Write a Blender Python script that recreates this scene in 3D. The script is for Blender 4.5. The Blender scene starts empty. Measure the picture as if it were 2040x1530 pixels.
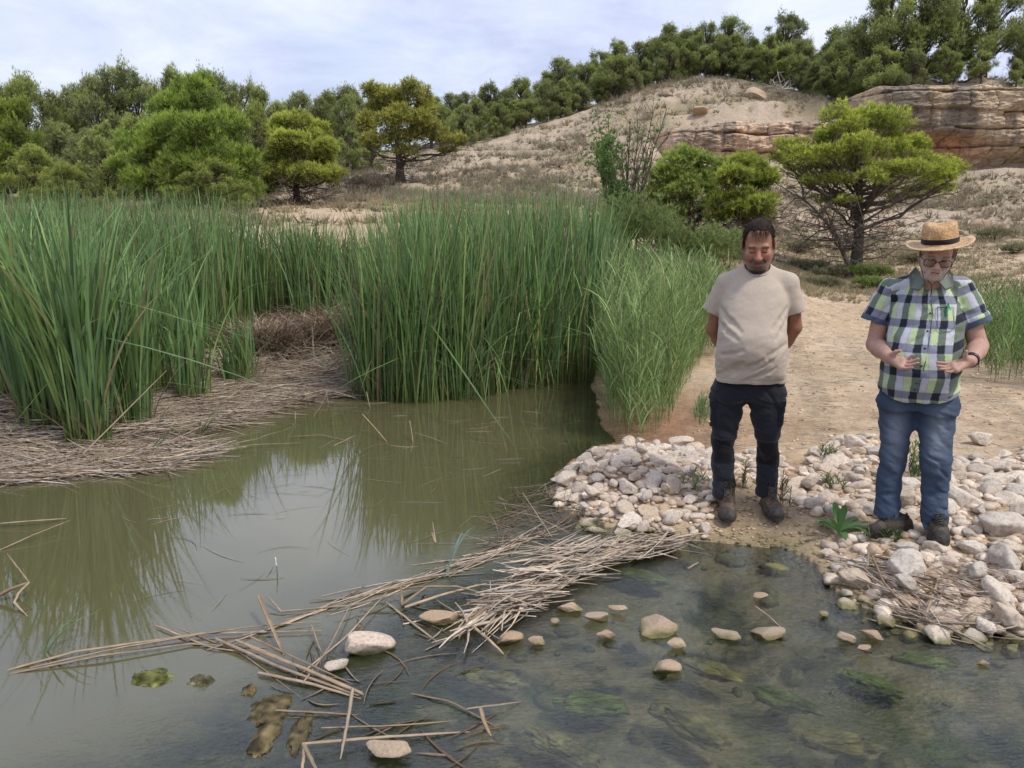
import bpy, math, random
import numpy as np
from mathutils import Vector, Matrix, Euler

PI = math.pi
R = math.radians
scene = bpy.context.scene
COL = scene.collection

# ------------------------------------------------------------------ camera
CAMH = 1.62
PITCH = R(10.2)
cam_d = bpy.data.cameras.new('camera')
cam_d.lens = 27.0
cam_d.sensor_width = 36.0
cam_d.clip_end = 3000
cam = bpy.data.objects.new('camera', cam_d)
cam.location = (0, 0, CAMH)
cam.rotation_euler = (PI / 2 - PITCH, 0, 0)
COL.objects.link(cam)
scene.camera = cam
scene.render.resolution_x, scene.render.resolution_y = 1024, 768
scene.view_settings.view_transform = 'Standard'
scene.view_settings.look = 'None'
scene.view_settings.exposure = 0.80
scene.view_settings.gamma = 1.0
scene.cycles.max_bounces = 6
scene.cycles.sample_clamp_direct = 6
scene.cycles.sample_clamp_indirect = 4
scene.cycles.transparent_max_bounces = 8
scene.cycles.caustics_reflective = False
scene.cycles.caustics_refractive = False

# ------------------------------------------------------------------ node helpers
def node(nt, typ, ins=None, **props):
    n = nt.nodes.new(typ)
    for k, v in props.items():
        setattr(n, k, v)
    for k, v in (ins or {}).items():
        if isinstance(v, bpy.types.NodeSocket):
            nt.links.new(v, n.inputs[k])
        else:
            n.inputs[k].default_value = v
    return n

def mth(nt, op, a, b=0.0, clamp=False):
    return node(nt, 'ShaderNodeMath', {0: a, 1: b}, operation=op, use_clamp=clamp).outputs[0]

def mixc(nt, fac, a, b, mode='MIX'):
    n = node(nt, 'ShaderNodeMix', data_type='RGBA', blend_type=mode)
    for i, v in ((0, fac), (6, a), (7, b)):
        if isinstance(v, bpy.types.NodeSocket):
            nt.links.new(v, n.inputs[i])
        else:
            n.inputs[i].default_value = v if i == 0 else (*v[:3], 1)
    return n.outputs[2]

def noise(nt, vec, scale, detail=4, rough=0.55, dist=0.0):
    return node(nt, 'ShaderNodeTexNoise', {'Vector': vec, 'Scale': scale, 'Detail': detail, 'Roughness': rough, 'Distortion': dist}).outputs['Fac']

def mrange(nt, v, a, b, c=0.0, d=1.0, smooth=True):
    return node(nt, 'ShaderNodeMapRange', {'Value': v, 'From Min': a, 'From Max': b, 'To Min': c, 'To Max': d},
                interpolation_type='SMOOTHSTEP' if smooth else 'LINEAR').outputs[0]

def ramp(nt, fac, stops):
    n = node(nt, 'ShaderNodeValToRGB', {'Fac': fac})
    e = n.color_ramp.elements
    while len(e) < len(stops):
        e.new(0.5)
    for s, (p, c) in zip(e, stops):
        s.position = p
        s.color = (*c, 1)
    return n.outputs[0]

def new_mat(name):
    m = bpy.data.materials.new(name)
    m.use_nodes = True
    nt = m.node_tree
    nt.nodes.clear()
    out = node(nt, 'ShaderNodeOutputMaterial')
    return m, nt, out

def mat_vcol(name, rough=0.8, nscale=30, namt=0.25, bscale=60, bstr=0.2, bdist=0.01, trans=0.0, randamt=0.0, spec=0.25, sheen=0.0, sss=0.0):
    """base colour from the mesh's own colour attribute, broken up with object-space noise"""
    m, nt, out = new_mat(name)
    at = node(nt, 'ShaderNodeAttribute', attribute_name='Col').outputs['Color']
    co = node(nt, 'ShaderNodeTexCoord').outputs['Object']
    nz = noise(nt, co, nscale, 5, 0.6)
    f = mrange(nt, nz, 0.25, 0.75, 1 - namt, 1 + namt, False)
    if randamt:
        rnd = node(nt, 'ShaderNodeObjectInfo').outputs['Random']
        f = mth(nt, 'MULTIPLY', f, mrange(nt, rnd, 0, 1, 1 - randamt, 1 + randamt, False))
    c = node(nt, 'ShaderNodeVectorMath', {0: at}, operation='SCALE')
    nt.links.new(f, c.inputs['Scale'])
    col = c.outputs[0]
    p = node(nt, 'ShaderNodeBsdfPrincipled', {'Base Color': col, 'Roughness': rough, 'Specular IOR Level': spec, 'Sheen Weight': sheen})
    if sss:
        p.inputs['Subsurface Weight'].default_value = sss
        p.inputs['Subsurface Scale'].default_value = 0.02
        p.inputs['Subsurface Radius'].default_value = (1, 0.35, 0.2)
    if bstr:
        b = node(nt, 'ShaderNodeBump', {'Height': noise(nt, co, bscale, 4, 0.6), 'Strength': bstr, 'Distance': bdist})
        nt.links.new(b.outputs[0], p.inputs['Normal'])
    sh = p.outputs[0]
    if trans:
        t = node(nt, 'ShaderNodeBsdfTranslucent', {'Color': col})
        sh = node(nt, 'ShaderNodeMixShader', {0: trans, 1: sh, 2: t.outputs[0]}).outputs[0]
    nt.links.new(sh, out.inputs['Surface'])
    return m

# ------------------------------------------------------------------ world and sun
SUN_EL, SUN_AZ = R(56), R(128)      # azimuth measured from +Y (away from the camera) towards +X
w = bpy.data.worlds.new('World')
scene.world = w
w.use_nodes = True
nt = w.node_tree
nt.nodes.clear()
sky = node(nt, 'ShaderNodeTexSky', sky_type='NISHITA', sun_disc=False, sun_elevation=SUN_EL, sun_rotation=SUN_AZ,
           air_density=1.2, dust_density=2.0, ozone_density=1.5).outputs[0]
dv = node(nt, 'ShaderNodeTexCoord').outputs['Generated']
sep = node(nt, 'ShaderNodeSeparateXYZ', {0: dv})
zz = mth(nt, 'ADD', mth(nt, 'MAXIMUM', sep.outputs[2], 0.0), 0.16)
cv = node(nt, 'ShaderNodeCombineXYZ', {0: mth(nt, 'DIVIDE', sep.outputs[0], zz), 1: mth(nt, 'DIVIDE', sep.outputs[1], zz), 2: 0.3}).outputs[0]
n1 = noise(nt, cv, 1.5, 9, 0.6, 0.35)
n2 = noise(nt, node(nt, 'ShaderNodeVectorMath', {0: cv, 1: (7.3, 1.1, 0)}, operation='ADD').outputs[0], 0.8, 6, 0.55, 0.3)
cloud = ramp(nt, n1, [(0.36, (3.5, 3.9, 5.3)), (0.46, (4.1, 4.5, 5.9)), (0.53, (4.5, 4.9, 6.2)), (0.60, (5.0, 5.35, 6.4)), (0.70, (5.7, 5.9, 6.6))])
cover = mrange(nt, n2, 0.36, 0.52, 0.80, 0.97)
mixd = mixc(nt, cover, sky, cloud)
bg = node(nt, 'ShaderNodeBackground', {'Color': mixd, 'Strength': 0.1})
wo = node(nt, 'ShaderNodeOutputWorld')
nt.links.new(bg.outputs[0], wo.inputs['Surface'])

sd = bpy.data.lights.new('sun', 'SUN')
sd.energy = 1.7
sd.angle = R(10)
sd.color = (1.0, 0.95, 0.86)
so = bpy.data.objects.new('sun', sd)
sv = Vector((math.sin(SUN_AZ) * math.cos(SUN_EL), math.cos(SUN_AZ) * math.cos(SUN_EL), math.sin(SUN_EL)))
so.rotation_euler = sv.to_track_quat('Z', 'Y').to_euler()
so.location = sv * 60
COL.objects.link(so)

# ------------------------------------------------------------------ geometry helpers
def tag(o, label=None, cat=None, group=None, kind=None):
    if label: o['label'] = label
    if cat: o['category'] = cat
    if group: o['group'] = group
    if kind: o['kind'] = kind
    return o

def mk(name, V, F, mat, parent=None, col=None, smooth=True, attrs=None, link=True):
    V = np.ascontiguousarray(V, dtype=np.float32)
    F = np.ascontiguousarray(F, dtype=np.int32)
    me = bpy.data.meshes.new(name)
    k = F.shape[1]
    me.vertices.add(len(V)); me.vertices.foreach_set('co', V.ravel())
    me.loops.add(F.size); me.loops.foreach_set('vertex_index', F.ravel())
    me.polygons.add(len(F)); me.polygons.foreach_set('loop_start', np.arange(0, F.size, k, dtype=np.int32))
    me.update(calc_edges=True)
    if smooth:
        me.polygons.foreach_set('use_smooth', np.ones(len(F), dtype=bool))
    if col is not None:
        c = np.ones((len(V), 4), dtype=np.float32)
        c[:, :3] = np.broadcast_to(np.asarray(col, dtype=np.float32), (len(V), 3))
        a = me.attributes.new('Col', 'FLOAT_COLOR', 'POINT')
        a.data.foreach_set('color', c.ravel())
    for an, av in (attrs or {}).items():
        a = me.attributes.new(an, 'FLOAT', 'POINT')
        a.data.foreach_set('value', np.ascontiguousarray(av, dtype=np.float32))
    me.materials.append(mat)
    o = bpy.data.objects.new(name, me)
    if link: COL.objects.link(o)
    if parent is not None: o.parent = parent
    return o

def empty(name, loc=(0, 0, 0), rz=0.0):
    o = bpy.data.objects.new(name, None)
    o.empty_display_size = 0.1
    o.location = loc
    o.rotation_euler = (0, 0, rz)
    COL.objects.link(o)
    return o

def copy_tree(o, parent=None):
    c = o.copy(); COL.objects.link(c)
    if parent is not None: c.parent = parent
    for ch in list(o.children): copy_tree(ch, c)
    return c

class Acc:
    """collects triangles / quads with colours into one mesh"""
    def __init__(s): s.v = []; s.f = []; s.c = []; s.n = 0
    def add(s, V, F, C):
        V = np.asarray(V, dtype=np.float32)
        s.v.append(V); s.f.append(np.asarray(F) + s.n)
        s.c.append(np.broadcast_to(np.asarray(C, dtype=np.float32), (len(V), 3)))
        s.n += len(V)
    def build(s, name, mat, parent=None, smooth=True):
        return mk(name, np.concatenate(s.v), np.concatenate(s.f), mat, parent, np.concatenate(s.c), smooth)

# value noise --------------------------------------------------------------
def _h3(i, j, k, seed):
    n = (i.astype(np.int64) * 374761393 + j.astype(np.int64) * 668265263 + k.astype(np.int64) * 1274126177 + seed * 97531) & 0xffffffff
    n = ((n ^ (n >> 13)) * 1103515245) & 0xffffffff
    n = ((n ^ (n >> 16)) * 2246822519) & 0xffffffff
    return ((n ^ (n >> 15)) & 0xffffff) / float(0xffffff)

def vn(x, y, z=None, seed=0):
    x = np.asarray(x, dtype=np.float64); y = np.asarray(y, dtype=np.float64)
    if z is None: z = np.zeros_like(x)
    i, j, k = np.floor(x), np.floor(y), np.floor(z)
    fx, fy, fz = x - i, y - j, z - k
    fx, fy, fz = [t * t * (3 - 2 * t) for t in (fx, fy, fz)]
    i, j, k = i.astype(np.int64), j.astype(np.int64), k.astype(np.int64)
    def L(a, b, t): return a + (b - a) * t
    return L(L(L(_h3(i, j, k, seed), _h3(i+1, j, k, seed), fx), L(_h3(i, j+1, k, seed), _h3(i+1, j+1, k, seed), fx), fy),
             L(L(_h3(i, j, k+1, seed), _h3(i+1, j, k+1, seed), fx), L(_h3(i, j+1, k+1, seed), _h3(i+1, j+1, k+1, seed), fx), fy), fz)

def fbm(x, y, z=None, octs=4, seed=0, gain=0.5):
    s = 0; a = 1; t = 0
    for o in range(octs):
        f = 2.03 ** o
        s = s + a * (vn(x * f + 17.3 * o, y * f - 9.1 * o, None if z is None else z * f, seed + o) - 0.5) * 2
        t += a; a *= gain
    return s / t

def sstep(a, b, x):
    t = np.clip((x - a) / (b - a), 0, 1)
    return t * t * (3 - 2 * t)

# picture position -> world (used only to survey where real things stand)
CT, ST = math.cos(PITCH), math.sin(PITCH)
def ray(px, py):
    u = (px - 1020) / 1530.0; v = (765 - py) / 1530.0
    return u, CT + v * ST, -ST + v * CT
def at_z(px, py, z=0.0):
    dx, dy, dz = ray(px, py); t = (z - CAMH) / dz
    return dx * t, dy * t
def at_y(px, py, Y):
    dx, dy, dz = ray(px, py); t = Y / dy
    return dx * t, Y, CAMH + dz * t

# ------------------------------------------------------------------ terrain height
LAND = [(1188, 700), (1180, 770), (1200, 850), (1222, 880), (1180, 893), (1112, 945), (1098, 985), (1125, 1015), (1160, 1040),
        (1230, 1055), (1330, 1066), (1410, 1083), (1560, 1088), (1620, 1125), (1648, 1165), (1700, 1205), (1765, 1240), (1900, 1258), (2040, 1275), (2300, 1300)]
_lp = [at_z(*p) for p in LAND]
LANDPOLY = np.array([(_lp[0][0], 13.0)] + _lp + [(12, 2.4), (30, 2.4), (30, 13)])
LEFT = [(-500, 985), (0, 965), (200, 955), (330, 940), (380, 905), (330, 870), (420, 835), (560, 812), (640, 800), (700, 790), (690, 740), (700, 700)]
_ll = [at_z(*p) for p in LEFT]
LEFTPOLY = np.array(_ll + [(_ll[-1][0], 16.0), (-30, 16)])

def poly_sd(poly, x, y):
    """signed distance, positive inside"""
    x = np.asarray(x, float); y = np.asarray(y, float)
    d = np.full(x.shape, 1e9); ins = np.zeros(x.shape, bool)
    n = len(poly)
    for i in range(n):
        ax, ay = poly[i]; bx, by = poly[(i + 1) % n]
        ex, ey = bx - ax, by - ay
        t = np.clip(((x - ax) * ex + (y - ay) * ey) / (ex * ex + ey * ey + 1e-12), 0, 1)
        d = np.minimum(d, (x - ax - t * ex) ** 2 + (y - ay - t * ey) ** 2)
        c = ((ay > y) != (by > y)) & (x < (bx - ax) * (y - ay) / (by - ay + 1e-12) + ax)
        ins ^= c
    d = np.sqrt(d)
    return np.where(ins, d, -d)

# hill survey: picture x, picture y, distance
HILL = [(-300, 470, 16), (0, 470, 16), (400, 462, 16), (800, 455, 16), (1150, 460, 16), (1400, 540, 14), (1640, 577, 19), (1900, 560, 18), (2040, 545, 18), (2400, 540, 18),
        (1720, 552, 22), (1500, 500, 24), (1600, 520, 25), (1850, 500, 25), (2040, 480, 25), (2400, 470, 25),
        (1500, 440, 31), (1650, 440, 32), (1850, 440, 32), (2040, 425, 33), (2400, 420, 33),
        (1300, 450, 22), (1000, 435, 22), (700, 420, 22), (350, 425, 22), (0, 430, 22), (-400, 430, 22),
        (1200, 400, 30), (1000, 388, 30), (870, 385, 32), (800, 374, 35), (700, 385, 32), (500, 405, 30), (200, 410, 32), (-200, 410, 32),
        (1100, 355, 36), (1300, 360, 37), (1440, 330, 39.3), (1340, 318, 39.3), (1560, 330, 39.3), (1680, 380, 39),
        (1340, 255, 42.3), (1440, 247, 42.3), (1560, 245, 42.3),
        (1770, 385, 39.2), (1900, 350, 39.3), (2040, 338, 38.6), (2300, 330, 37.6), (1770, 410, 36), (1900, 412, 35), (2040, 405, 34.5), (2300, 405, 34),
        (1720, 195, 44.2), (1790, 172, 43.2), (1900, 168, 42.0), (2040, 178, 41.4), (2300, 170, 41), (2600, 170, 41),
        (1430, 150, 59), (1340, 163, 59), (1250, 190, 58), (1170, 218, 57), (1100, 243, 56), (1000, 272, 54), (940, 290, 52), (870, 302, 50), (760, 322, 47),
        (1530, 172, 57), (1600, 188, 55), (1680, 200, 50),
        (1430, 200, 50), (1250, 250, 48), (1100, 295, 46), (950, 325, 42), (650, 350, 42), (500, 370, 42), (200, 385, 45), (-300, 385, 45),
        (1430, 160, 75), (1100, 250, 75), (1700, 215, 70), (1830, 215, 55), (2040, 215, 55), (2400, 215, 55), (2040, 230, 70), (2400, 230, 70), (800, 300, 75), (400, 340, 75), (0, 350, 75), (-400, 350, 75),
        (1430, 200, 120), (1100, 270, 120), (2040, 290, 120), (400, 340, 120), (0, 350, 120), (-600, 350, 120)]
_hp = []
for px, py, Y in HILL:
    x, y, z = at_y(px, py, Y); _hp.append((x / y * 34, math.log(y) * 22, z))
for a in (-1.4, -0.9, -0.45, 0, 0.45, 0.9, 1.4):
    for Y, z in ((9, 0.12), (12, 0.2)):
        _hp.append((a * 34, math.log(Y) * 22, z))
for a in (-1.6, 1.6):
    for Y, z in ((30, 3 if a < 0 else 6), (60, 5 if a < 0 else 9), (120, 5)):
        _hp.append((a * 34, math.log(Y) * 22, z))
_hp = np.array(_hp)
_A = np.linalg.norm(_hp[:, None, :2] - _hp[None, :, :2], axis=2)
_W = np.linalg.solve(np.block([[_A, np.ones((len(_hp), 1))], [np.ones((1, len(_hp))), np.zeros((1, 1))]]), np.append(_hp[:, 2], 0))
def hill_h(x, y):
    yy = np.maximum(y, 5.0)
    u = np.clip(x / yy, -2, 2) * 34; v = np.log(np.clip(yy, 5, 150)) * 22
    s = np.full(u.shape, _W[-1])
    for (a, b, _), wt in zip(_hp, _W[:-1]):
        s += wt * np.sqrt((u - a) ** 2 + (v - b) ** 2)
    return s

HEAPS = [(at_z(1250, 955, .06), (0.38, 0.42), 0.09), (at_z(1390, 960, .06), (0.4, 0.4), 0.05), (at_z(1700, 930, .06), (0.35, 0.5), 0.05), (at_z(1980, 1040, .06), (0.5, 0.8), 0.07)]
def _cl(rows):
    return np.array([(px, Yf, at_y(px, py, Yf)[2], k, at_y(px, pt, Yf)[2]) for px, Yf, py, k, pt in rows])
CLIFFS = [_cl([(1640, 46, 290, 0, 206), (1690, 44.4, 350, 1, 197), (1770, 42, 372, 1, 172), (1900, 40.4, 348, 1, 170), (2040, 39.6, 338, 1, 177), (2700, 37, 335, 1, 176)]),
          _cl([(1290, 42.4, 320, 0, 266), (1330, 41.2, 322, 1, 257), (1440, 40.6, 326, 1, 245), (1600, 40.9, 322, 1, 241), (1700, 41.4, 330, 1, 237), (1760, 41.6, 340, 0, 237)])]

def height(x, y, fine=True):
    x = np.asarray(x, float); y = np.asarray(y, float)
    sdr = poly_sd(LANDPOLY, x, y) + 0.05 * fbm(x * 3, y * 3, octs=3, seed=5)
    sdl = poly_sd(LEFTPOLY, x, y)
    # behind the photographer the bank comes up again
    back = sstep(0.9, 0.0, y) * 0.25
    pond = -0.45 * sstep(0.0, 1.6, -sdr) - 0.02
    # shallow riffle in the foreground, right of a line
    rx = x * 0.80 + (3.75 - y) * 0.62
    riff = sstep(-0.9, 0.2, rx)
    pond = pond * (1 - riff) + riff * (-0.03 - 0.13 * sstep(0, 0.8, -sdr) + 0.035 * fbm(x * 2.2, y * 2.2, octs=4, seed=9))
    bank = 0.01 + 0.075 * sstep(0, 0.45, sdr) + 0.03 * sstep(0.5, 3, sdr)
    near = np.where(sdr > 0, bank, pond)
    for (cx, cy), (sx, sy), hh in HEAPS:
        near = near + hh * np.exp(-((x - cx) / sx) ** 2 - ((y - cy) / sy) ** 2) * sstep(-0.05, 0.25, sdr)
    near = np.maximum(near, np.where(sdl > -0.4, -0.25 + 0.24 * sstep(-0.4, 0.8, sdl) + 0.05 * sstep(1, 4, sdl), -9))
    near = near + back * 1.2
    # muddy toe between the men
    far = hill_h(x, y)
    t = sstep(8.5, 14.5, y)
    z = near * (1 - t) + far * t
    hm = sstep(17, 32, y) * sstep(130, 80, y)
    slope = sstep(26, 38, y)
    g = 1 - np.abs(fbm(x * 0.28 + 3, y * 0.16, octs=4, seed=21)) * 2
    z = z + hm * (0.20 * fbm(x * 0.35, y * 0.35, octs=5, seed=3) + 0.12 * fbm(x * 1.7, y * 1.7, octs=3, seed=8))
    z = z + slope * hm * 0.38 * (g - 0.75) * sstep(60, 48, y)
    z = z + slope * hm * (0.10 * fbm(x * 1.1 + 5, y * 0.9, octs=5, seed=23, gain=0.65))
    # ledges of harder rock
    st = z / 0.9 + 0.5 * fbm(x * 0.1, y * 0.1, octs=2, seed=31)
    led = (st - np.floor(st))
    z = z + slope * sstep(62, 50, y) * 0.30 * (sstep(0.35, 0.6, led) - led) * sstep(-0.1, 0.5, fbm(x * 0.13, y * 0.13, octs=3, seed=33) + 0.25)
    # the rock faces: ground stays low up to each face, then comes back on top
    pxa = 1020 + 1530 * (x / np.maximum(y, 1)) * 1.045
    for P in CLIFFS:
        Yf = np.interp(pxa, P[:, 0], P[:, 1]); bz = np.interp(pxa, P[:, 0], P[:, 2])
        k = np.interp(pxa, P[:, 0], P[:, 3]) * sstep(Yf + 2.4, Yf + 1.0, y) * sstep(Yf - 6, Yf - 2, y)
        z = np.where(k > 0, z + (np.minimum(z, bz) - z) * k, z)
        tz = np.interp(pxa, P[:, 0], P[:, 4])
        k2 = np.interp(pxa, P[:, 0], P[:, 3]) * sstep(Yf + 0.8, Yf + 1.6, y) * sstep(Yf + 5.5, Yf + 3.0, y)
        z = np.where(k2 > 0, z + (np.minimum(z, tz - 0.25) - z) * k2, z)
    if fine:
        land = (sdr > 0) | (y > 12)
        z = z + np.where(land, 0.012 * fbm(x * 5, y * 5, octs=4, seed=12) + 0.02 * fbm(x * 1.1, y * 1.1, octs=2, seed=14) * sstep(0.2, 1.5, sdr), 0.0)
    return z

def gz(x, y):
    return float(height(np.array([float(x)]), np.array([float(y)]))[0])
# ------------------------------------------------------------------ ground sheet
def build_ground():
    rr = np.concatenate([np.linspace(0.05, 1.3, 8), np.exp(np.linspace(math.log(1.5), math.log(75), 430)), np.exp(np.linspace(math.log(80), math.log(1500), 24))])
    aa = np.concatenate([np.linspace(-180, -45, 30)[:-1], np.linspace(-45, 45, 640), np.linspace(45, 180, 30)[1:-1]])
    ar = np.radians(aa)
    X = rr[:, None] * np.sin(ar)[None]; Yy = rr[:, None] * np.cos(ar)[None]
    Z = height(X, Yy)
    Z = np.where(Yy < 0, 0.25 + 0 * Z, Z)
    nr, na = X.shape
    V = np.stack([X, Yy, Z], -1).reshape(-1, 3)
    i = np.arange(nr - 1)[:, None] * na; j = np.arange(na)[None]; j2 = (j + 1) % na
    F = np.stack([i + j, i + j2, i + na + j2, i + na + j], -1).reshape(-1, 4)[:, ::-1]
    x, y, z = V.T
    sdr = poly_sd(LANDPOLY, x, y)
    sdl = poly_sd(LEFTPOLY, x, y)
    n = lambda s, sd, o=4: fbm(x * s, y * s, octs=o, seed=sd)
    sand = np.array([0.50, 0.37, 0.24]); sand2 = np.array([0.36, 0.245, 0.15]); pale = np.array([0.58, 0.46, 0.33])
    C = sand + (pale - sand) * sstep(-0.3, 0.6, n(0.8, 1))[:, None] * 0.7
    # darker, redder damp earth near the reeds and by the stones
    damp = sstep(1.9, 0.3, sdr + 0.5 * n(1.2, 2)) * sstep(9, 6.5, y) * sstep(4.4, 5.2, y)
    C = C + (np.array([0.33, 0.19, 0.11]) - C) * np.clip(damp * 1.2, 0, 1)[:, None]
    C = C + (sand2 - C) * (sstep(0.1, 0.5, n(2.5, 7)) * 0.55 * sstep(14, 8, y))[:, None]
    # muddy toe between the men
    toe = np.exp(-((x - 1.42) / 0.33) ** 2 - ((y - 4.05) / 0.42) ** 2)
    C = C + (np.array([0.36, 0.27, 0.16]) - C) * np.clip(toe * 1.2, 0, 1)[:, None]
    # hill colours
    hm = sstep(20, 30, y)[:, None]
    pink = np.array([0.45, 0.355, 0.26]); greyb = np.array([0.35, 0.29, 0.21]); cream = np.array([0.52, 0.42, 0.31])
    band = fbm(z * 1.5 + 0.3 * n(0.2, 41), 0 * z, octs=3, seed=40)
    H = pink + (greyb - pink) * sstep(-0.15, 0.5, n(0.5, 42))[:, None] * 0.8
    H = H + (cream - H) * sstep(0.0, 0.5, band)[:, None] * 0.6
    H = H + (np.array([0.27, 0.225, 0.12]) - H) * (sstep(0.05, 0.4, n(0.16, 43)) * 0.6)[:, None]
    C = C + (H - C) * hm
    # forest floor
    fl = sstep(56, 62, y + 3 * n(0.2, 44)) + sstep(-6, -14, x) * sstep(24, 34, y) * sstep(44, 38, y + 0.0 * x) * 0.8 + sstep(44.5, 47.5, y + n(0.3, 45)) * sstep(13, 20, x)
    C = C + (np.array([0.075, 0.062, 0.04]) - C) * np.clip(fl, 0, 1)[:, None]
    # wet margin and bed
    alg = np.array([0.016, 0.034, 0.014]); olive = np.array([0.10, 0.135, 0.03]); tan = np.array([0.48, 0.37, 0.21])
    B = alg + (olive - alg) * sstep(-0.12, 0.22, n(3.0, 50) + .4 * n(9, 56))[:, None]
    B = B + (tan - B) * np.clip(sstep(0.02, 0.26, n(1.9, 51) + .35 * n(8, 57)) * 0.75 + 0.6 * sstep(0.16, 0.34, n(6, 52)), 0, 1)[:, None]
    B = B + (tan * 1.1 - B) * (np.exp(-((x - 0.25) / 0.7) ** 2 - ((y - 2.15) / 0.35) ** 2) * .8 + np.exp(-((x - 1.1) / 0.35) ** 2 - ((y - 2.75) / 0.3) ** 2) * .5)[:, None]
    shallow = sstep(-0.5, 0.02, sdr)[:, None]
    B = B + (np.array([0.20, 0.155, 0.08]) - B) * shallow * 0.8
    lft = sstep(-0.3, 0.2, sdl)[:, None]
    B = B + (np.array([0.16, 0.115, 0.075]) - B) * lft
    under = (sstep(0.03, -0.01, z) * (y < 13))[:, None]
    C = C + (B - C) * np.clip(under, 0, 1)
    lm = (sdl > 0) & (y < 13)
    C[lm] = np.array([0.15, 0.11, 0.075]) + (np.array([0.22, 0.17, 0.12]) - np.array([0.15, 0.11, 0.075])) * (0.5 + 0.5 * n(3, 55)[lm])[:, None]
    m, nt, out = new_mat('earth')
    at = node(nt, 'ShaderNodeAttribute', attribute_name='Col').outputs['Color']
    pos = node(nt, 'ShaderNodeNewGeometry').outputs['Position']
    nf = noise(nt, pos, 45, 6, 0.7)
    nm = noise(nt, pos, 7, 5, 0.65)
    nl = noise(nt, pos, 1.3, 5, 0.6)
    f = mth(nt, 'MULTIPLY', mrange(nt, nf, 0.3, 0.7, 0.72, 1.22, False), mrange(nt, nm, 0.3, 0.7, 0.80, 1.16, False))
    f = mth(nt, 'MULTIPLY', f, mrange(nt, nl, 0.3, 0.7, 0.88, 1.1, False))
    # fallen straw and pebbles showing as thin pale / dark marks
    mp = node(nt, 'ShaderNodeMapping', {'Vector': pos, 'Scale': (1, 4.5, 1)}).outputs[0]
    cr = noise(nt, mp, 9, 4, 0.75, 1.5)
    f = mth(nt, 'MULTIPLY', f, mrange(nt, cr, 0.56, 0.66, 1.0, 0.72))
    c = node(nt, 'ShaderNodeVectorMath', {0: at}, operation='SCALE'); nt.links.new(f, c.inputs['Scale'])
    b1 = node(nt, 'ShaderNodeBump', {'Height': nf, 'Strength': 0.6, 'Distance': 0.012})
    b2 = node(nt, 'ShaderNodeBump', {'Height': cr, 'Strength': 0.5, 'Distance': 0.03, 'Normal': b1.outputs[0]})
    b3 = node(nt, 'ShaderNodeBump', {'Height': nl, 'Strength': 0.6, 'Distance': 0.25, 'Normal': b2.outputs[0]})
    px_ = node(nt, 'ShaderNodeSeparateXYZ', {0: pos})
    off = mth(nt, 'SUBTRACT', px_.outputs[0], mth(nt, 'ADD', mth(nt, 'MULTIPLY', px_.outputs[1], 0.30), 0.35))
    tw_ = mth(nt, 'MULTIPLY', mth(nt, 'SUBTRACT', mth(nt, 'PINGPONG', off, 0.9), 0.45), 1.0)
    trk = mth(nt, 'MULTIPLY', mrange(nt, mth(nt, 'ABSOLUTE', tw_), 0.17, 0.11, 0, 1), mrange(nt, px_.outputs[1], 4.9, 5.6, 0, 1))
    trk = mth(nt, 'MULTIPLY', trk, mrange(nt, px_.outputs[1], 14, 11, 0, 1))
    trk = mth(nt, 'MULTIPLY', trk, mrange(nt, nl, 0.35, 0.6, 0.15, 1))
    wvt = node(nt, 'ShaderNodeTexWave', {'Vector': pos, 'Scale': 5.2, 'Distortion': 2.5, 'Detail': 2.0}, bands_direction='Y').outputs['Fac']
    b3 = node(nt, 'ShaderNodeBump', {'Height': mth(nt, 'MULTIPLY', wvt, trk), 'Strength': 0.9, 'Distance': 0.024, 'Normal': b3.outputs[0]})
    wet = mrange(nt, node(nt, 'ShaderNodeSeparateXYZ', {0: pos}).outputs[2], 0.0, 0.045, 0.35, 0.92)
    p = node(nt, 'ShaderNodeBsdfPrincipled', {'Base Color': c.outputs[0], 'Roughness': wet, 'Specular IOR Level': 0.25, 'Normal': b3.outputs[0]})
    nt.links.new(p.outputs[0], out.inputs['Surface'])
    tag(mk('ground', V, F, m, col=C), kind='structure')

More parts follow.
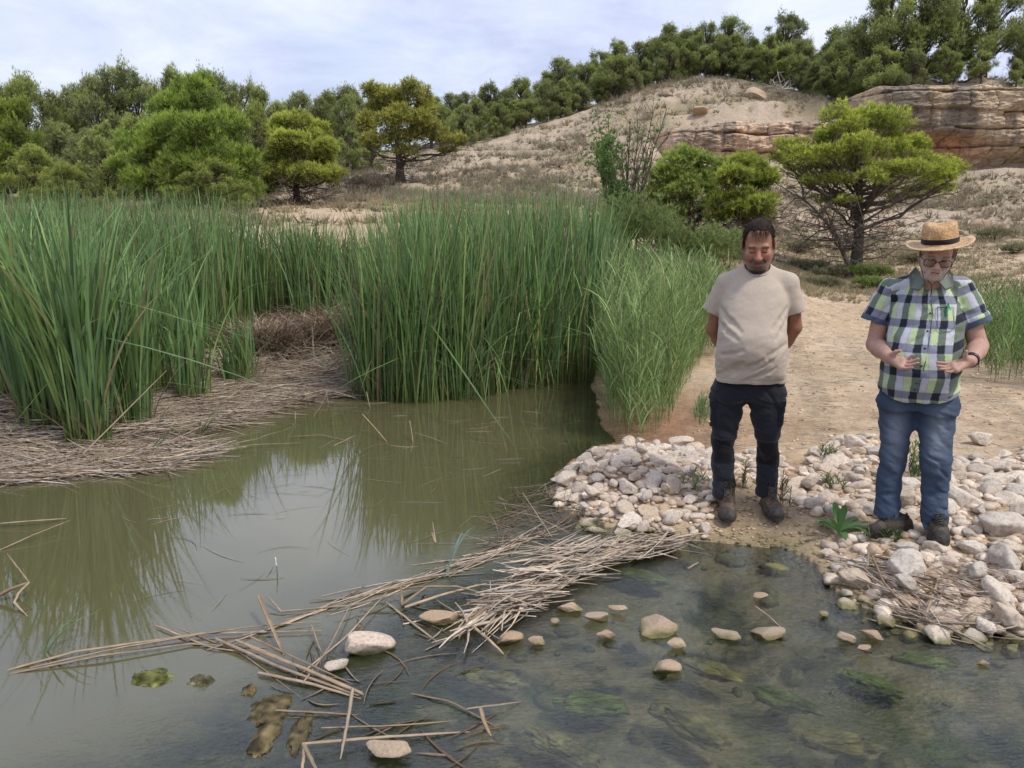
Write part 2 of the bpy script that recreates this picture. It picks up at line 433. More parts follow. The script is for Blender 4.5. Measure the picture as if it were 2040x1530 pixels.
def build_water():
    xs = np.concatenate([np.linspace(-30, -7, 30)[:-1], np.linspace(-7, 4.5, 230), np.linspace(4.5, 12, 12)[1:]])
    ys = np.concatenate([np.linspace(0.3, 9.5, 190), np.linspace(9.5, 15, 20)[1:]])
    X, Y = np.meshgrid(xs, ys)
    Z = height(X, Y, False)
    depth = np.clip(-Z, 0, 1)
    rx = X * 0.80 + (3.75 - Y) * 0.62 + 0.35 * fbm(X * 0.9, Y * 0.9, octs=3, seed=61)
    riff = sstep(-1.0, 0.45, rx)
    k = 16 * (1 - riff) + 1.15 * riff
    murk = 1 - np.exp(-depth * k)
    nx, ny = len(xs), len(ys)
    V = np.stack([X, Y, 0 * X], -1).reshape(-1, 3)
    i = np.arange(ny - 1)[:, None] * nx; j = np.arange(nx - 1)[None]
    F = np.stack([i + j, i + j + 1, i + nx + j + 1, i + nx + j], -1).reshape(-1, 4)
    m, nt, out = new_mat('pond_water')
    mk_ = node(nt, 'ShaderNodeAttribute', attribute_name='murk').outputs['Fac']
    rf = node(nt, 'ShaderNodeAttribute', attribute_name='riffle').outputs['Fac']
    pos = node(nt, 'ShaderNodeNewGeometry').outputs['Position']
    mp = node(nt, 'ShaderNodeMapping', {'Vector': pos, 'Scale': (1.0, 2.0, 1), 'Rotation': (0, 0, R(-18))}).outputs[0]
    a = noise(nt, mp, 8, 3, 0.5, 0.6)
    b = noise(nt, mp, 36, 3, 0.55, 1.0)
    l = noise(nt, pos, 2.2, 2, 0.5)
    hh = mth(nt, 'ADD', mth(nt, 'MULTIPLY', a, 0.0065), mth(nt, 'MULTIPLY', b, 0.0060))
    hh = mth(nt, 'MULTIPLY', hh, mrange(nt, rf, 0.15, 1.0, 0.012, 1.0))
    hh = mth(nt, 'MULTIPLY', hh, mrange(nt, l, 0.35, 0.65, 0.5, 1.25))
    bmp = node(nt, 'ShaderNodeBump', {'Height': hh, 'Strength': 1.0, 'Distance': 0.8})
    col = mixc(nt, noise(nt, pos, 1.2, 4), (0.090, 0.084, 0.040), (0.106, 0.097, 0.047))
    col = mixc(nt, mrange(nt, rf, 0.3, 0.9), col, mixc(nt, mrange(nt, noise(nt, mp, 3.2, 8, 0.72, 1.2), 0.40, 0.64), (0.010, 0.022, 0.012), (0.075, 0.082, 0.030)))
    dif = node(nt, 'ShaderNodeBsdfDiffuse', {'Color': col})
    tr = node(nt, 'ShaderNodeBsdfTransparent', {'Color': (0.86, 0.93, 0.87, 1)})
    body = node(nt, 'ShaderNodeMixShader', {0: mk_, 1: tr.outputs[0], 2: dif.outputs[0]})
    gl = node(nt, 'ShaderNodeBsdfGlossy', {'Color': (1, 1, 1, 1), 'Roughness': 0.006, 'Normal': bmp.outputs[0]})
    fr = node(nt, 'ShaderNodeFresnel', {'IOR': mrange(nt, rf, 0.1, 0.9, 2.0, 1.72), 'Normal': bmp.outputs[0]})
    s = node(nt, 'ShaderNodeMixShader', {0: fr.outputs[0], 1: body.outputs[0], 2: gl.outputs[0]})
    nt.links.new(s.outputs[0], out.inputs['Surface'])
    tag(mk('water', V, F, m, attrs={'murk': murk.ravel(), 'riffle': riff.ravel()}), kind='structure')

build_ground()
build_water()
# ------------------------------------------------------------------ sandstone ledges
def polyf(pts, x):
    p = np.array(pts, float)
    return np.interp(x, p[:, 0], p[:, 1])

def build_cliff(name, label, pxr, Yf, topf, botf, seed, style):
    n, mz = int((pxr[1] - pxr[0]) / 1.6), 170
    px = np.linspace(pxr[0], pxr[1], n)
    Y0 = polyf(Yf, px)
    top = np.array([at_y(a, polyf(topf, a), b)[2] for a, b in zip(px, Y0)])
    bot = np.array([at_y(a, polyf(botf, a), b)[2] for a, b in zip(px, Y0)]) - 0.9
    X0 = np.array([at_y(a, 300, b)[0] for a, b in zip(px, Y0)])
    top = top + 0.10 * fbm(X0 * 1.2, 0 * X0, octs=4, seed=seed + 1)
    t = np.linspace(0, 1, mz)
    # rows: face from bottom to top, then the cap running back
    zf = bot[None] + (top - bot)[None] * t[:, None]
    Xf = np.broadcast_to(X0, zf.shape)
    s = Xf; h = zf - top[None]
    warp = 0.18 * fbm(s * 0.5, zf * 0.5, octs=3, seed=seed + 2)
    # beds of unequal thickness
    bz = (zf + warp + 0.05 * s * (style == 'big')) * (1.15 if style == 'big' else 1.1)
    bi = np.floor(bz); bf = bz - bi
    bedoff = (_h3(bi, bi * 0, np.floor(s * 0.23 + 0.7 * bi), seed) - 0.5)
    crack = np.exp(-((bf - 0.5) / 0.46) ** 14)
    js = s * 0.75 + 0.35 * fbm(s * 0.3, zf * 0.8, octs=2, seed=seed + 4) + 0.37 * bi * (style == 'big')
    ji = np.floor(js); jf = js - ji
    joint = np.exp(-((jf - 0.5) / 0.485) ** 22)
    blk = (_h3(ji, bi if style == 'big' else bi * 0, bi * 0, seed + 6) - 0.5)
    d = 0.24 * bedoff + 0.35 * blk
    has = _h3(ji, bi, bi * 0, seed + 8) > 0.55
    d = d - (1 - crack) * np.where(has, 0.50, 0.14) - (1 - joint) * np.where(_h3(ji, bi, bi * 0, seed + 9) > 0.4, 0.22, 0.04)
    d = d + 0.35 * fbm(s * 0.45, zf * 0.55, octs=5, seed=seed + 10) + 0.22 * fbm(s * 1.6, zf * 5.0, octs=5, seed=seed + 11, gain=.6)
    d = d - 0.16 * sstep(-0.2, 0.0, h)                     # rounded brow
    rec = np.zeros_like(d)
    if style == 'big':
        # recessed orange bed under the overhang
        cx = at_y(1868, 300, 40.5)[0]
        hz = at_y(1868, 298, 40.5)[2]
        rec = np.exp(-((s - cx) / 2.4) ** 4) * np.exp(-((zf - hz + 0.12 * (s - cx)) / 0.85) ** 4)
        d = d - 1.25 * rec
        lowz = at_y(1940, 318, 40)[2]
        pil = np.exp(-((s - at_y(1945, 320, 40)[0]) / 0.9) ** 4)
        und = sstep(lowz + 0.6, lowz - 0.2, zf) * (1 - 0.75 * pil)
        d = d - 1.3 * und
    else:
        und = sstep(0.62, 0.28, t)[:, None] * (0.6 + 0.4 * fbm(s * 0.4, 0 * s, octs=2, seed=seed + 15))
        d = d - 1.0 * und
    ends = np.minimum(sstep(0, 1.2, s - X0.min()), 1.0)
    Yg = Y0[None] - d + (1 - ends) * 2.0
    V = np.stack([Xf, Yg, zf], -1)
    capn = 22
    tt = np.linspace(0, 1, capn + 1)[1:]
    cx_ = np.broadcast_to(X0, (capn, n))
    cy = Yg[-1][None] + tt[:, None] ** 1.3 * 4.0
    cz = top[None] + 0.22 * np.sqrt(tt)[:, None] - 1.1 * (tt ** 2)[:, None] + 0.10 * fbm(cx_ * 1.5, cy * 1.5, octs=4, seed=seed + 20) * tt[:, None]
    V = np.concatenate([V, np.stack([cx_, cy, cz], -1)], 0)
    rows = V.shape[0]
    sx, sz = V[..., 0], V[..., 2]
    tan = np.array([0.38, 0.295, 0.20]); grey = np.array([0.17, 0.145, 0.115]); pink = np.array([0.43, 0.315, 0.225]); org = np.array([0.37, 0.205, 0.115]); pale = np.array([0.48, 0.385, 0.28])
    st = fbm(sx * 1.1, sz * 0.22, octs=5, seed=seed + 30)
    C = (pink if style != 'big' else tan) + (pale - tan) * sstep(0, 0.5, fbm(sx * 0.6, sz * 1.6, octs=4, seed=seed + 31))[..., None] * 0.5
    C = C + (grey - C) * (sstep(-0.12, 0.22, st + 0.18 * fbm(sx * 0.25, sz * 0.25, octs=2, seed=seed + 32)) * (0.85 if style == 'big' else 0.75))[..., None]
    C = C + (org - C) * (sstep(0.25, 0.6, fbm(sx * 0.8, sz * 0.9, octs=4, seed=seed + 33)) * 0.35)[..., None]
    rr_ = np.concatenate([rec, np.zeros((capn, n))], 0)
    C = C + (org - C) * np.clip(rr_ * 1.1, 0, 0.9)[..., None]
    uu = np.concatenate([np.broadcast_to(und, zf.shape), np.zeros((capn, n))], 0)
    C = C + (pale * 0.95 - C) * np.clip(uu * 0.8, 0, 1)[..., None]
    i = np.arange(rows - 1)[:, None] * n; j = np.arange(n - 1)[None]
    F = np.stack([i + j, i + j + 1, i + n + j + 1, i + n + j], -1).reshape(-1, 4)
    o = mk(name, V.reshape(-1, 3), F, M_ROCKFACE, col=C.reshape(-1, 3))
    tag(o, label, 'cliff', kind='structure')

def rock_face():
    m, nt, out = new_mat('sandstone')
    at = node(nt, 'ShaderNodeAttribute', attribute_name='Col').outputs['Color']
    co = node(nt, 'ShaderNodeTexCoord').outputs['Object']
    n1 = noise(nt, co, 1.6, 8, 0.68)
    n2 = noise(nt, co, 7, 6, 0.7)
    lay = noise(nt, node(nt, 'ShaderNodeMapping', {'Vector': co, 'Scale': (0.5, 0.5, 5.0)}).outputs[0], 1.8, 6, 0.65, 0.6)
    stv = noise(nt, node(nt, 'ShaderNodeMapping', {'Vector': co, 'Scale': (3.0, 3.0, 0.35)}).outputs[0], 1.2, 5, 0.6)
    f = mth(nt, 'MULTIPLY', mrange(nt, n1, .3, .7, .68, 1.3, False), mrange(nt, n2, .3, .7, .8, 1.2, False))
    f = mth(nt, 'MULTIPLY', f, mrange(nt, lay, .36, .5, 1.0, 1.25))
    f = mth(nt, 'MULTIPLY', f, mrange(nt, stv, .50, .66, 1.12, .74))
    c = node(nt, 'ShaderNodeVectorMath', {0: at}, operation='SCALE'); nt.links.new(f, c.inputs['Scale'])
    v = node(nt, 'ShaderNodeTexVoronoi', {'Vector': node(nt, 'ShaderNodeMapping', {'Vector': co, 'Scale': (1, 1, 2.2)}).outputs[0], 'Scale': 0.9}, feature='DISTANCE_TO_EDGE').outputs['Distance']
    h = mth(nt, 'ADD', mth(nt, 'MULTIPLY', lay, .5), mth(nt, 'MULTIPLY', n2, .25))
    h = mth(nt, 'ADD', h, mrange(nt, v, 0.0, .05, 0, .22))
    b = node(nt, 'ShaderNodeBump', {'Height': h, 'Strength': 0.8, 'Distance': .28})
    p = node(nt, 'ShaderNodeBsdfPrincipled', {'Base Color': c.outputs[0], 'Roughness': .95, 'Specular IOR Level': .1, 'Normal': b.outputs[0]})
    nt.links.new(p.outputs[0], out.inputs['Surface'])
    return m
M_ROCKFACE = rock_face()
M_LEAF = mat_vcol('foliage', 0.55, 1.5, 0.15, 0, 0, trans=0.48, randamt=0.16, spec=0.2)
M_BARK = mat_vcol('bark', 0.95, 14, 0.35, 25, 0.8, 0.03, spec=0.1)
M_BLADE = mat_vcol('reed_blade', 0.45, 4, 0.12, 0, 0, trans=0.35, spec=0.3)
M_STRAW = mat_vcol('dead_straw', 0.8, 25, 0.3, 60, 0.3, 0.004, trans=0.08, spec=0.2)

build_cliff('sandstone_outcrop', 'tall layered brown sandstone cliff with an orange overhang below the right pines', (1655, 2700),
            [(1655, 45.5), (1720, 43.0), (1790, 41.6), (1900, 40.4), (2040, 39.6), (2700, 37.0)],
            [(1655, 208), (1690, 195), (1740, 174), (1790, 169), (1920, 170), (1950, 165), (1990, 173), (2040, 177), (2300, 172), (2700, 175)],
            [(1655, 300), (1720, 385), (1770, 390), (1900, 350), (2040, 340), (2700, 340)], 100, 'big')
build_cliff('sandstone_ledge', 'low pinkish sandstone ledge with grey streaks below the rounded hill', (1290, 1760),
            [(1290, 42.4), (1340, 41.0), (1440, 40.6), (1560, 40.8), (1760, 41.6)],
            [(1290, 268), (1330, 258), (1400, 251), (1440, 246), (1600, 241), (1700, 236), (1760, 236)],
            [(1290, 330), (1340, 322), (1440, 328), (1560, 325), (1760, 330)], 200, 'low')

# ------------------------------------------------------------------ branches and foliage
rng = np.random.default_rng(7)
def frame_of(d):
    d = d / (np.linalg.norm(d) + 1e-9)
    a = np.cross(d, [0, 0, 1.0]) if abs(d[2]) < 0.9 else np.cross(d, [1.0, 0, 0])
    a /= np.linalg.norm(a)
    return a, np.cross(d, a)

def tube(acc, pts, rad, col, n=6, cap=False):
    pts = np.asarray(pts, float); m = len(pts)
    rad = np.broadcast_to(rad, (m,)) if np.ndim(rad) else np.full(m, rad)
    V = np.zeros((m, n, 3)); an = np.linspace(0, 2 * PI, n, endpoint=False)
    a = None
    for i in range(m):
        d = pts[min(i + 1, m - 1)] - pts[max(i - 1, 0)]
        if a is None: a, b = frame_of(d)
        else:
            dn = d / (np.linalg.norm(d) + 1e-9)
            a = a - dn * np.dot(a, dn); a /= np.linalg.norm(a) + 1e-9; b = np.cross(dn, a)
        V[i] = pts[i] + rad[i] * (np.cos(an)[:, None] * a + np.sin(an)[:, None] * b)
    i = np.arange(m - 1)[:, None] * n; j = np.arange(n)[None]; j2 = (j + 1) % n
    F = np.stack([i + j, i + j2, i + n + j2, i + n + j], -1).reshape(-1, 4)
    acc.add(V.reshape(-1, 3), F, col)

def wob(a, b, k, amt, sag=0.0, g=None):
    g = g or rng
    a = np.asarray(a, float); b = np.asarray(b, float)
    t = np.linspace(0, 1, k)[:, None]
    L = np.linalg.norm(b - a)
    P = a + (b - a) * t
    n = g.normal(0, amt * L, (k, 3)) * np.sin(t * PI)
    P = P + n; P[:, 2] -= sag * L * np.sin(t[:, 0] * PI)
    return P

def tufts(P, D, L, W, C, k=5, spread=0.75, g=None):
    """P tuft origins, D directions; k thin needle sprays each. returns V, F, C"""
    g = g or rng
    N = len(P)
    P = np.repeat(P, k, 0); D = np.repeat(D, k, 0)
    d = D + g.normal(0, spread, (N * k, 3)); d /= np.linalg.norm(d, axis=1)[:, None]
    l = (L * g.uniform(0.6, 1.25, N * k))[:, None] if np.ndim(L) == 0 else (np.repeat(L, k) * g.uniform(0.6, 1.25, N * k))[:, None]
    s = np.cross(d, g.normal(0, 1, (N * k, 3))); s /= np.linalg.norm(s, axis=1)[:, None] + 1e-9
    V = np.stack([P - s * W, P + s * W, P + d * l], 1)
    V[:, 0] += d * l * 0.1
    c = np.repeat(C, k, 0) * g.uniform(0.8, 1.2, (N * k, 1))
    Cc = np.stack([c * 0.85, c * 0.85, c * 1.15], 1)
    F = np.arange(N * k * 3).reshape(-1, 3)
    return V.reshape(-1, 3), F, Cc.reshape(-1, 3)

DARKP = (np.array([0.196, 0.225, 0.109]), np.array([0.464, 0.507, 0.174]))
MIDP = (np.array([0.203, 0.245, 0.091]), np.array([0.504, 0.574, 0.154]))
BRIP = (np.array([0.176, 0.243, 0.061]), np.array([0.486, 0.594, 0.108]))
YELP = (np.array([0.120, 0.150, 0.032]), np.array([0.400, 0.440, 0.060]))

def lobe_tufts(lobes, ntot, pal, L, W, k=5, g=None, shell=0.55, feather=0.2, updir=0.5, flip=1.0):
    g = g or rng
    vol = np.array([max(r[0] * r[2], 0.01) for _, r in lobes]); vol = vol / vol.sum()
    Ps, Ds, Cs = [], [], []
    for (c, r), f in zip(lobes, vol):
        n = max(int(ntot * f), 8)
        u = g.normal(0, 1, (n, 3)); u /= np.linalg.norm(u, axis=1)[:, None]
        u[:, 2] = np.where((u[:, 2] < -0.25) & (g.uniform(0, 1, n) < flip), -u[:, 2] * g.uniform(-0.6, 1, n), u[:, 2])
        rad = (1 - (1 - shell) * g.uniform(0, 1, n) ** 1.5)
        p3 = u * rad[:, None]
        # clumpy surface, with gaps
        q = u * 2.6 + np.array(c) * 1.7
        nn = fbm(q[:, 0], q[:, 1], q[:, 2], octs=2, seed=77)
        keep = (nn > -0.22) | (g.uniform(0, 1, n) < 0.3)
        rad2 = rad * (1 + feather * nn + g.normal(0, 0.05, n))
        P = np.array(c) + u * rad2[:, None] * np.array(r)
        D = u * 0.8 + np.array([0, 0, updir])
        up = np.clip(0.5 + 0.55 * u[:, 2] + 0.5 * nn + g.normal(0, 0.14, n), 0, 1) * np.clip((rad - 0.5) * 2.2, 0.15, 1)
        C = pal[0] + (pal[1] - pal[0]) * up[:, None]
        Ps.append(P[keep]); Ds.append(D[keep]); Cs.append(C[keep])
    return tufts(np.concatenate(Ps), np.concatenate(Ds), L, W, np.concatenate(Cs), k, g=g)

BARK = np.array([0.085, 0.068, 0.055]); DEAD = np.array([0.15, 0.125, 0.105])
def make_pine(name, lobes, trunk, tr, ntuft, pal, L, W, k=5, twigs=0, g=None, deadz=None, barkc=BARK, limbr=0.35, updir=0.5, shell=0.55, link=True, feather=0.2, sub=5, flip=1.0, limbs=None):
    """trunk: points in local space; lobes: (centre, radii) in local space. returns list of child meshes under an Empty"""
    g = g or rng
    root = empty(name) if link else None
    A = Acc()
    trunk = np.array(trunk, float); m = len(trunk)
    tube(A, trunk, np.linspace(tr, tr * 0.3, m) * (1 + 0.35 * np.exp(-np.arange(m) * 1.5)), barkc, 9)
    cum = np.linspace(0, 1, m)
    top = trunk[-1][2]; bot = trunk[0][2]
    for c, r in (limbs or lobes):
        c = np.array(c, float)
        zt = bot + (c[2] - bot) * g.uniform(0.55, 0.8)
        zt = max(zt, bot + 0.22 * (top - bot)); zt = min(zt, top * 0.98)
        t = (zt - bot) / (top - bot + 1e-9)
        a = np.array([np.interp(zt, trunk[:, 2], trunk[:, i]) for i in range(3)])
        ln = np.linalg.norm(c - a)
        r0 = min(tr * (1 - 0.65 * t) * 0.6, limbr * 0.08 + 0.013 * ln)
        P = wob(a, c, 7, 0.035, 0.04, g)
        tube(A, P, np.linspace(r0, r0 * 0.35, 7), barkc, 6)
        for _ in range(sub):
            i = g.integers(2, 7)
            e = c + g.normal(0, 0.45, 3) * np.array(r) * 1.1
            tube(A, wob(P[i], e, 5, 0.06, 0.0, g), np.linspace(r0 * 0.4, 0.006, 5), barkc * 1.15, 4)
    for _ in range(twigs):
        t = g.uniform(0.12, 0.75)
        i = t * (m - 1); a = trunk[int(i)] + (trunk[min(int(i) + 1, m - 1)] - trunk[int(i)]) * (i % 1)
        an = g.uniform(0, 2 * PI); ln = g.uniform(0.4, 1.0) * (deadz or 1.5)
        e = a + np.array([math.cos(an) * ln, math.sin(an) * ln, g.uniform(-0.15, 0.35) * ln])
        P = wob(a, e, 6, 0.05, 0.02, g)
        tube(A, P, np.linspace(0.016, 0.005, 6), DEAD, 4)
        for _ in range(7):
            q = P[g.integers(1, 6)]
            f = q + g.normal(0, 0.22, 3) * ln * 0.8 + (e - a) * 0.15
            tube(A, wob(q, f, 4, 0.08, 0, g), np.linspace(0.008, 0.003, 4), DEAD * g.uniform(0.8, 1.3), 3)
    tm = A.build('trunk', M_BARK, root)
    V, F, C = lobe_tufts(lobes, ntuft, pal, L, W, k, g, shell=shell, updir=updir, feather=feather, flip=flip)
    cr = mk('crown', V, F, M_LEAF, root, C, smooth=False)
    return root

def rand_lobes(g, H, Wd, z0, n, shape='cone'):
    out = []
    n = int(n * 2.6)
    for i in range(n):
        f = g.uniform(0, 1) ** 0.9
        z = z0 + 0.25 + (H - z0 - 0.9) * f
        if shape == 'cone': env = Wd * (1 - 0.66 * f)
        elif shape == 'round': env = Wd * math.sqrt(max(0.12, 1 - (1.7 * f - 0.62) ** 2))
        else: env = Wd * (0.62 + 0.25 * math.sin(f * 3.1))
        rad = env * math.sqrt(g.uniform(0.05, 1))
        a = g.uniform(0, 6.28)
        s = Wd * g.uniform(0.11, 0.27) * (1 - 0.2 * f)
        out.append(((math.cos(a) * rad, math.sin(a) * rad, z), (s, s, s * g.uniform(1.1, 2.1))))
    for _ in range(3):
        out.append(((g.uniform(-.5, .5), g.uniform(-.5, .5), H - g.uniform(0.5, 1.1)), (Wd * 0.14, Wd * 0.14, 0.5)))
    return out

# prototypes for the woods, 7 m tall
PROTO = []
def proto(seed, shape, Wd, z0, n, pal, nt=9000):
    g = np.random.default_rng(seed)
    lobes = rand_lobes(g, 7.0, Wd, z0, n, shape)
    tp = wob((0, 0, -0.5), (g.uniform(-.3, .3), g.uniform(-.3, .3), 6.4), 8, 0.015, 0, g)
    tp = tp[np.argsort(tp[:, 2])]
    return make_pine('pine_tree', lobes, tp, 0.15, nt, pal, 0.23, 0.0145, 5, twigs=12, shell=0.2, feather=0.7, updir=1.5, flip=0.25, g=g, deadz=1.6, sub=3)
def mixp(a, b, t): return (a[0] + (b[0] - a[0]) * t, a[1] + (b[1] - a[1]) * t)
specs = [(11, 'cone', 2.3, 0.3, 22, DARKP), (12, 'round', 2.5, 0.5, 22, mixp(DARKP, MIDP, 0.5)), (13, 'tall', 2.0, 0.5, 20, DARKP), (14, 'cone', 2.1, 0.1, 20, mixp(DARKP, MIDP, 0.4)),
         (15, 'round', 2.5, 0.5, 17, mixp(DARKP, MIDP, 0.7)), (16, 'cone', 2.2, 0.6, 16, BRIP), (17, 'round', 2.4, 1.0, 17, mixp(MIDP, YELP, 0.35)), (18, 'tall', 2.0, 0.2, 16, MIDP)]
PROTO = [proto(*s) for s in specs]
_used = [False] * len(PROTO)
def put_pine(k, px, pytop, Y, widen=1.0, rz=None, label='', group=None):
    if not _used[k]:
        o = PROTO[k]; _used[k] = True
    else:
        o = copy_tree(PROTO[k])
    x = at_y(px, (pytop + 300) / 2, Y)[0]
    zb = gz(x, Y); zt = at_y(px, pytop, Y)[2]
    s = max((zt - zb) / 6.95, 0.2)
    o.location = (x, Y, zb)
    o.scale = (s * widen, s * widen, s)
    o.rotation_euler = (0, 0, rz if rz is not None else random.uniform(0, 6.28))
    tag(o, label, 'tree', group)
    return o
random.seed(4)
ORD = ['first', 'second', 'third', 'fourth', 'fifth', 'sixth', 'seventh', 'eighth', 'ninth', 'tenth', 'eleventh', 'twelfth', 'thirteenth', 'fourteenth', 'fifteenth', 'sixteenth',
       'seventeenth', 'eighteenth', 'nineteenth', 'twentieth', 'twenty-first', 'twenty-second', 'twenty-third', 'twenty-fourth', 'twenty-fifth', 'twenty-sixth', 'twenty-seventh', 'twenty-eighth', 'twenty-ninth', 'thirtieth',
       'thirty-first', 'thirty-second', 'thirty-third', 'thirty-fourth', 'thirty-fifth', 'thirty-sixth']
ridge_top = [(600, 180), (650, 175), (700, 172), (860, 190), (900, 184), (930, 182), (975, 162), (1005, 178), (1040, 157), (1085, 138), (1118, 113), (1160, 124), (1200, 102), (1236, 76), (1275, 82), (1330, 48),
             (1365, 60), (1405, 44), (1455, 34), (1492, 72), (1560, 28), (1600, 92), (1660, 48), (1700, 62)]
pr = [0, 3, 1, 4, 0, 2, 3, 0, 1, 3, 0, 4, 2, 3, 0, 4, 1, 4, 1, 3, 2, 0, 3, 1]
for i, ((px, py), k) in enumerate(zip(ridge_top, pr)):
    Y = 62 + random.uniform(-1.5, 2.5) if px > 880 else 56
    put_pine(k, px, py, Y, random.uniform(1.15, 1.5), label='dark green pine of the tall row along the skyline ridge, %s from the left' % ORD[i], group='tall pines along the ridge')
for i, px in enumerate(np.linspace(890, 1700, 22)):
    py = np.interp(px, [p[0] for p in ridge_top], [p[1] for p in ridge_top]) + random.uniform(6, 30)
    put_pine([4, 0, 3, 1, 2][i % 5], px + random.uniform(-9, 9), py, 66 + random.uniform(0, 3), random.uniform(1.3, 1.6), label='dark pine standing behind the skyline row on the ridge, %s from the left' % ORD[i], group='back row of pines on the ridge')
# smaller front row right at the edge of the bare slope
fr = []
for i, px in enumerate(np.linspace(885, 1735, 26)):
    tp = np.interp(px, [p[0] for p in ridge_top], [p[1] for p in ridge_top])
    base = np.interp(px, [880, 940, 1000, 1100, 1200, 1300, 1430, 1530, 1600, 1680, 1740], [300, 290, 272, 243, 205, 175, 150, 172, 188, 198, 180])
    Y = float(np.interp(px, [880, 1000, 1430, 1530, 1600, 1740], [52.5, 56, 59.8, 58.5, 57, 50])) + random.uniform(-0.3, 0.9)
    fr.append((px + random.uniform(-8, 8), base - (base - tp) * random.uniform(0.55, 0.85), Y))
for i, (px, py, Y) in enumerate(fr):
    put_pine([4, 0, 3, 1, 7][i % 5], px, py, Y, random.uniform(1.2, 1.5), label='low bushy pine at the upper edge of the bare slope, %s from the left' % ORD[i], group='low pines edging the slope')
# big pines on top of the cliff
for i, (k, px, py, Y, wd) in enumerate([(2, 1722, 28, 50, 1.0), (4, 1775, -35, 49, 1.2), (1, 1838, -50, 48.5, 1.15), (7, 1900, -60, 49, 1.15), (4, 1962, -35, 48, 1.1), (2, 2040, 10, 47, 1.0), (1, 2110, -30, 47, 1.1),
                                        (7, 2200, -40, 48, 1.1), (0, 2300, -20, 48, 1.1)]):
    put_pine(k, px, py, Y, wd, label='tall mid green pine on top of the brown cliff, %s from the left' % ORD[i], group='pines on top of the cliff')
for i, (k, px, py, Y, wd) in enumerate([(3, 1640, 130, 52.5, 1.3), (7, 1695, 110, 49, 1.3), (4, 1750, 90, 46.8, 1.3), (0, 1815, 95, 46, 1.3), (7, 1880, 80, 45.6, 1.3), (4, 1950, 100, 45.2, 1.3), (3, 2020, 115, 44.6, 1.3), (4, 2095, 100, 44.4, 1.3)]):
    put_pine(k, px, py, Y, wd, label='low dark pine growing close to the cliff top, %s from the left' % ORD[i], group='low pines at the cliff edge')
# left wood
lw = [(-120, 170, 46), (-50, 160, 45), (15, 165, 46), (50, 148, 46), (105, 172, 45), (150, 165, 47), (190, 150, 46), (228, 126, 45), (280, 158, 46), (340, 122, 44), (385, 148, 46), (430, 146, 45), (475, 160, 46), (520, 172, 45), (553, 198, 46), (640, 190, 50), (690, 190, 50)]
for i, (px, py, Y) in enumerate(lw):
    put_pine([0, 1, 2, 4, 3][i % 5], px, py, Y, random.uniform(0.85, 1.1), label='dark pine of the tall wood behind the left thicket, %s from the left' % ORD[i], group='dark pines of the left wood')
lw2 = [(-80, 250, 37), (0, 262, 38), (130, 240, 38), (175, 255, 36), (260, 225, 37), (310, 240, 38), (480, 240, 37), (530, 250, 38), (650, 265, 40), (700, 255, 41), (740, 262, 43)]
for i, (px, py, Y) in enumerate(lw2):
    put_pine([1, 4, 3, 0, 7][i % 5], px, py, Y, random.uniform(1.2, 1.45), label='medium dark pine under the tall left wood, %s from the left' % ORD[i], group='medium pines of the left wood')
# nearer bright trees at the left
put_pine(5, 28, 196, 29, 1.15, 0.4, label='bright green pine at the left edge behind the tall reeds')
put_pine(6, 62, 290, 25, 1.35, 2.0, label='small yellow-green pine low at the left, above the bent reed')
put_pine(7, 205, 242, 28, 1.1, 1.1, label='mid green rounded pine left of the big feathery pine')
put_pine(6, 130, 395, 20, 1.6, 1.7, label='low bright bush just above the reeds at the left')
put_pine(6, 420, 352, 20.5, 1.9, 3.0, label='low yellow-green bush at the foot of the big feathery pine')
put_pine(6, 505, 205, 33, 1.0, 4.0, label='yellow-green pine tucked behind the right side of the feathery pine')
put_pine(6, 985, 268, 53, 1.1, 2.2, label='tiny lone pine on the grassy edge of the slope')
for o in [PROTO[k] for k in range(len(PROTO)) if not _used[k]]:
    for c in list(o.children): bpy.data.objects.remove(c)
    bpy.data.objects.remove(o)

def hero(name, label, Y, lobes_px, trunk_px, tr, nt, pal, L, W, **kw):
    """lobes_px: (px, py, dy, r_px_x, r_px_z)"""
    bx, by = trunk_px[0]
    x0 = at_y(bx, by, Y)[0]; z0 = gz(x0, Y) - 0.1
    tp = [np.array(at_y(a, b, Y)) - (x0, Y, z0) for a, b in trunk_px]
    tp[0][2] = 0
    lobes = []
    gh = np.random.default_rng(int(bx))
    split = []
    for (a, b, dy, rx, rz) in lobes_px:
        for q in range(5):
            u = gh.normal(0, 1, 3); u /= np.linalg.norm(u)
            m = gh.uniform(.35, .75)
            split.append((a + u[0] * rx * m, b + u[2] * rz * m, dy + u[1] * .3, rx * gh.uniform(.40, .70), rz * gh.uniform(.48, .75)))
    main = []
    for (a, b, dy, rx, rz) in lobes_px:
        c = np.array(at_y(a, b + rz * .35, Y + dy)) - (x0, Y, z0); s = (Y + dy) / 1530
        main.append((tuple(c), (rx * s, rx * s * .85, rz * s)))
    for (a, b, dy, rx, rz) in split:
        c = np.array(at_y(a, b, Y + dy)) - (x0, Y, z0)
        s = (Y + dy) / 1530 * 1.0
        lobes.append((tuple(c), (rx * s, rx * s * 0.85, rz * s)))
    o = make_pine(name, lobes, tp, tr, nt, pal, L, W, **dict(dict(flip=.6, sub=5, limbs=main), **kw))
    o.location = (x0, Y, z0)
    tag(o, label, 'tree')
    return o
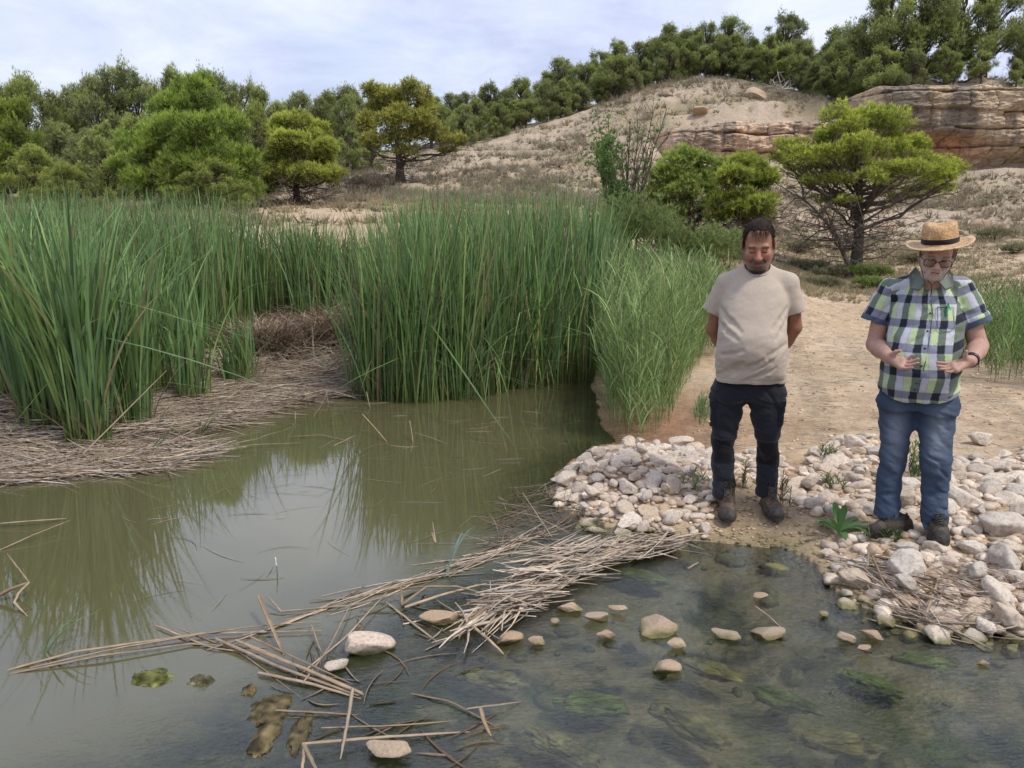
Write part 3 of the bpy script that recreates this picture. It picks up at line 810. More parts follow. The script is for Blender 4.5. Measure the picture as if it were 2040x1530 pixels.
# the umbrella pine right of centre
RP = (np.array([0.205, 0.245, 0.070]), np.array([0.660, 0.740, 0.105]))
hero('pine_tree', 'open lime green pine with a dark bare trunk behind the two men', 22,
     [(1735, 225, 0, 66, 32), (1690, 243, -.5, 50, 30), (1775, 252, .4, 48, 34), (1650, 285, 0, 44, 26), (1715, 290, -.7, 60, 32), (1785, 300, .3, 42, 32),
      (1575, 292, .3, 38, 20), (1600, 315, -.5, 48, 22), (1650, 335, .7, 50, 28), (1720, 300, .9, 50, 34), (1705, 285, -1.2, 38, 22), (1770, 335, -.4, 44, 24), (1830, 290, .4, 26, 24),
      (1860, 325, .1, 56, 28), (1905, 345, -.2, 32, 26), (1800, 340, -1.0, 48, 22), (1860, 350, -.8, 50, 20), (1750, 350, -1.1, 34, 16), (1625, 345, .8, 40, 18), (1660, 355, -.8, 40, 18), (1760, 372, .5, 34, 14), (1830, 372, .6, 44, 14),
      (1590, 335, .8, 32, 16), (1640, 395, .5, 26, 10), (1700, 330, 0, 40, 26), (1600, 360, -.4, 30, 12), (1560, 315, .6, 26, 14), (1690, 400, -.8, 30, 8), (1790, 395, .2, 40, 9), (1870, 375, .4, 36, 12), (1655, 305, -1, 36, 20)],
     [(1702, 556), (1707, 510), (1712, 460), (1711, 410), (1712, 360), (1716, 300), (1725, 250)], 0.17, 16000, RP, 0.115, 0.010, k=6, twigs=90, deadz=2.5, updir=0.8, shell=0.4, feather=0.35, barkc=np.array([.10, .082, .07]))
# leaning dead-barked second stem of the same clump
g2 = np.random.default_rng(31)
A = Acc()
st = [np.array(at_y(a, b, 21.4)) for a, b in [(1692, 560), (1686, 540), (1690, 528), (1678, 500), (1672, 478), (1655, 455), (1630, 425), (1600, 395)]]
tube(A, st, np.linspace(0.085, 0.02, 8), BARK * 1.2, 7)
for i in (3, 4, 5, 6, 7):
    for _ in range(7):
        e = st[i] + g2.normal(0, 0.5, 3) + np.array([-.1, 0, .35])
        P = wob(st[i], e, 5, 0.07, 0, g2); tube(A, P, np.linspace(0.022, 0.005, 5), DEAD * 0.8, 4)
        for _ in range(4):
            q = P[g2.integers(1, 5)]; tube(A, wob(q, q + g2.normal(0, 0.22, 3), 4, 0.08, 0, g2), np.linspace(0.009, 0.003, 4), DEAD, 3)
o = A.build('pine_tree', M_BARK)
tag(o, 'leaning bare dead pine stem just left of the dark trunk', 'tree')
# umbrella pine on the slope, left of centre
hero('pine_tree', 'olive umbrella pine standing alone on the slope above the reeds', 35,
     [(800, 195, 0, 50, 26), (760, 205, 1, 40, 28), (745, 185, 0, 26, 20), (818, 172, -1, 22, 16), (845, 215, .5, 34, 34), (780, 235, -1.5, 44, 26), (825, 240, -1, 36, 22), (735, 245, 0, 30, 26), (790, 215, 1.5, 60, 36),
      (770, 270, -1, 42, 22), (830, 272, 1, 40, 20), (730, 290, -.5, 26, 20), (870, 270, 0, 30, 16), (915, 283, 0, 28, 14), (815, 300, -1, 34, 12), (895, 300, .4, 24, 8), (850, 250, -.8, 34, 18)],
     [(800, 376), (797, 350), (796, 325), (793, 290), (792, 255), (795, 215)], 0.22, 9500, (np.array([0.195, 0.202, 0.072]), np.array([0.559, 0.559, 0.117])), 0.20, 0.018, k=5, twigs=50, deadz=2.6, updir=0.6, shell=0.45, feather=0.3)
# round yellow-green pine
hero('pine_tree', 'round yellow-green pine with grey dead twigs beneath, beside the feathery pine', 26,
     [(575, 240, 0, 38, 26), (610, 262, .4, 40, 24), (560, 280, -.6, 38, 28), (635, 300, 0, 38, 30), (590, 300, -1, 52, 34), (650, 325, .3, 34, 28), (600, 340, -.7, 60, 26), (560, 325, .5, 40, 30), (625, 275, .8, 40, 34), (545, 350, 0, 30, 20), (660, 350, -.4, 26, 18)],
     [(590, 430), (592, 405), (590, 375), (592, 345), (590, 300), (580, 255)], 0.14, 11000, (np.array([0.169, 0.195, 0.058]), np.array([0.559, 0.598, 0.111])), 0.15, 0.014, k=6, twigs=70, deadz=2.0, updir=0.7, shell=0.5, feather=0.2)
# the big feathery pine
hero('pine_tree', 'big feathery bright green pine filling the thicket left of centre', 24,
     [(392, 165, 0, 32, 34), (380, 205, 0, 52, 40), (420, 215, .6, 44, 36), (345, 225, 0, 44, 40), (330, 270, -.6, 52, 40), (400, 265, -1.2, 62, 46), (450, 265, 0, 46, 42), (290, 315, 0, 46, 38), (350, 330, -1, 58, 42), (420, 330, -1.4, 62, 44),
      (480, 320, -.2, 46, 44), (262, 300, .6, 34, 34), (300, 370, -.6, 48, 32), (370, 385, -1.2, 58, 34), (445, 385, -1, 54, 32), (500, 370, 0, 34, 34), (240, 345, 0, 26, 26), (390, 300, 1, 100, 90), (340, 400, .5, 60, 26)],
     [(392, 430), (392, 380), (390, 330), (388, 270), (390, 210), (392, 160)], 0.17, 21000, (np.array([0.131, 0.194, 0.050]), np.array([0.425, 0.550, 0.100])), 0.16, 0.011, k=6, twigs=24, deadz=2.2, updir=1.2, shell=0.45, feather=0.45)
# two pines right of centre
hero('pine_tree', 'yellow-green rounded pine directly behind the bearded man', 20,
     [(1490, 332, 0, 44, 22), (1465, 358, -.4, 48, 28), (1525, 362, .3, 44, 28), (1440, 400, 0, 34, 30), (1495, 405, -.6, 46, 26), (1535, 400, 0, 26, 22), (1470, 430, .2, 40, 18), (1510, 430, .2, 40, 16), (1430, 430, 0, 26, 18)],
     [(1485, 505), (1483, 480), (1484, 450), (1487, 420), (1492, 375)], 0.12, 9500, (np.array([0.10, 0.125, 0.04]), np.array([0.488, 0.562, 0.094])), 0.13, 0.011, k=6, twigs=50, deadz=1.3, updir=0.9, feather=.55, shell=.35)
hero('pine_tree', 'green rounded pine between the bare shrub and the bearded man', 21,
     [(1375, 318, 0, 44, 22), (1340, 345, -.4, 48, 30), (1410, 345, .3, 44, 30), (1318, 390, 0, 40, 34), (1300, 430, 0, 40, 30), (1380, 385, -.6, 46, 30), (1415, 385, 0, 26, 26), (1345, 425, .2, 44, 24), (1395, 425, .2, 44, 24)],
     [(1378, 490), (1378, 460), (1376, 430), (1378, 400), (1378, 350)], 0.12, 9500, (np.array([0.095, 0.13, 0.045]), np.array([0.438, 0.537, 0.119])), 0.12, 0.010, k=6, twigs=40, deadz=1.3, updir=0.9, feather=.55, shell=.35)
# ------------------------------------------------------------------ blades
def blades(B, H, az, lean, curve, W, Cb, Ct, seg=7, face=None, kink=None, g=None, droop=None):
    """B base points (N,3); returns V, F, C for flat tapering blades"""
    g = g or rng
    N = len(B)
    t = np.linspace(0, 1, seg + 1)[None, :, None]
    d = np.stack([np.cos(az), np.sin(az), 0 * az], -1)[:, None, :]
    H_ = H[:, None, None]
    off = lean[:, None, None] * t + curve[:, None, None] * t ** 2.6
    if kink is not None:   # blades with a folded tip
        tk, ka = kink
        e = np.clip(t - tk[:, None, None], 0, 1)
        off = off + e * ka[:, None, None]
        tz = t - e * np.minimum(ka, 1.9)[:, None, None] * 0.85
    else: tz = t
    up = np.array([0, 0, 1.0])
    z = tz * np.sqrt(np.clip(1 - np.clip(off, 0, 0.98) ** 2 * 0.5, 0.05, 1))
    P = B[:, None, :] + d * off * H_ + up * z * H_
    f = az + PI / 2 + g.normal(0, 0.9, N) if face is None else face
    s = np.stack([np.cos(f), np.sin(f), 0 * f], -1)[:, None, :]
    wt = np.clip(0.75 + 1.2 * t, 0, 1) * np.clip((1 - t) * 3.2, 0.03, 1) ** 0.7
    tw = s * (W[:, None, None] * wt * 0.5)
    V = np.stack([P - tw, P + tw], 2).reshape(-1, 3)
    k = (seg + 1) * 2
    base = (np.arange(N) * k)[:, None]
    i = np.arange(seg)[None] * 2
    F = np.stack([base + i, base + i + 1, base + i + 3, base + i + 2], -1).reshape(-1, 4)
    C = Cb[:, None, :] + (Ct - Cb)[:, None, :] * sstep(0.0, 0.3, t)
    C = np.repeat(C[:, :, None, :], 2, 2).reshape(-1, 3)
    return V, F, C

def in_poly(poly, n, g):
    P = np.array(poly, float); lo, hi = P.min(0), P.max(0)
    out = np.zeros((0, 2))
    while len(out) < n:
        q = g.uniform(lo, hi, (n * 3, 2))
        out = np.concatenate([out, q[poly_sd(P, q[:, 0], q[:, 1]) > 0]])
    return out[:n]

def cattails(name, label, poly, n, hfun, seed, nclump=None, lean=0.10, W=0.013, dark=1.0, kinkp=0.05, dead=0.09, under=True):
    g = np.random.default_rng(seed)
    if nclump:
        c = in_poly(poly, nclump, g)
        q = c[g.integers(0, nclump, n)] + g.normal(0, 0.075, (n, 2))
        cid = True
    else:
        q = in_poly(poly, n, g)
    z = height(q[:, 0], q[:, 1], False)
    B = np.stack([q[:, 0], q[:, 1], np.clip(z, -0.2, 0.6) - 0.02], -1)
    H = hfun(q[:, 0], q[:, 1]) * (0.55 + 0.52 * g.uniform(0, 1, n) ** 0.55) * (0.94 + 0.12 * vn(q[:, 0] * 2.5, q[:, 1] * 2.5, seed=seed))
    az = g.uniform(0, 2 * PI, n)
    ln = np.abs(g.normal(0, lean, n)); cu = np.abs(g.normal(0, lean * 1.3, n))
    base = np.array([0.150, 0.250, 0.075]); blue = np.array([0.145, 0.238, 0.112]); yel = np.array([0.28, 0.37, 0.10])
    f = g.uniform(0, 1, n)[:, None]
    Ct = base + (blue - base) * f
    Ct = Ct + (yel - Ct) * (g.uniform(0, 1, n) ** 4)[:, None] * 0.8
    Ct = Ct * (0.62 + 1.05 * g.uniform(0, 1, n) ** 1.4)[:, None] * dark
    dm = g.uniform(0, 1, n) < dead
    Ct[dm] = np.array([0.33, 0.26, 0.14]) * g.uniform(0.6, 1.1, (dm.sum(), 1))
    Cb = np.array([0.15, 0.20, 0.045]) * g.uniform(0.6, 1.3, (n, 1))
    Cb[dm] = Ct[dm] * 0.7
    km = g.uniform(0, 1, n) < kinkp
    tk = np.where(km, g.uniform(0.4, 0.85, n), 2.0); ka = g.uniform(0.6, 1.9, n)
    V, F, C = blades(B, H, az, ln, cu, W * g.uniform(0.7, 1.3, n), Cb, Ct, 8, kink=(tk, ka), g=g)
    A = Acc(); A.add(V, F, C)
    if under:      # short dead leaves hanging at the foot
        m = n // 4
        q2 = q[g.integers(0, n, m)] + g.normal(0, 0.06, (m, 2))
        B2 = np.stack([q2[:, 0], q2[:, 1], np.full(m, 0.0) + np.clip(height(q2[:, 0], q2[:, 1], False), 0, 0.5)], -1)
        Cd = np.array([0.30, 0.23, 0.145]) * g.uniform(0.5, 1.2, (m, 1))
        V, F, C = blades(B2, g.uniform(0.2, 0.7, m), g.uniform(0, 6.28, m), g.uniform(0.1, 0.7, m), g.uniform(0, 0.5, m), 0.009 * g.uniform(0.6, 1.3, m), Cd, Cd, 8, g=g)
        A.add(V, F, C)
    o = A.build(name, M_BLADE, smooth=False)
    return tag(o, label, 'reeds', kind='stuff')

def zpoly(pts, z=0.0): return [at_z(a, b, z) for a, b in pts]
def topfun(pts, Yref=None):
    """reed height at a place so that the tops reach the surveyed height"""
    pp = np.array(pts, float)
    def f(x, y):
        px = 1020 + 1530 * x / np.maximum(y, .1) / 1.0
        py = np.interp(px, pp[:, 0], pp[:, 1])
        v = (765 - py) / 1530; ang = np.arctan(v) - PITCH
        return np.clip(CAMH + y * np.tan(ang) - np.clip(height(x, y, False), 0, 2), 0.6, 3.4) * 1.03
    return f

# centre clump standing in the water
front = zpoly([(704, 792), (740, 800), (830, 806), (940, 798), (1010, 780), (1100, 768), (1185, 755)])
cp = front + [(front[-1][0] + 0.35, 11.5), (front[0][0] + 0.1, 11.3)]
cattails('reed_bed', 'tall dark green cattails standing in the pond in the centre', cp, 4000, topfun([(680, 460), (720, 420), (780, 392), (880, 372), (1000, 368), (1120, 380), (1200, 410), (1300, 450)]), 1, lean=0.085, W=0.017)
fr2 = zpoly([(715, 792), (830, 803), (940, 796), (1010, 780), (1100, 768), (1100, 755), (940, 778), (715, 775)])
cattails('reed_bed', 'front fringe of cattail tussocks with pale yellow feet rising from the water', fr2, 900, lambda x, y: 1.5 + 0.45 * vn(x * 3, y * 3), 2, nclump=22, lean=0.16, W=0.013, kinkp=0.08)
# middle distance bed
bp = [(-7.2, 8.6), at_z(255, 755), at_z(400, 740), at_z(500, 706), at_z(620, 690), at_z(705, 690), (-2.1, 13.5), (-2.5, 15.5), (-11, 15.5), (-9, 10)]
cattails('reed_bed', 'dense green reed bed behind the dead leaf mats left of centre', bp, 10500, topfun([(-200, 385), (0, 390), (200, 400), (350, 396), (480, 398), (600, 420), (700, 450)]), 3, lean=0.10, W=0.017, kinkp=0.06, dead=0.10)
bp3 = [at_z(590, 704), at_z(715, 690), at_z(800, 690), (-1.2, 15.0), (-4.2, 15.0)]
cattails('reed_bed', 'far strip of reeds closing the gap between the middle and centre beds', bp3, 3200, topfun([(400, 415), (600, 432), (700, 445), (800, 440), (900, 420)]), 6, lean=0.10, W=0.017, dead=0.10)
# strip continuing behind the fine grass, towards the path
bp2 = [(1.1, 9.8), (2.3, 10.3), (3.4, 12.5), (1.0, 13.2)]
cattails('reed_bed', 'dark reeds behind the pale green grass left of the bearded man', bp2, 1500, topfun([(1100, 420), (1200, 445), (1300, 490), (1400, 525), (1500, 545)]), 4, lean=0.09)
# near left tussocks
def tuss(px, py, r, n, ptop, seed, label):
    x, y = at_z(px, py, 0.02)
    g = np.random.default_rng(seed)
    poly = [(x + r * math.cos(a) * 1.2, y + r * math.sin(a)) for a in np.linspace(0, 2 * PI, 9)[:-1]]
    v = (765 - ptop) / 1530; h = CAMH + y * math.tan(math.atan(v) - PITCH)
    return cattails('reed_tussock', label, poly, n, lambda X, Y: np.full(X.shape, h) * (0.78 + 0.22 * vn(X * 9, Y * 9)), seed, lean=0.13, W=0.019, kinkp=0.03, dead=0.05)
TL = [(95, 862, .20, 150, 340, 'tall reed tussock growing out of the dead mat near the left edge'), (178, 884, .15, 190, 318, 'tall reed tussock nearest the water at the left with arching tips'),
      (268, 856, .15, 120, 400, 'slimmer reed tussock at the right tip of the left dead mat'), (20, 830, .25, 240, 330, 'reed tussock at the very left edge of the pond'), (-60, 840, .3, 200, 330, 'reed tussock beyond the left edge'),
      (390, 800, .14, 60, 520, 'thin yellowing reed tussock in front of the middle bed'), (55, 780, .4, 300, 370, 'broad reed tussock behind the left dead mat'), (170, 790, .35, 220, 380, 'dense reed tussock behind the nearest left one'), (480, 765, .18, 70, 600, 'low reed tuft among the grey dead leaves'), (300, 790, .3, 150, 440, 'reed tussock between the left mat and the middle bed')]
for i, (a, b, r, n, t, l) in enumerate(TL):
    tag(tuss(a, b, r, n, t, 20 + i, l), cat='reeds')

# fine pale common reed, leafy stems
def leafy(name, label, poly, n, hf, seed, col=(0.16, 0.26, 0.10), nl=9, L=0.26, W=0.010, lean=0.12):
    g = np.random.default_rng(seed)
    q = in_poly(poly, n, g)
    z = np.maximum(height(q[:, 0], q[:, 1], False), -0.05)
    B = np.stack([q[:, 0], q[:, 1], z], -1)
    H = hf(q[:, 0], q[:, 1]) * g.uniform(0.5, 1.05, n) * (0.85 + 0.3 * vn(q[:, 0] * 1.6, q[:, 1] * 1.6, seed=4))
    az = g.uniform(0, 6.28, n); ln = np.abs(g.normal(0, lean, n)); cu = np.abs(g.normal(0, lean, n))
    col = np.array(col)
    Cs = col * g.uniform(0.5, 1.25, (n, 1)) * (0.75 + 0.5 * vn(q[:, 0] * 2, q[:, 1] * 2, seed=9))[:, None]
    A = Acc()
    V, F, C = blades(B, H, az, ln, cu, 0.005 * np.ones(n), Cs * 0.9, Cs, 6, g=g)
    A.add(V, F, C)
    t = np.tile(np.linspace(0.12, 0.97, nl), n) + g.normal(0, 0.03, n * nl); t = np.clip(t, 0.05, 1)
    r = lambda a: np.repeat(a, nl)
    off = r(ln) * t + r(cu) * t ** 2.6
    zz_ = t * np.sqrt(np.clip(1 - np.clip(off, 0, .98) ** 2 * 0.5, .05, 1))
    P = np.repeat(B, nl, 0) + np.stack([np.cos(r(az)) * off, np.sin(r(az)) * off, zz_], -1) * r(H)[:, None]
    m = n * nl
    Lc = np.repeat(Cs, nl, 0) * g.uniform(0.75, 1.3, (m, 1)) * np.array([1, 1, 1])
    dm = g.uniform(0, 1, m) < 0.04; Lc[dm] = (0.42, 0.36, 0.18)
    V, F, C = blades(P, L * g.uniform(0.5, 1.2, m), g.uniform(0, 6.28, m), g.uniform(0.2, 0.75, m), g.uniform(0, 0.5, m), W * g.uniform(0.6, 1.2, m), Lc, Lc, 4, g=g)
    A.add(V, F, C)
    return tag(A.build(name, M_BLADE, smooth=False), label, 'reeds', kind='stuff')
gp = zpoly([(1205, 770), (1212, 850), (1240, 878), (1300, 884), (1330, 872), (1345, 820), (1380, 760), (1405, 720)], 0.05) + [(2.75, 10.0), (3.35, 12.6), (1.5, 10.8)]
leafy('common_reed', 'feathery pale green reeds between the pond and the man in the beige shirt', gp, 1500,
      topfun([(1150, 600), (1210, 575), (1260, 535), (1330, 525), (1400, 530), (1500, 540)]), 41, col=(0.235, 0.33, 0.115), lean=0.11)
g3 = [(5.35, 8.4), (5.7, 7.6), (7.5, 7.0), (10.5, 13.5), (7.2, 13.5), (6.0, 10.5)]
leafy('common_reed', 'feathery green reeds at the right edge behind the man in the hat', g3, 1300, lambda x, y: 0.62 + 0.35 * vn(x * .7, y * .7), 42, col=(0.16, 0.25, 0.075), lean=0.15)
g4 = zpoly([(1400, 862), (1420, 850), (1425, 820), (1395, 815), (1380, 850)], 0.05)
leafy('grass_tuft', 'small wispy green tuft on the damp earth beside the black trousers', g4, 60, lambda x, y: 0.14 + 0 * x, 43, nl=5, L=0.10, W=0.004)

# ------------------------------------------------------------------ hill scrub and dry grass
def scrub(name, label, n, region, hsize, cols, seed, k=16, cat='scrub', minsd=None, W=0.03):
    g = np.random.default_rng(seed)
    px = g.uniform(region[0], region[1], n * 3); Y = np.exp(g.uniform(math.log(region[2]), math.log(region[3]), n * 3))
    x = (px - 1020) / 1530 * Y * 0.96
    nn = fbm(x * 0.25, Y * 0.25, octs=3, seed=seed)
    keep = g.uniform(-0.5, 0.4, n * 3) < nn
    x, Y = x[keep][:n], Y[keep][:n]
    keep = Y < np.interp(x, [-20, -6, 0, 10, 16, 20], [44, 50, 53, 59, 58, 50])
    for P in CLIFFS:
        pxa = 1020 + 1530 * (x / Y) * 1.045
        Yf = np.interp(pxa, P[:, 0], P[:, 1]); kk = np.interp(pxa, P[:, 0], P[:, 3])
        keep &= ~((kk > 0.5) & (np.abs(Y - Yf - 0.8) < 2.6))
    x, Y = x[keep], Y[keep]; n = len(x)
    z = height(x, Y)
    s = hsize * g.uniform(0.4, 1.5, n) * (0.6 + Y / 60)
    cols = np.array(cols); C = cols[g.integers(0, len(cols), n)] * g.uniform(0.75, 1.25, (n, 1))
    off = g.normal(0, 0.35, (n, 4, 3)) * s[:, None, None]; off[..., 2] = np.abs(off[..., 2]) * 0.15
    P = (np.stack([x, Y, z - 0.02], -1)[:, None] + off).reshape(-1, 3)
    D = off.reshape(-1, 3) / np.repeat(s, 4)[:, None] * 1.6 + np.array([0, 0, 0.55])
    V, F, Cc = tufts(P, D, np.repeat(s, 4) * .75, W * .6, np.repeat(C, 4, 0), k // 2, 0.5, g=g)
    tag(mk(name, V, F, M_LEAF, col=Cc, smooth=False), label, cat, kind='stuff')
scrub('dry_scrub', 'grey-brown dry bushes dotted over the bare hillside', 2600, (550, 2300, 27, 60), 0.40, [(0.36, 0.30, 0.22), (0.31, 0.265, 0.19), (0.40, 0.34, 0.25), (0.29, 0.275, 0.17)], 51, k=24)
scrub('dry_grass', 'pale straw-coloured grass on the slopes', 6500, (500, 2400, 24, 60), 0.20, [(0.46, 0.38, 0.24), (0.40, 0.34, 0.2), (0.34, 0.30, 0.17), (0.5, 0.42, 0.28)], 52, k=12, cat='grass', W=0.022)
scrub('dry_grass', 'short dry grass and twigs on the flat behind the men', 5200, (1350, 2300, 15, 28), 0.17, [(0.42, 0.35, 0.22), (0.33, 0.28, 0.18), (0.27, 0.26, 0.13), (0.46, 0.38, 0.26)], 53, k=16, cat='grass', W=0.012)
scrub('dry_grass', 'dry brown scrub under the left pines behind the reeds', 1500, (-200, 1150, 17, 33), 0.30, [(0.34, 0.27, 0.16), (0.40, 0.32, 0.2), (0.2, 0.17, 0.11)], 54, k=16, cat='grass', W=0.02)

# individual bushes near the tree
def bush(px, py, Y, w, h, pal, label, seed, n=900, L=0.10, name='bush', twig=True):
    g = np.random.default_rng(seed)
    x = at_y(px, py, Y)[0]; z = gz(x, Y)
    root = empty(name, (x, Y, z - 0.03))
    A = Acc()
    for _ in range(14):
        e = np.array([g.normal(0, w * 0.35), g.normal(0, w * 0.35), h * g.uniform(0.5, 0.95)])
        tube(A, wob((0, 0, 0), e, 5, 0.07, 0, g), np.linspace(0.012, 0.004, 5), DEAD * 0.8, 4)
    A.build('stems', M_BARK, root)
    lobes = [((g.normal(0, w * 0.28), g.normal(0, w * 0.25), h * g.uniform(0.35, 0.65)), (w * 0.35, w * 0.35, h * 0.42)) for _ in range(6)]
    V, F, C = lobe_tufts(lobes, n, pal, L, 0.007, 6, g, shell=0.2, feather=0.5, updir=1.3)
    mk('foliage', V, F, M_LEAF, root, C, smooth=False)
    tag(root, label, 'bush')
GR = (np.array([0.16, 0.17, 0.09]), np.array([0.36, 0.34, 0.2])); GN = (np.array([0.12, 0.17, 0.05]), np.array([0.32, 0.42, 0.11]))
bush(1610, 522, 22.5, 0.9, 0.32, GR, 'low grey-green bush between the bearded man and the dark trunk', 61)
bush(1740, 548, 21, 0.9, 0.42, GN, 'fresh green bush at the right foot of the dark trunk', 62)
bush(1662, 535, 21.5, 0.7, 0.36, GR, 'greyish bush just left of the forked trunk foot', 63)
bush(1640, 568, 19, 0.7, 0.3, GR, 'low bush at the left edge of the dirt path head', 64)
bush(1730, 575, 18.5, 0.7, 0.3, GN, 'small green bush beside the left shoulder of the man in the hat', 65)
bush(1830, 520, 23, 0.8, 0.35, GR, 'dry bush right behind the straw hat', 66)
bush(1980, 470, 27, 1.3, 0.5, GR, 'wide straw bush right of the straw hat', 67)
bush(2020, 505, 23, 0.9, 0.35, GR, 'dry bush near the right edge above the reeds', 68)
bush(1590, 500, 26, 0.9, 0.4, GR, 'small dry bush right of the bearded head', 69)
bush(720, 400, 30, 1.6, 0.7, (np.array([0.10, 0.085, 0.06]), np.array([0.2, 0.165, 0.11])), 'grey bare bush on the slope left of the umbrella pine', 70)
bush(1445, 470, 16, 1.7, 0.75, (np.array([0.12, 0.16, 0.055]), np.array([0.28, 0.36, 0.12])), 'dark tangled bush left of the bearded head', 71, n=2200)
bush(1300, 480, 14.5, 2.0, 1.15, (np.array([0.12, 0.16, 0.055]), np.array([0.28, 0.36, 0.12])), 'tangled green bush behind the centre reeds', 72, n=3400)
bush(1375, 500, 14, 1.6, 0.85, (np.array([0.12, 0.16, 0.055]), np.array([0.28, 0.36, 0.12])), 'green thicket behind the pale reeds', 73, n=2600)

# bare branched shrub rising behind the reeds
g5 = np.random.default_rng(88)
x0, Y0_, _ = at_y(1245, 450, 14.5); z0 = gz(x0, Y0_)
root = empty('willow_shrub', (x0, Y0_, z0))
A = Acc(); LP, LD = [], []
for i in range(24):
    tx = at_y(g5.uniform(1180, 1330), g5.uniform(222, 340), 14.5)
    e = np.array([tx[0] - x0, g5.normal(0, 0.35), tx[2] - z0])
    P = wob((g5.normal(0, .12), g5.normal(0, .12), 0), e, 9, 0.02, 0, g5)
    tube(A, P, np.linspace(0.024, 0.006, 9), np.array([0.11, 0.09, 0.075]), 5)
    left = e[0] < -0.12
    for _ in range(16):
        k_ = g5.integers(3, 9); a = P[k_]
        f = a + np.array([g5.normal(0, .16), g5.normal(0, .14), g5.uniform(.1, .42)])
        Q = wob(a, f, 4, 0.04, 0, g5); tube(A, Q, np.linspace(0.006, 0.002, 4), np.array([0.12, 0.09, 0.075]), 3)
        for q in Q:
            if g5.uniform() < (0.9 if left else 0.22) * (1.2 - 0.5 * f[2] / 2.6):
                for _ in range(3 if left else 1): LP.append(q + g5.normal(0, .03, 3)); LD.append(g5.normal(0, 1, 3) + (0, 0, .5))
A.build('stems', M_BARK, root)
LP = np.array(LP); LD = np.array(LD)
V, F, C = tufts(LP, LD, 0.075, 0.014, np.array([0.17, 0.30, 0.08]) * g5.uniform(0.7, 1.3, (len(LP), 1)), 4, 0.8, g=g5)
mk('foliage', V, F, M_LEAF, root, C, smooth=False)
tag(root, 'half-bare willow shrub with leaves on its left stems, behind the centre reeds', 'shrub')
# ------------------------------------------------------------------ stones
import bmesh
def stone_material():
    m, nt, out = new_mat('limestone_cobble')
    rnd = node(nt, 'ShaderNodeObjectInfo').outputs['Random']
    co = node(nt, 'ShaderNodeTexCoord').outputs['Object']
    off = node(nt, 'ShaderNodeVectorMath', {0: co, 1: node(nt, 'ShaderNodeCombineXYZ', {0: mth(nt, 'MULTIPLY', rnd, 37.0)}).outputs[0]}, operation='ADD').outputs[0]
    at = node(nt, 'ShaderNodeAttribute', attribute_name='Col').outputs['Color']
    base = ramp(nt, rnd, [(0.0, (0.60, 0.50, 0.39)), (0.2, (0.68, 0.59, 0.49)), (0.4, (0.64, 0.51, 0.41)), (0.55, (0.53, 0.48, 0.42)), (0.7, (0.72, 0.64, 0.54)), (0.85, (0.57, 0.45, 0.33)), (1.0, (0.50, 0.46, 0.41))])
    base = mixc(nt, 1.0, base, at, 'MULTIPLY')
    n1 = noise(nt, off, 6, 6, 0.7)
    n2 = noise(nt, off, 30, 5, 0.7)
    c = mixc(nt, mrange(nt, n1, 0.42, 0.68, 0, 0.7), base, (0.34, 0.25, 0.17))
    sc = node(nt, 'ShaderNodeVectorMath', {0: c}, operation='SCALE'); nt.links.new(mrange(nt, n2, 0.25, 0.75, 0.66, 1.26, False), sc.inputs['Scale'])
    c = sc.outputs[0]
    pos = node(nt, 'ShaderNodeNewGeometry').outputs['Position']
    z = node(nt, 'ShaderNodeSeparateXYZ', {0: pos}).outputs[2]
    zj = mth(nt, 'ADD', z, mth(nt, 'MULTIPLY', mth(nt, 'SUBTRACT', noise(nt, pos, 14, 4), 0.5), 0.05))
    alg = mixc(nt, noise(nt, pos, 22, 4), (0.045, 0.065, 0.018), (0.22, 0.20, 0.06))
    c = mixc(nt, mrange(nt, zj, 0.036, 0.006, 0, 0.85), c, alg)
    rg = mrange(nt, zj, 0.01, 0.045, 0.3, 0.9)
    b = node(nt, 'ShaderNodeBump', {'Height': n2, 'Strength': 0.35, 'Distance': 0.01})
    b2 = node(nt, 'ShaderNodeBump', {'Height': n1, 'Strength': 0.4, 'Distance': 0.03, 'Normal': b.outputs[0]})
    p = node(nt, 'ShaderNodeBsdfPrincipled', {'Base Color': c, 'Roughness': rg, 'Specular IOR Level': 0.2, 'Normal': b2.outputs[0]})
    nt.links.new(p.outputs[0], out.inputs['Surface'])
    return m
M_STONE = stone_material()

def ico(sub):
    bm = bmesh.new(); bmesh.ops.create_icosphere(bm, subdivisions=sub, radius=1.0)
    V = np.array([v.co[:] for v in bm.verts]); F = np.array([[v.index for v in f.verts] for f in bm.faces]); bm.free()
    return V, F
IV, IF = ico(4)
def stone_mesh(seed, blocky=0.5, tint=(1, 1, 1), flat=1.0):
    g = np.random.default_rng(seed)
    V = IV.copy()
    # cut by random planes, softly, so that the stone has worn facets
    for _ in range(int(7 + 9 * blocky)):
        n = g.normal(0, 1, 3); n /= np.linalg.norm(n); h = g.uniform(0.5, 0.86)
        d = V @ n - h
        V = V - np.outer(np.where(d > 0, d * 0.88, 0), n)
    u = IV * 1.4 + seed * 3.1
    V = V * (1 + 0.19 * fbm(u[:, 0], u[:, 1], u[:, 2], octs=3, seed=seed))[:, None]
    u = IV * 5
    V = V * (1 + 0.025 * fbm(u[:, 0], u[:, 1], u[:, 2], octs=3, seed=seed + 1))[:, None]
    V = V / np.abs(V).max(0) * (1, 1, flat)
    V = V * np.array([1.0, g.uniform(0.58, 0.88), g.uniform(0.40, 0.64)])
    o = mk('stone', V, IF, M_STONE, col=tint, link=False)
    me = o.data; bpy.data.objects.remove(o)
    me['h'] = float(V[:, 2].max())
    return me
SM = [stone_mesh(i, 0.2 + 0.1 * (i % 8)) for i in range(16)]
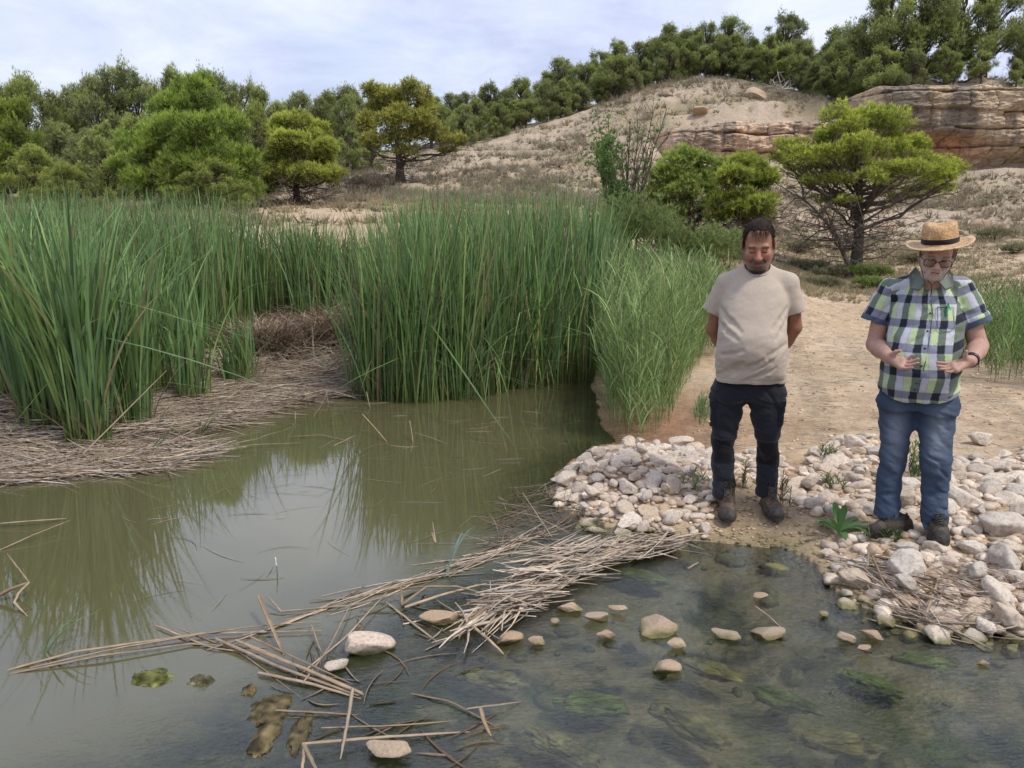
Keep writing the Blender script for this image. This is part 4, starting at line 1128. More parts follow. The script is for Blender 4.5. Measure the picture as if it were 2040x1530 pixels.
SMT = [stone_mesh(i + 40, 0.6 + 0.1 * (i % 8), (.72, .62, .52), .85) for i in range(12)]
SMR = [stone_mesh(i + 60, 0.9, (.66, .56, .46)) for i in range(6)]
gs = np.random.default_rng(99)
STONES = []      # x, y, r
def put_stone(x, y, r, label, group=None, z=None, k=None, tilt=0.25, sink=0.35, name='stone', cat='stone', stretch=1.0, rz=None, S=None):
    S = S or SM
    me = S[int(gs.integers(0, len(S))) if k is None else k % len(S)]
    o = bpy.data.objects.new(name, me); COL.objects.link(o)
    zz_ = gz(x, y) if z is None else z
    o.location = (x, y, zz_ + r * me['h'] * (1 - sink))
    o.scale = (r * stretch, r, r)
    o.rotation_euler = (gs.normal(0, tilt), gs.normal(0, tilt), gs.uniform(0, 6.28) if rz is None else rz)
    tag(o, label, cat, group)
    STONES.append((x, y, r))
    return o
# surveyed single stones: px, py (middle of the stone at the surface), half width in px, label
HEROST = [(1133, 1214, 23, 'pale rounded stone breaking the water below the straw bundle, next to two others'), (1191, 1232, 26, 'broad tan stone in the stream, middle one of three in a row'),
          (1230, 1217, 17, 'small mossy-edged stone in the stream, last of the three in a row'), (1104, 1238, 10, 'tiny tan stone in the water just left of the row of three'),
          (1310, 1250, 39, 'largest brown stone standing out of the dark stream, under the bearded man'), (1012, 1274, 27, 'tan stone at the lower tip of the straw bundle'),
          (1071, 1282, 16, 'half-drowned tan stone right of the straw bundle tip'), (1209, 1268, 18, 'green mossy stone between the row of three and the largest brown stone'),
          (1528, 1262, 30, 'flat pale stone in the reflection of the bearded man'), (1622, 1285, 29, 'pinkish smooth stone lying just under the water between the two reflections'),
          (1687, 1273, 17, 'small yellowish stone with algae right of the pinkish smooth one'), (1770, 1243, 12, 'small tan stone close to the right bank waterline'),
          (1735, 1268, 20, 'mossy green stone near the right bank'), (1722, 1298, 16, 'small mossy stone below the mossy green one near the right bank'),
          (1446, 1268, 25, 'weedy stone just right of the largest brown stone'), (1640, 1224, 11, 'leaf-sized flat stone alone in the stream below the toe of mud'),
          (1958, 1322, 12, 'lone small algae-topped stone at the lower right'), (876, 1236, 34, 'flat tan slab barely above the water under the folded stalk'),
          (773, 1500, 40, 'white-topped rock ringed with algae at the bottom edge'), (1512, 1192, 15, 'small stone between the reflected boots'),
          (1350, 1286, 18, 'small dark weedy stone under the largest brown stone'), (1326, 1332, 27, 'pale algae-covered stone below the largest brown stone'),
          (1470, 1201, 20, 'pinkish submerged stone in the left boot reflection')]
def px2r(px, py, hw, z=0.0):
    x, y = at_z(px, py, z)
    d = y * CT + (CAMH - z) * ST
    return x, y, hw / 1530 * d
for i, (px, py, hw, lab) in enumerate(HEROST):
    x, y, r = px2r(px, py, hw, 0.01)
    k = i % 16
    top = 0.035 if hw > 14 else 0.02
    if 'under the water' in lab or 'submerged' in lab: top = -0.005
    if hw > 30: top = 0.045
    put_stone(x, y, r * 1.08, lab, z=top - 2 * r * SMT[k % 12]['h'] * 1.0, sink=0, k=k, tilt=0.10, S=SMT, stretch=1.12, rz=float(gs.normal(0, .35)))
# the long white-topped double rock
x, y, r = px2r(728, 1288, 44, 0.02)
put_stone(x, y, r, 'long white-topped rock with a mossy edge among the floating stalks, upper lump', z=-0.02, sink=0.30, k=5, tilt=0.1, rz=0.5, stretch=1.35)
x, y, r = px2r(668, 1325, 27, 0.02)
put_stone(x, y, r, 'white-topped rock with a mossy edge among the floating stalks, lower lump', z=-0.004, sink=0.2, k=8, tilt=0.1, rz=0.9, stretch=1.25)
# bank stones with places of their own
HB = [(1812, 1140, 50, 'large flat pale boulder below the shoes of the man in the hat'), (1990, 1078, 58, 'largest pale boulder at the right edge of the bank'), (1900, 1022, 50, 'broad grey boulder right of the jeans'),
      (1860, 1100, 33, 'long smooth stone carrying the right shoe of the man in the hat'), (1762, 1196, 28, 'angular pale slab at the waterline below the straw'), (1688, 1152, 15, 'small white block by the mossy nook of the waterline'),
      (1965, 1222, 26, 'flat stone at the waterline near the right edge'), (1665, 935, 34, 'long pale stone on top of the heap between the two men'), (1640, 968, 30, 'flat buff slab right of the brown boots'),
      (1710, 980, 24, 'smooth oval stone left of the jeans'), (1700, 912, 26, 'high white stone at the back of the heap between the men'), (1130, 950, 26, 'flat stone at the left tip of the heap, at the waterline'), (1155, 968, 24, 'thin flat stone at the waterline just below the left tip'),
      (1175, 1015, 28, 'broad flat stone at the front left corner of the heap'), (1340, 1022, 24, 'square pale stone in front of the left heap'), (1325, 1048, 18, 'smooth oval stone at the front edge of the left heap'), (1295, 1040, 17, 'low stone beside the smooth oval one at the front edge'),
      (1390, 1024, 20, 'pale stone left of the left brown boot'), (1385, 1055, 16, 'small stone at the water left of the left brown boot'), (1265, 1060, 13, 'little stone in the shallows in front of the left heap'),
      (1210, 1041, 13, 'little flat stone in the shallows at the front left'), (1304, 1074, 14, 'little stone standing alone between the straw bundle and the heap'), (1161, 1040, 9, 'tiny stone in the shallows, first of the scattered ones'),
      (1166, 1066, 14, 'tiny pale stone just above the straw bundle'), (1890, 1165, 30, 'rounded stone right of the large flat boulder'), (1930, 1105, 28, 'stone between the long smooth stone and the largest boulder'), (1955, 890, 24, 'lone stone lying on the sandy ground behind the man in the hat'),
      (1935, 975, 22, 'stone at the back edge of the right bank'), (2010, 950, 24, 'pale stone at the right edge behind the broad grey boulder')]
for i, (px, py, hw, lab) in enumerate(HB):
    x, y, r = px2r(px, py, hw, 0.09)
    put_stone(x, y, r * 1.05, lab, k=(i * 5 + 3) % 16, tilt=0.12, sink=0.55 if hw > 30 else 0.42)
BOOTS = [at_z(1443, 1020, .1), at_z(1537, 1020, .1), at_z(1750, 1050, .1), at_z(1862, 1068, .1)]
ZONES = [([(1112, 945), (1140, 915), (1185, 895), (1300, 888), (1420, 905), (1425, 1000), (1410, 1062), (1320, 1062), (1240, 1050), (1150, 1030), (1105, 985)], 88, 0.042, 0.092, 'left stone heap'),
         ([(1425, 915), (1540, 905), (1575, 950), (1560, 985), (1430, 985)], 13, 0.035, 0.07, 'stones behind the brown boots'),
         ([(1560, 1000), (1600, 945), (1640, 905), (1740, 880), (1760, 1035), (1690, 1045), (1620, 1030)], 34, 0.036, 0.088, 'stones between the men'),
         ([(1650, 1075), (1740, 1060), (1800, 930), (1900, 935), (2120, 905), (2160, 1290), (2040, 1262), (1900, 1245), (1780, 1228), (1700, 1190), (1650, 1140)], 92, 0.038, 0.105, 'right bank stones')]
ZN, UP = {}, {}
WX, WY = at_z(1672, 1052, .10)
for zi, (pl, n, r0, r1, gname) in enumerate(ZONES):
    P = np.array(zpoly(pl, 0.07)); lo, hi = P.min(0), P.max(0)
    rs = np.sort(gs.uniform(0, 1, n) ** 1.25 * (r1 - r0) + r0)[::-1]
    cnt = 0
    for r in rs:
        for _ in range(260):
            x, y = gs.uniform(lo, hi)
            if poly_sd(P, np.array([x]), np.array([y]))[0] < -0.01 or (x - WX) ** 2 + (y - WY + .08) ** 2 < (.10 + r) ** 2: continue
            if any(abs(x - a) < 0.085 + r * .7 and -0.24 - r < y - b < 0.15 + r * .6 for a, b in BOOTS): continue
            if any((x - a) ** 2 + (y - b) ** 2 < (0.74 * (r + c)) ** 2 for a, b, c in STONES): continue
            size = 'large' if r > r0 + 0.6 * (r1 - r0) else 'medium' if r > r0 + 0.25 * (r1 - r0) else 'small'
            ob = put_stone(x, y, float(r), 'x', gname, sink=0.40, tilt=0.22, stretch=float(gs.uniform(0.95, 1.35))); ZN.setdefault(gname, []).append((x, y, size, ob)); cnt += 1
            break
# second layer on the heaps
for zi, n in ((0, 18), (2, 6), (3, 8)):
    pl, _, r0, r1, gname = ZONES[zi]
    P = np.array(zpoly(pl, 0.07)); lo, hi = P.min(0), P.max(0); k = 0
    while k < n:
        x, y = gs.uniform(lo, hi)
        if poly_sd(P, np.array([x]), np.array([y]))[0] < 0.10 or any(abs(x - a) < 0.19 and -0.38 < y - b < 0.22 for a, b in BOOTS): continue
        r = float(gs.uniform(r0 * 0.9, r1 * 0.7))
        ob = put_stone(x, y, r, 'x', gname, z=gz(x, y) + 0.055, sink=0.25, tilt=0.4); UP.setdefault(gname, []).append((x, ob)); k += 1

for gname, L_ in ZN.items():
    L_.sort(key=lambda q: q[1] - 0.0 * q[0])
    per = 9; rown = [L_[i:i + per] for i in range(0, len(L_), per)]
    for ri, row in enumerate(rown):
        for ci, q in enumerate(sorted(row, key=lambda q: q[0])):
            q[3]['label'] = '%s cobble of the %s, row %s from camera, %s from left' % (q[2], gname, ['one', 'two', 'three', 'four', 'five', 'six', 'seven', 'eight', 'nine', 'ten', 'eleven', 'twelve'][ri], ORD[ci])
for gname, L_ in UP.items():
    for ci, q in enumerate(sorted(L_, key=lambda q: q[0])):
        q[1]['label'] = 'pale cobble on top of the %s, %s from the left' % (gname, ORD[ci])
# pebbles and broken bits: nobody could count these
PV, PF = ico(2)
def pebbles(label, polys, n, rmin, rmax, seed, cols, flat=0.6):
    g = np.random.default_rng(seed)
    allq = []
    for pl, f in polys:
        allq.append(in_poly(pl, int(n * f), g))
    q = np.concatenate(allq); m = len(q)
    r = rmin + (rmax - rmin) * g.uniform(0, 1, m) ** 2.2
    z = height(q[:, 0], q[:, 1])
    V = np.repeat(PV[None], m, 0) * (1 + g.normal(0, 0.10, (m, len(PV), 1)))
    V = V * (np.stack([g.uniform(0.7, 1.3, m), g.uniform(0.6, 1, m), g.uniform(0.35, flat + .1, m)], -1) * r[:, None])[:, None]
    a = g.uniform(0, 6.28, m); ca, sa = np.cos(a)[:, None], np.sin(a)[:, None]
    V = np.stack([V[..., 0] * ca - V[..., 1] * sa, V[..., 0] * sa + V[..., 1] * ca, V[..., 2]], -1)
    V = V + np.stack([q[:, 0], q[:, 1], z + r * 0.2], -1)[:, None]
    F = (PF[None] + (np.arange(m) * len(PV))[:, None, None]).reshape(-1, 3)
    C = np.repeat(np.array(cols)[g.integers(0, len(cols), m)] * g.uniform(0.7, 1.2, (m, 1)), len(PV), 0)
    tag(mk('gravel', V.reshape(-1, 3), F, M_STONE, col=C), label, 'gravel', kind='stuff')
WHT = [(1, 1, 1), (0.85, 0.8, 0.78), (1.05, 1.0, 0.95), (0.75, 0.65, 0.55)]
pebbles('small pebbles and chips filling the gaps between the bank stones', [(zpoly(ZONES[0][0], .07), .26), (zpoly(ZONES[1][0], .07), .08), (zpoly(ZONES[2][0], .07), .18), (zpoly(ZONES[3][0], .07), .48)], 4600, 0.008, 0.050, 71, WHT)
pebbles('fine tan grit on the muddy toe around the brown boots', [(zpoly([(1400, 1000), (1600, 985), (1680, 1060), (1700, 1200), (1640, 1165), (1600, 1120), (1540, 1095), (1420, 1085)], .05), 1)], 800, 0.004, 0.016, 72, [(0.62, 0.54, 0.42), (0.5, 0.42, 0.32), (.8, .72, .62)])
pebbles('scattered pebbles on the sandy path', [(zpoly([(1350, 900), (1420, 760), (1600, 620), (1760, 640), (2040, 740), (2100, 920), (1750, 890), (1600, 900)], .1), 1)], 1300, 0.004, 0.022, 73, [(0.9, 0.78, 0.62), (0.7, 0.52, 0.38), (1, .95, .85)])
pebbles('small stones on the drowned bed of the stream', [(zpoly([(850, 1200), (1100, 1060), (1400, 1090), (1560, 1110), (1640, 1180), (1760, 1250), (2040, 1285), (2040, 1530), (700, 1530)], 0), 1)], 90, 0.015, 0.075, 74, [(0.7, 0.65, 0.4), (0.9, 0.8, 0.55), (0.5, 0.5, 0.25)])
# loose rocks fallen below the ledges
gr_ = np.random.default_rng(17)
ROCKY = [(1195, 355, 36.5, 26), (1375, 460, 27, 14), (1590, 450, 28, 18), (1640, 470, 27, 12), (1560, 455, 29, 20), (1880, 435, 30, 12), (1910, 455, 29, 16), (1800, 470, 27, 14), (1930, 480, 27, 18), (1770, 440, 31, 22), (1960, 440, 31, 24),
         (1840, 460, 28, 10), (1620, 430, 31, 26), (1540, 430, 31, 20), (1680, 425, 32, 20), (2000, 465, 29, 16), (880, 345, 38, 12), (1580, 560, 20, 9), (1905, 560, 18, 9), (1120, 285, 47, 14), (1395, 240, 46, 22), (1500, 215, 50, 24), (1330, 215, 53, 16)]
for i, (px, py, Y, hw) in enumerate(ROCKY):
    x = at_y(px, py, Y)[0]
    r = hw / 1530 * Y
    put_stone(x, Y, r, 'weathered tan rock lying on the slope, %s from the left' % ORD[sorted(p[0] for p in ROCKY).index(px)], 'rocks fallen on the slope', sink=0.65, tilt=0.3, name='rock', cat='rock', k=i % 16, S=SMR)

# ------------------------------------------------------------------ dead reeds
STRC = np.array([[0.46, 0.36, 0.255], [0.40, 0.325, 0.25], [0.54, 0.44, 0.33], [0.33, 0.26, 0.20], [0.43, 0.375, 0.305], [0.25, 0.175, 0.11]])
def straw(name, label, poly, n, seed, pile, ang=0.0, aj=0.45, L=(0.25, 0.9), W=0.012, tilt=0.08, cols=STRC, bend=0.15, parent=None):
    g = np.random.default_rng(seed)
    q = in_poly(poly, n, g)
    hz = pile(q[:, 0], q[:, 1]) * g.uniform(0, 1, n) ** 0.6
    base = np.maximum(height(q[:, 0], q[:, 1], False), -0.01)
    c = np.stack([q[:, 0], q[:, 1], base + hz + 0.004], -1)
    a = ang + g.normal(0, aj, n); t = g.normal(0, tilt, n)
    d = np.stack([np.cos(a) * np.cos(t), np.sin(a) * np.cos(t), np.sin(t)], -1)
    l = g.uniform(L[0], L[1], n)
    seg = 5; tt = np.linspace(-0.5, 0.5, seg + 1)
    nrm = np.stack([-np.sin(a), np.cos(a), 0 * a], -1)
    bd = g.normal(0, bend, n)[:, None] * (tt[None] ** 2 - 0.1) * 2
    P = c[:, None] + d[:, None] * (tt[None, :, None] * l[:, None, None]) + nrm[:, None] * (bd * l[:, None])[..., None]
    P[..., 2] += (g.normal(0, 0.10, n)[:, None] * (tt[None] ** 2) * l[:, None])
    P[..., 2] = np.maximum(P[..., 2], 0.004)
    w = W * g.uniform(0.45, 1.3, n)
    roll = g.uniform(-1, 1, n)
    sv_ = nrm * np.cos(roll)[:, None] + np.array([0, 0, 1]) * np.sin(roll)[:, None]
    wt = np.clip(1.15 - np.abs(tt) * 1.6, 0.25, 1)
    s = sv_[:, None] * (w[:, None] * wt[None])[..., None] * 0.5
    up = np.cross(d, sv_)[:, None] * (w[:, None] * wt[None])[..., None] * 0.28
    V = np.stack([P - s, P + up, P + s, P - up * 0.5], 2)                # lens-shaped strand
    k = (seg + 1) * 4
    b0 = (np.arange(n) * k)[:, None, None]; i = (np.arange(seg) * 4)[None, :, None]; j = np.arange(4)[None, None]; j2 = (j + 1) % 4
    F = np.stack([b0 + i + j, b0 + i + j2, b0 + i + 4 + j2, b0 + i + 4 + j], -1).reshape(-1, 4)
    C = cols[g.integers(0, len(cols), n)] * g.uniform(0.6, 1.3, (n, 1))
    o = mk(name, V.reshape(-1, 3), F, M_STRAW, parent, np.repeat(C, k, 0), smooth=False)
    if label: tag(o, label, 'dead reeds', kind='stuff')
    return o
cx1, cy1 = at_z(30, 850)
straw('dead_reed_mat', 'grey mat of flattened dead reeds floating at the left edge', zpoly([(-150, 850), (60, 830), (150, 850), (300, 878), (420, 888), (380, 915), (330, 938), (0, 968), (-150, 985)]), 3200, 81,
      lambda x, y: 0.04 + 0.26 * np.exp(-((x - cx1) / 0.9) ** 2 - ((y - cy1) / 0.55) ** 2), 0.10, 0.42, (0.2, 0.8), 0.013, 0.10)
straw('dead_reed_mat', 'brown mat of dead reeds reaching into the pond in front of the middle bed', zpoly([(230, 880), (240, 800), (330, 760), (480, 738), (640, 735), (705, 770), (700, 790), (600, 806), (500, 835), (430, 862), (330, 885)]), 3600, 82,
      lambda x, y: 0.05 + 0.09 * vn(x * 2, y * 2), 0.22, 0.45, (0.2, 0.9), 0.012, 0.09)
straw('dead_reed_mat', 'pale jumble of broken dead leaves at the foot of the middle reed bed', zpoly([(330, 775), (330, 740), (480, 705), (620, 685), (705, 678), (710, 780), (600, 745)]), 1900, 83,
      lambda x, y: 0.10 + 0.22 * vn(x * 1.5, y * 1.5), 0.2, 0.9, (0.15, 0.55), 0.014, 0.35)
for px, py, hh, lab, sd_ in ((530, 722, 0.70, 'dome of dead brown leaves left of the gap in the reeds', 84), (668, 705, 0.80, 'darker dome of dead leaves right against the centre cattails', 85)):
    x, y = at_z(px, py, 0)
    g = np.random.default_rng(sd_); n = 1300
    a = g.uniform(0, 6.28, n); B = np.stack([x + g.normal(0, .26, n), y + g.normal(0, .2, n), np.full(n, 0.02)], -1)
    Cd = STRC[g.integers(0, 6, n)] * g.uniform(0.5, 0.95, (n, 1)) * np.array([.95, .9, .85])
    V, F, C = blades(B, hh * g.uniform(0.5, 1.1, n), a, g.uniform(0.1, 0.7, n), g.uniform(0.2, 1.0, n), 0.013 * np.ones(n), Cd, Cd, 6, g=g)
    tag(mk('dead_leaf_clump', V, F, M_STRAW, col=C, smooth=False), lab, 'dead reeds', kind='stuff')
# debris along the weir line
straw('dead_reed_drift', 'thin drift of long dead stalks lying across the pond outlet', zpoly([(540, 1238), (700, 1190), (830, 1145), (960, 1098), (1090, 1052), (1100, 1062), (1000, 1108), (850, 1158), (700, 1205), (560, 1245)]), 46, 86, lambda x, y: 0.012 + 0 * x, 0.62, 0.28, (0.3, 0.85), 0.012, 0.03, bend=0.12)
straw('dead_reed_bundle', 'pale thick bundle of dead stalks lying below the left stone heap', zpoly([(1070, 1128), (1120, 1098), (1250, 1082), (1370, 1090), (1320, 1108), (1200, 1136), (1120, 1185), (1045, 1222), (1000, 1235), (1015, 1190)]), 320, 87,
      lambda x, y: 0.02 + 0.075 * sstep(0, 1, vn(x * 2, y * 2) + .3), 0.42, 0.33, (0.18, 0.5), 0.014, 0.10, cols=STRC[[0, 1, 2, 2, 4]], bend=0.12)
straw('dead_reed_bundle', 'steep pale stalks at the lower left end of the straw bundle', zpoly([(905, 1262), (960, 1205), (1050, 1160), (1060, 1215), (1000, 1250), (930, 1268)]), 60, 88, lambda x, y: 0.02 + 0.03 * vn(x * 3, y * 3), 0.95, 0.35, (0.25, 0.6), 0.017, 0.08, cols=STRC[[0, 2, 2, 4]])
straw('twig_drift', 'dark thin twigs standing in the shallows left of the stone heap', zpoly([(960, 1085), (1000, 1000), (1090, 960), (1130, 1000), (1180, 1040), (1120, 1080), (1020, 1100)]), 130, 89, lambda x, y: 0.03 + 0.03 * vn(x * 3, y * 3), 0.6, 0.9, (0.15, 0.5), 0.006, 0.22, cols=STRC[[3, 5, 1]] * 0.7)
straw('dead_reed_drift', 'dead stalks stranded on the stones of the right bank', zpoly([(1700, 1120), (1760, 1115), (1850, 1190), (1920, 1235), (1880, 1250), (1790, 1225), (1730, 1180)], .06), 60, 90, lambda x, y: 0.03 + 0.04 * vn(x * 5, y * 5), -0.95, 0.35, (0.15, 0.5), 0.012, 0.10)
straw('dead_reed_drift', 'stringy dead roots and stalks at the right edge waterline', zpoly([(1850, 1150), (1950, 1140), (2100, 1180), (2100, 1285), (1960, 1235), (1880, 1225)], .06), 90, 91, lambda x, y: 0.03 + 0.05 * vn(x * 4, y * 4), -0.5, 0.6, (0.1, 0.4), 0.007, 0.15, cols=STRC[[1, 3, 4, 5]])
straw('plant_litter', 'thin brown litter scattered over the sandy path', zpoly([(1350, 900), (1420, 760), (1600, 620), (1760, 640), (2040, 740), (2100, 920), (1750, 890), (1600, 900)], .1), 2600, 92, lambda x, y: 0.003 + 0 * x, 0.0, 0.7, (0.04, 0.22), 0.004, 0.01, cols=STRC * 0.62)
straw('floating_litter', 'fine floating straw scattered on the still pond', zpoly([(430, 900), (700, 800), (950, 810), (1180, 800), (1100, 940), (1000, 1050), (700, 1180), (350, 1240), (200, 1000)]), 150, 93, lambda x, y: 0.001 + 0 * x, 0.3, 0.9, (0.05, 0.4), 0.004, 0.0, cols=STRC * 0.8)
straw('floating_litter', 'dark sunken stalks and scraps in the foreground shallows', zpoly([(480, 1340), (620, 1250), (850, 1170), (900, 1260), (1050, 1420), (900, 1530), (500, 1530)]), 45, 94, lambda x, y: 0.002 + 0 * x, 0.3, 1.0, (0.08, 0.3), 0.010, 0.02, cols=STRC[[3, 5, 1]] * 0.55)

# single stalks one can point to: list of (px, py, z) points, radius, label
def stalk(pts, r, label, col=None, group=None, name='reed_stalk', flat=0.6, seed=0, cat='reed stalk'):
    g = np.random.default_rng(abs(hash(label)) % 10000 if False else len(label) * 13 + int(pts[0][0]))
    P = np.array([(*at_z(a, b, z), z) for a, b, z in pts])
    # resample
    t = np.linspace(0, len(P) - 1, max(10, 4 * len(P)))
    Q = np.stack([np.interp(t, np.arange(len(P)), P[:, i]) for i in range(3)], -1)
    Q[1:-1] += g.normal(0, 0.0005, (len(Q) - 2, 3)); r = r * 0.68
    rad = r * np.interp(np.linspace(0, 1, len(Q)), [0, 0.08, 0.8, 1], [0.75, 1, 0.8, 0.35])
    c = STRC[g.integers(0, 5)] * np.array([.72, .66, .58]) if col is None else np.array(col)
    A = Acc(); tube(A, Q, rad, c, 8)
    V = np.concatenate(A.v); F = np.concatenate(A.f)
    # cap the ends
    F = np.concatenate([F, [[0, 2, 1, 0]][:0]]) if False else F
    qz = np.repeat(Q[:, 2], 8); V = V.copy(); V[:, 2] = qz + (V[:, 2] - qz) * 0.6
    C = c * (0.8 + 0.4 * vn(V[:, 0] * 40, V[:, 1] * 40, V[:, 2] * 40))[:, None] * np.tile(g.uniform(0.62, 1.3, 8), len(Q))[:, None]
    o = mk(name, V, F, M_STRAW, col=C)
    tag(o, label, cat, group)
    return o
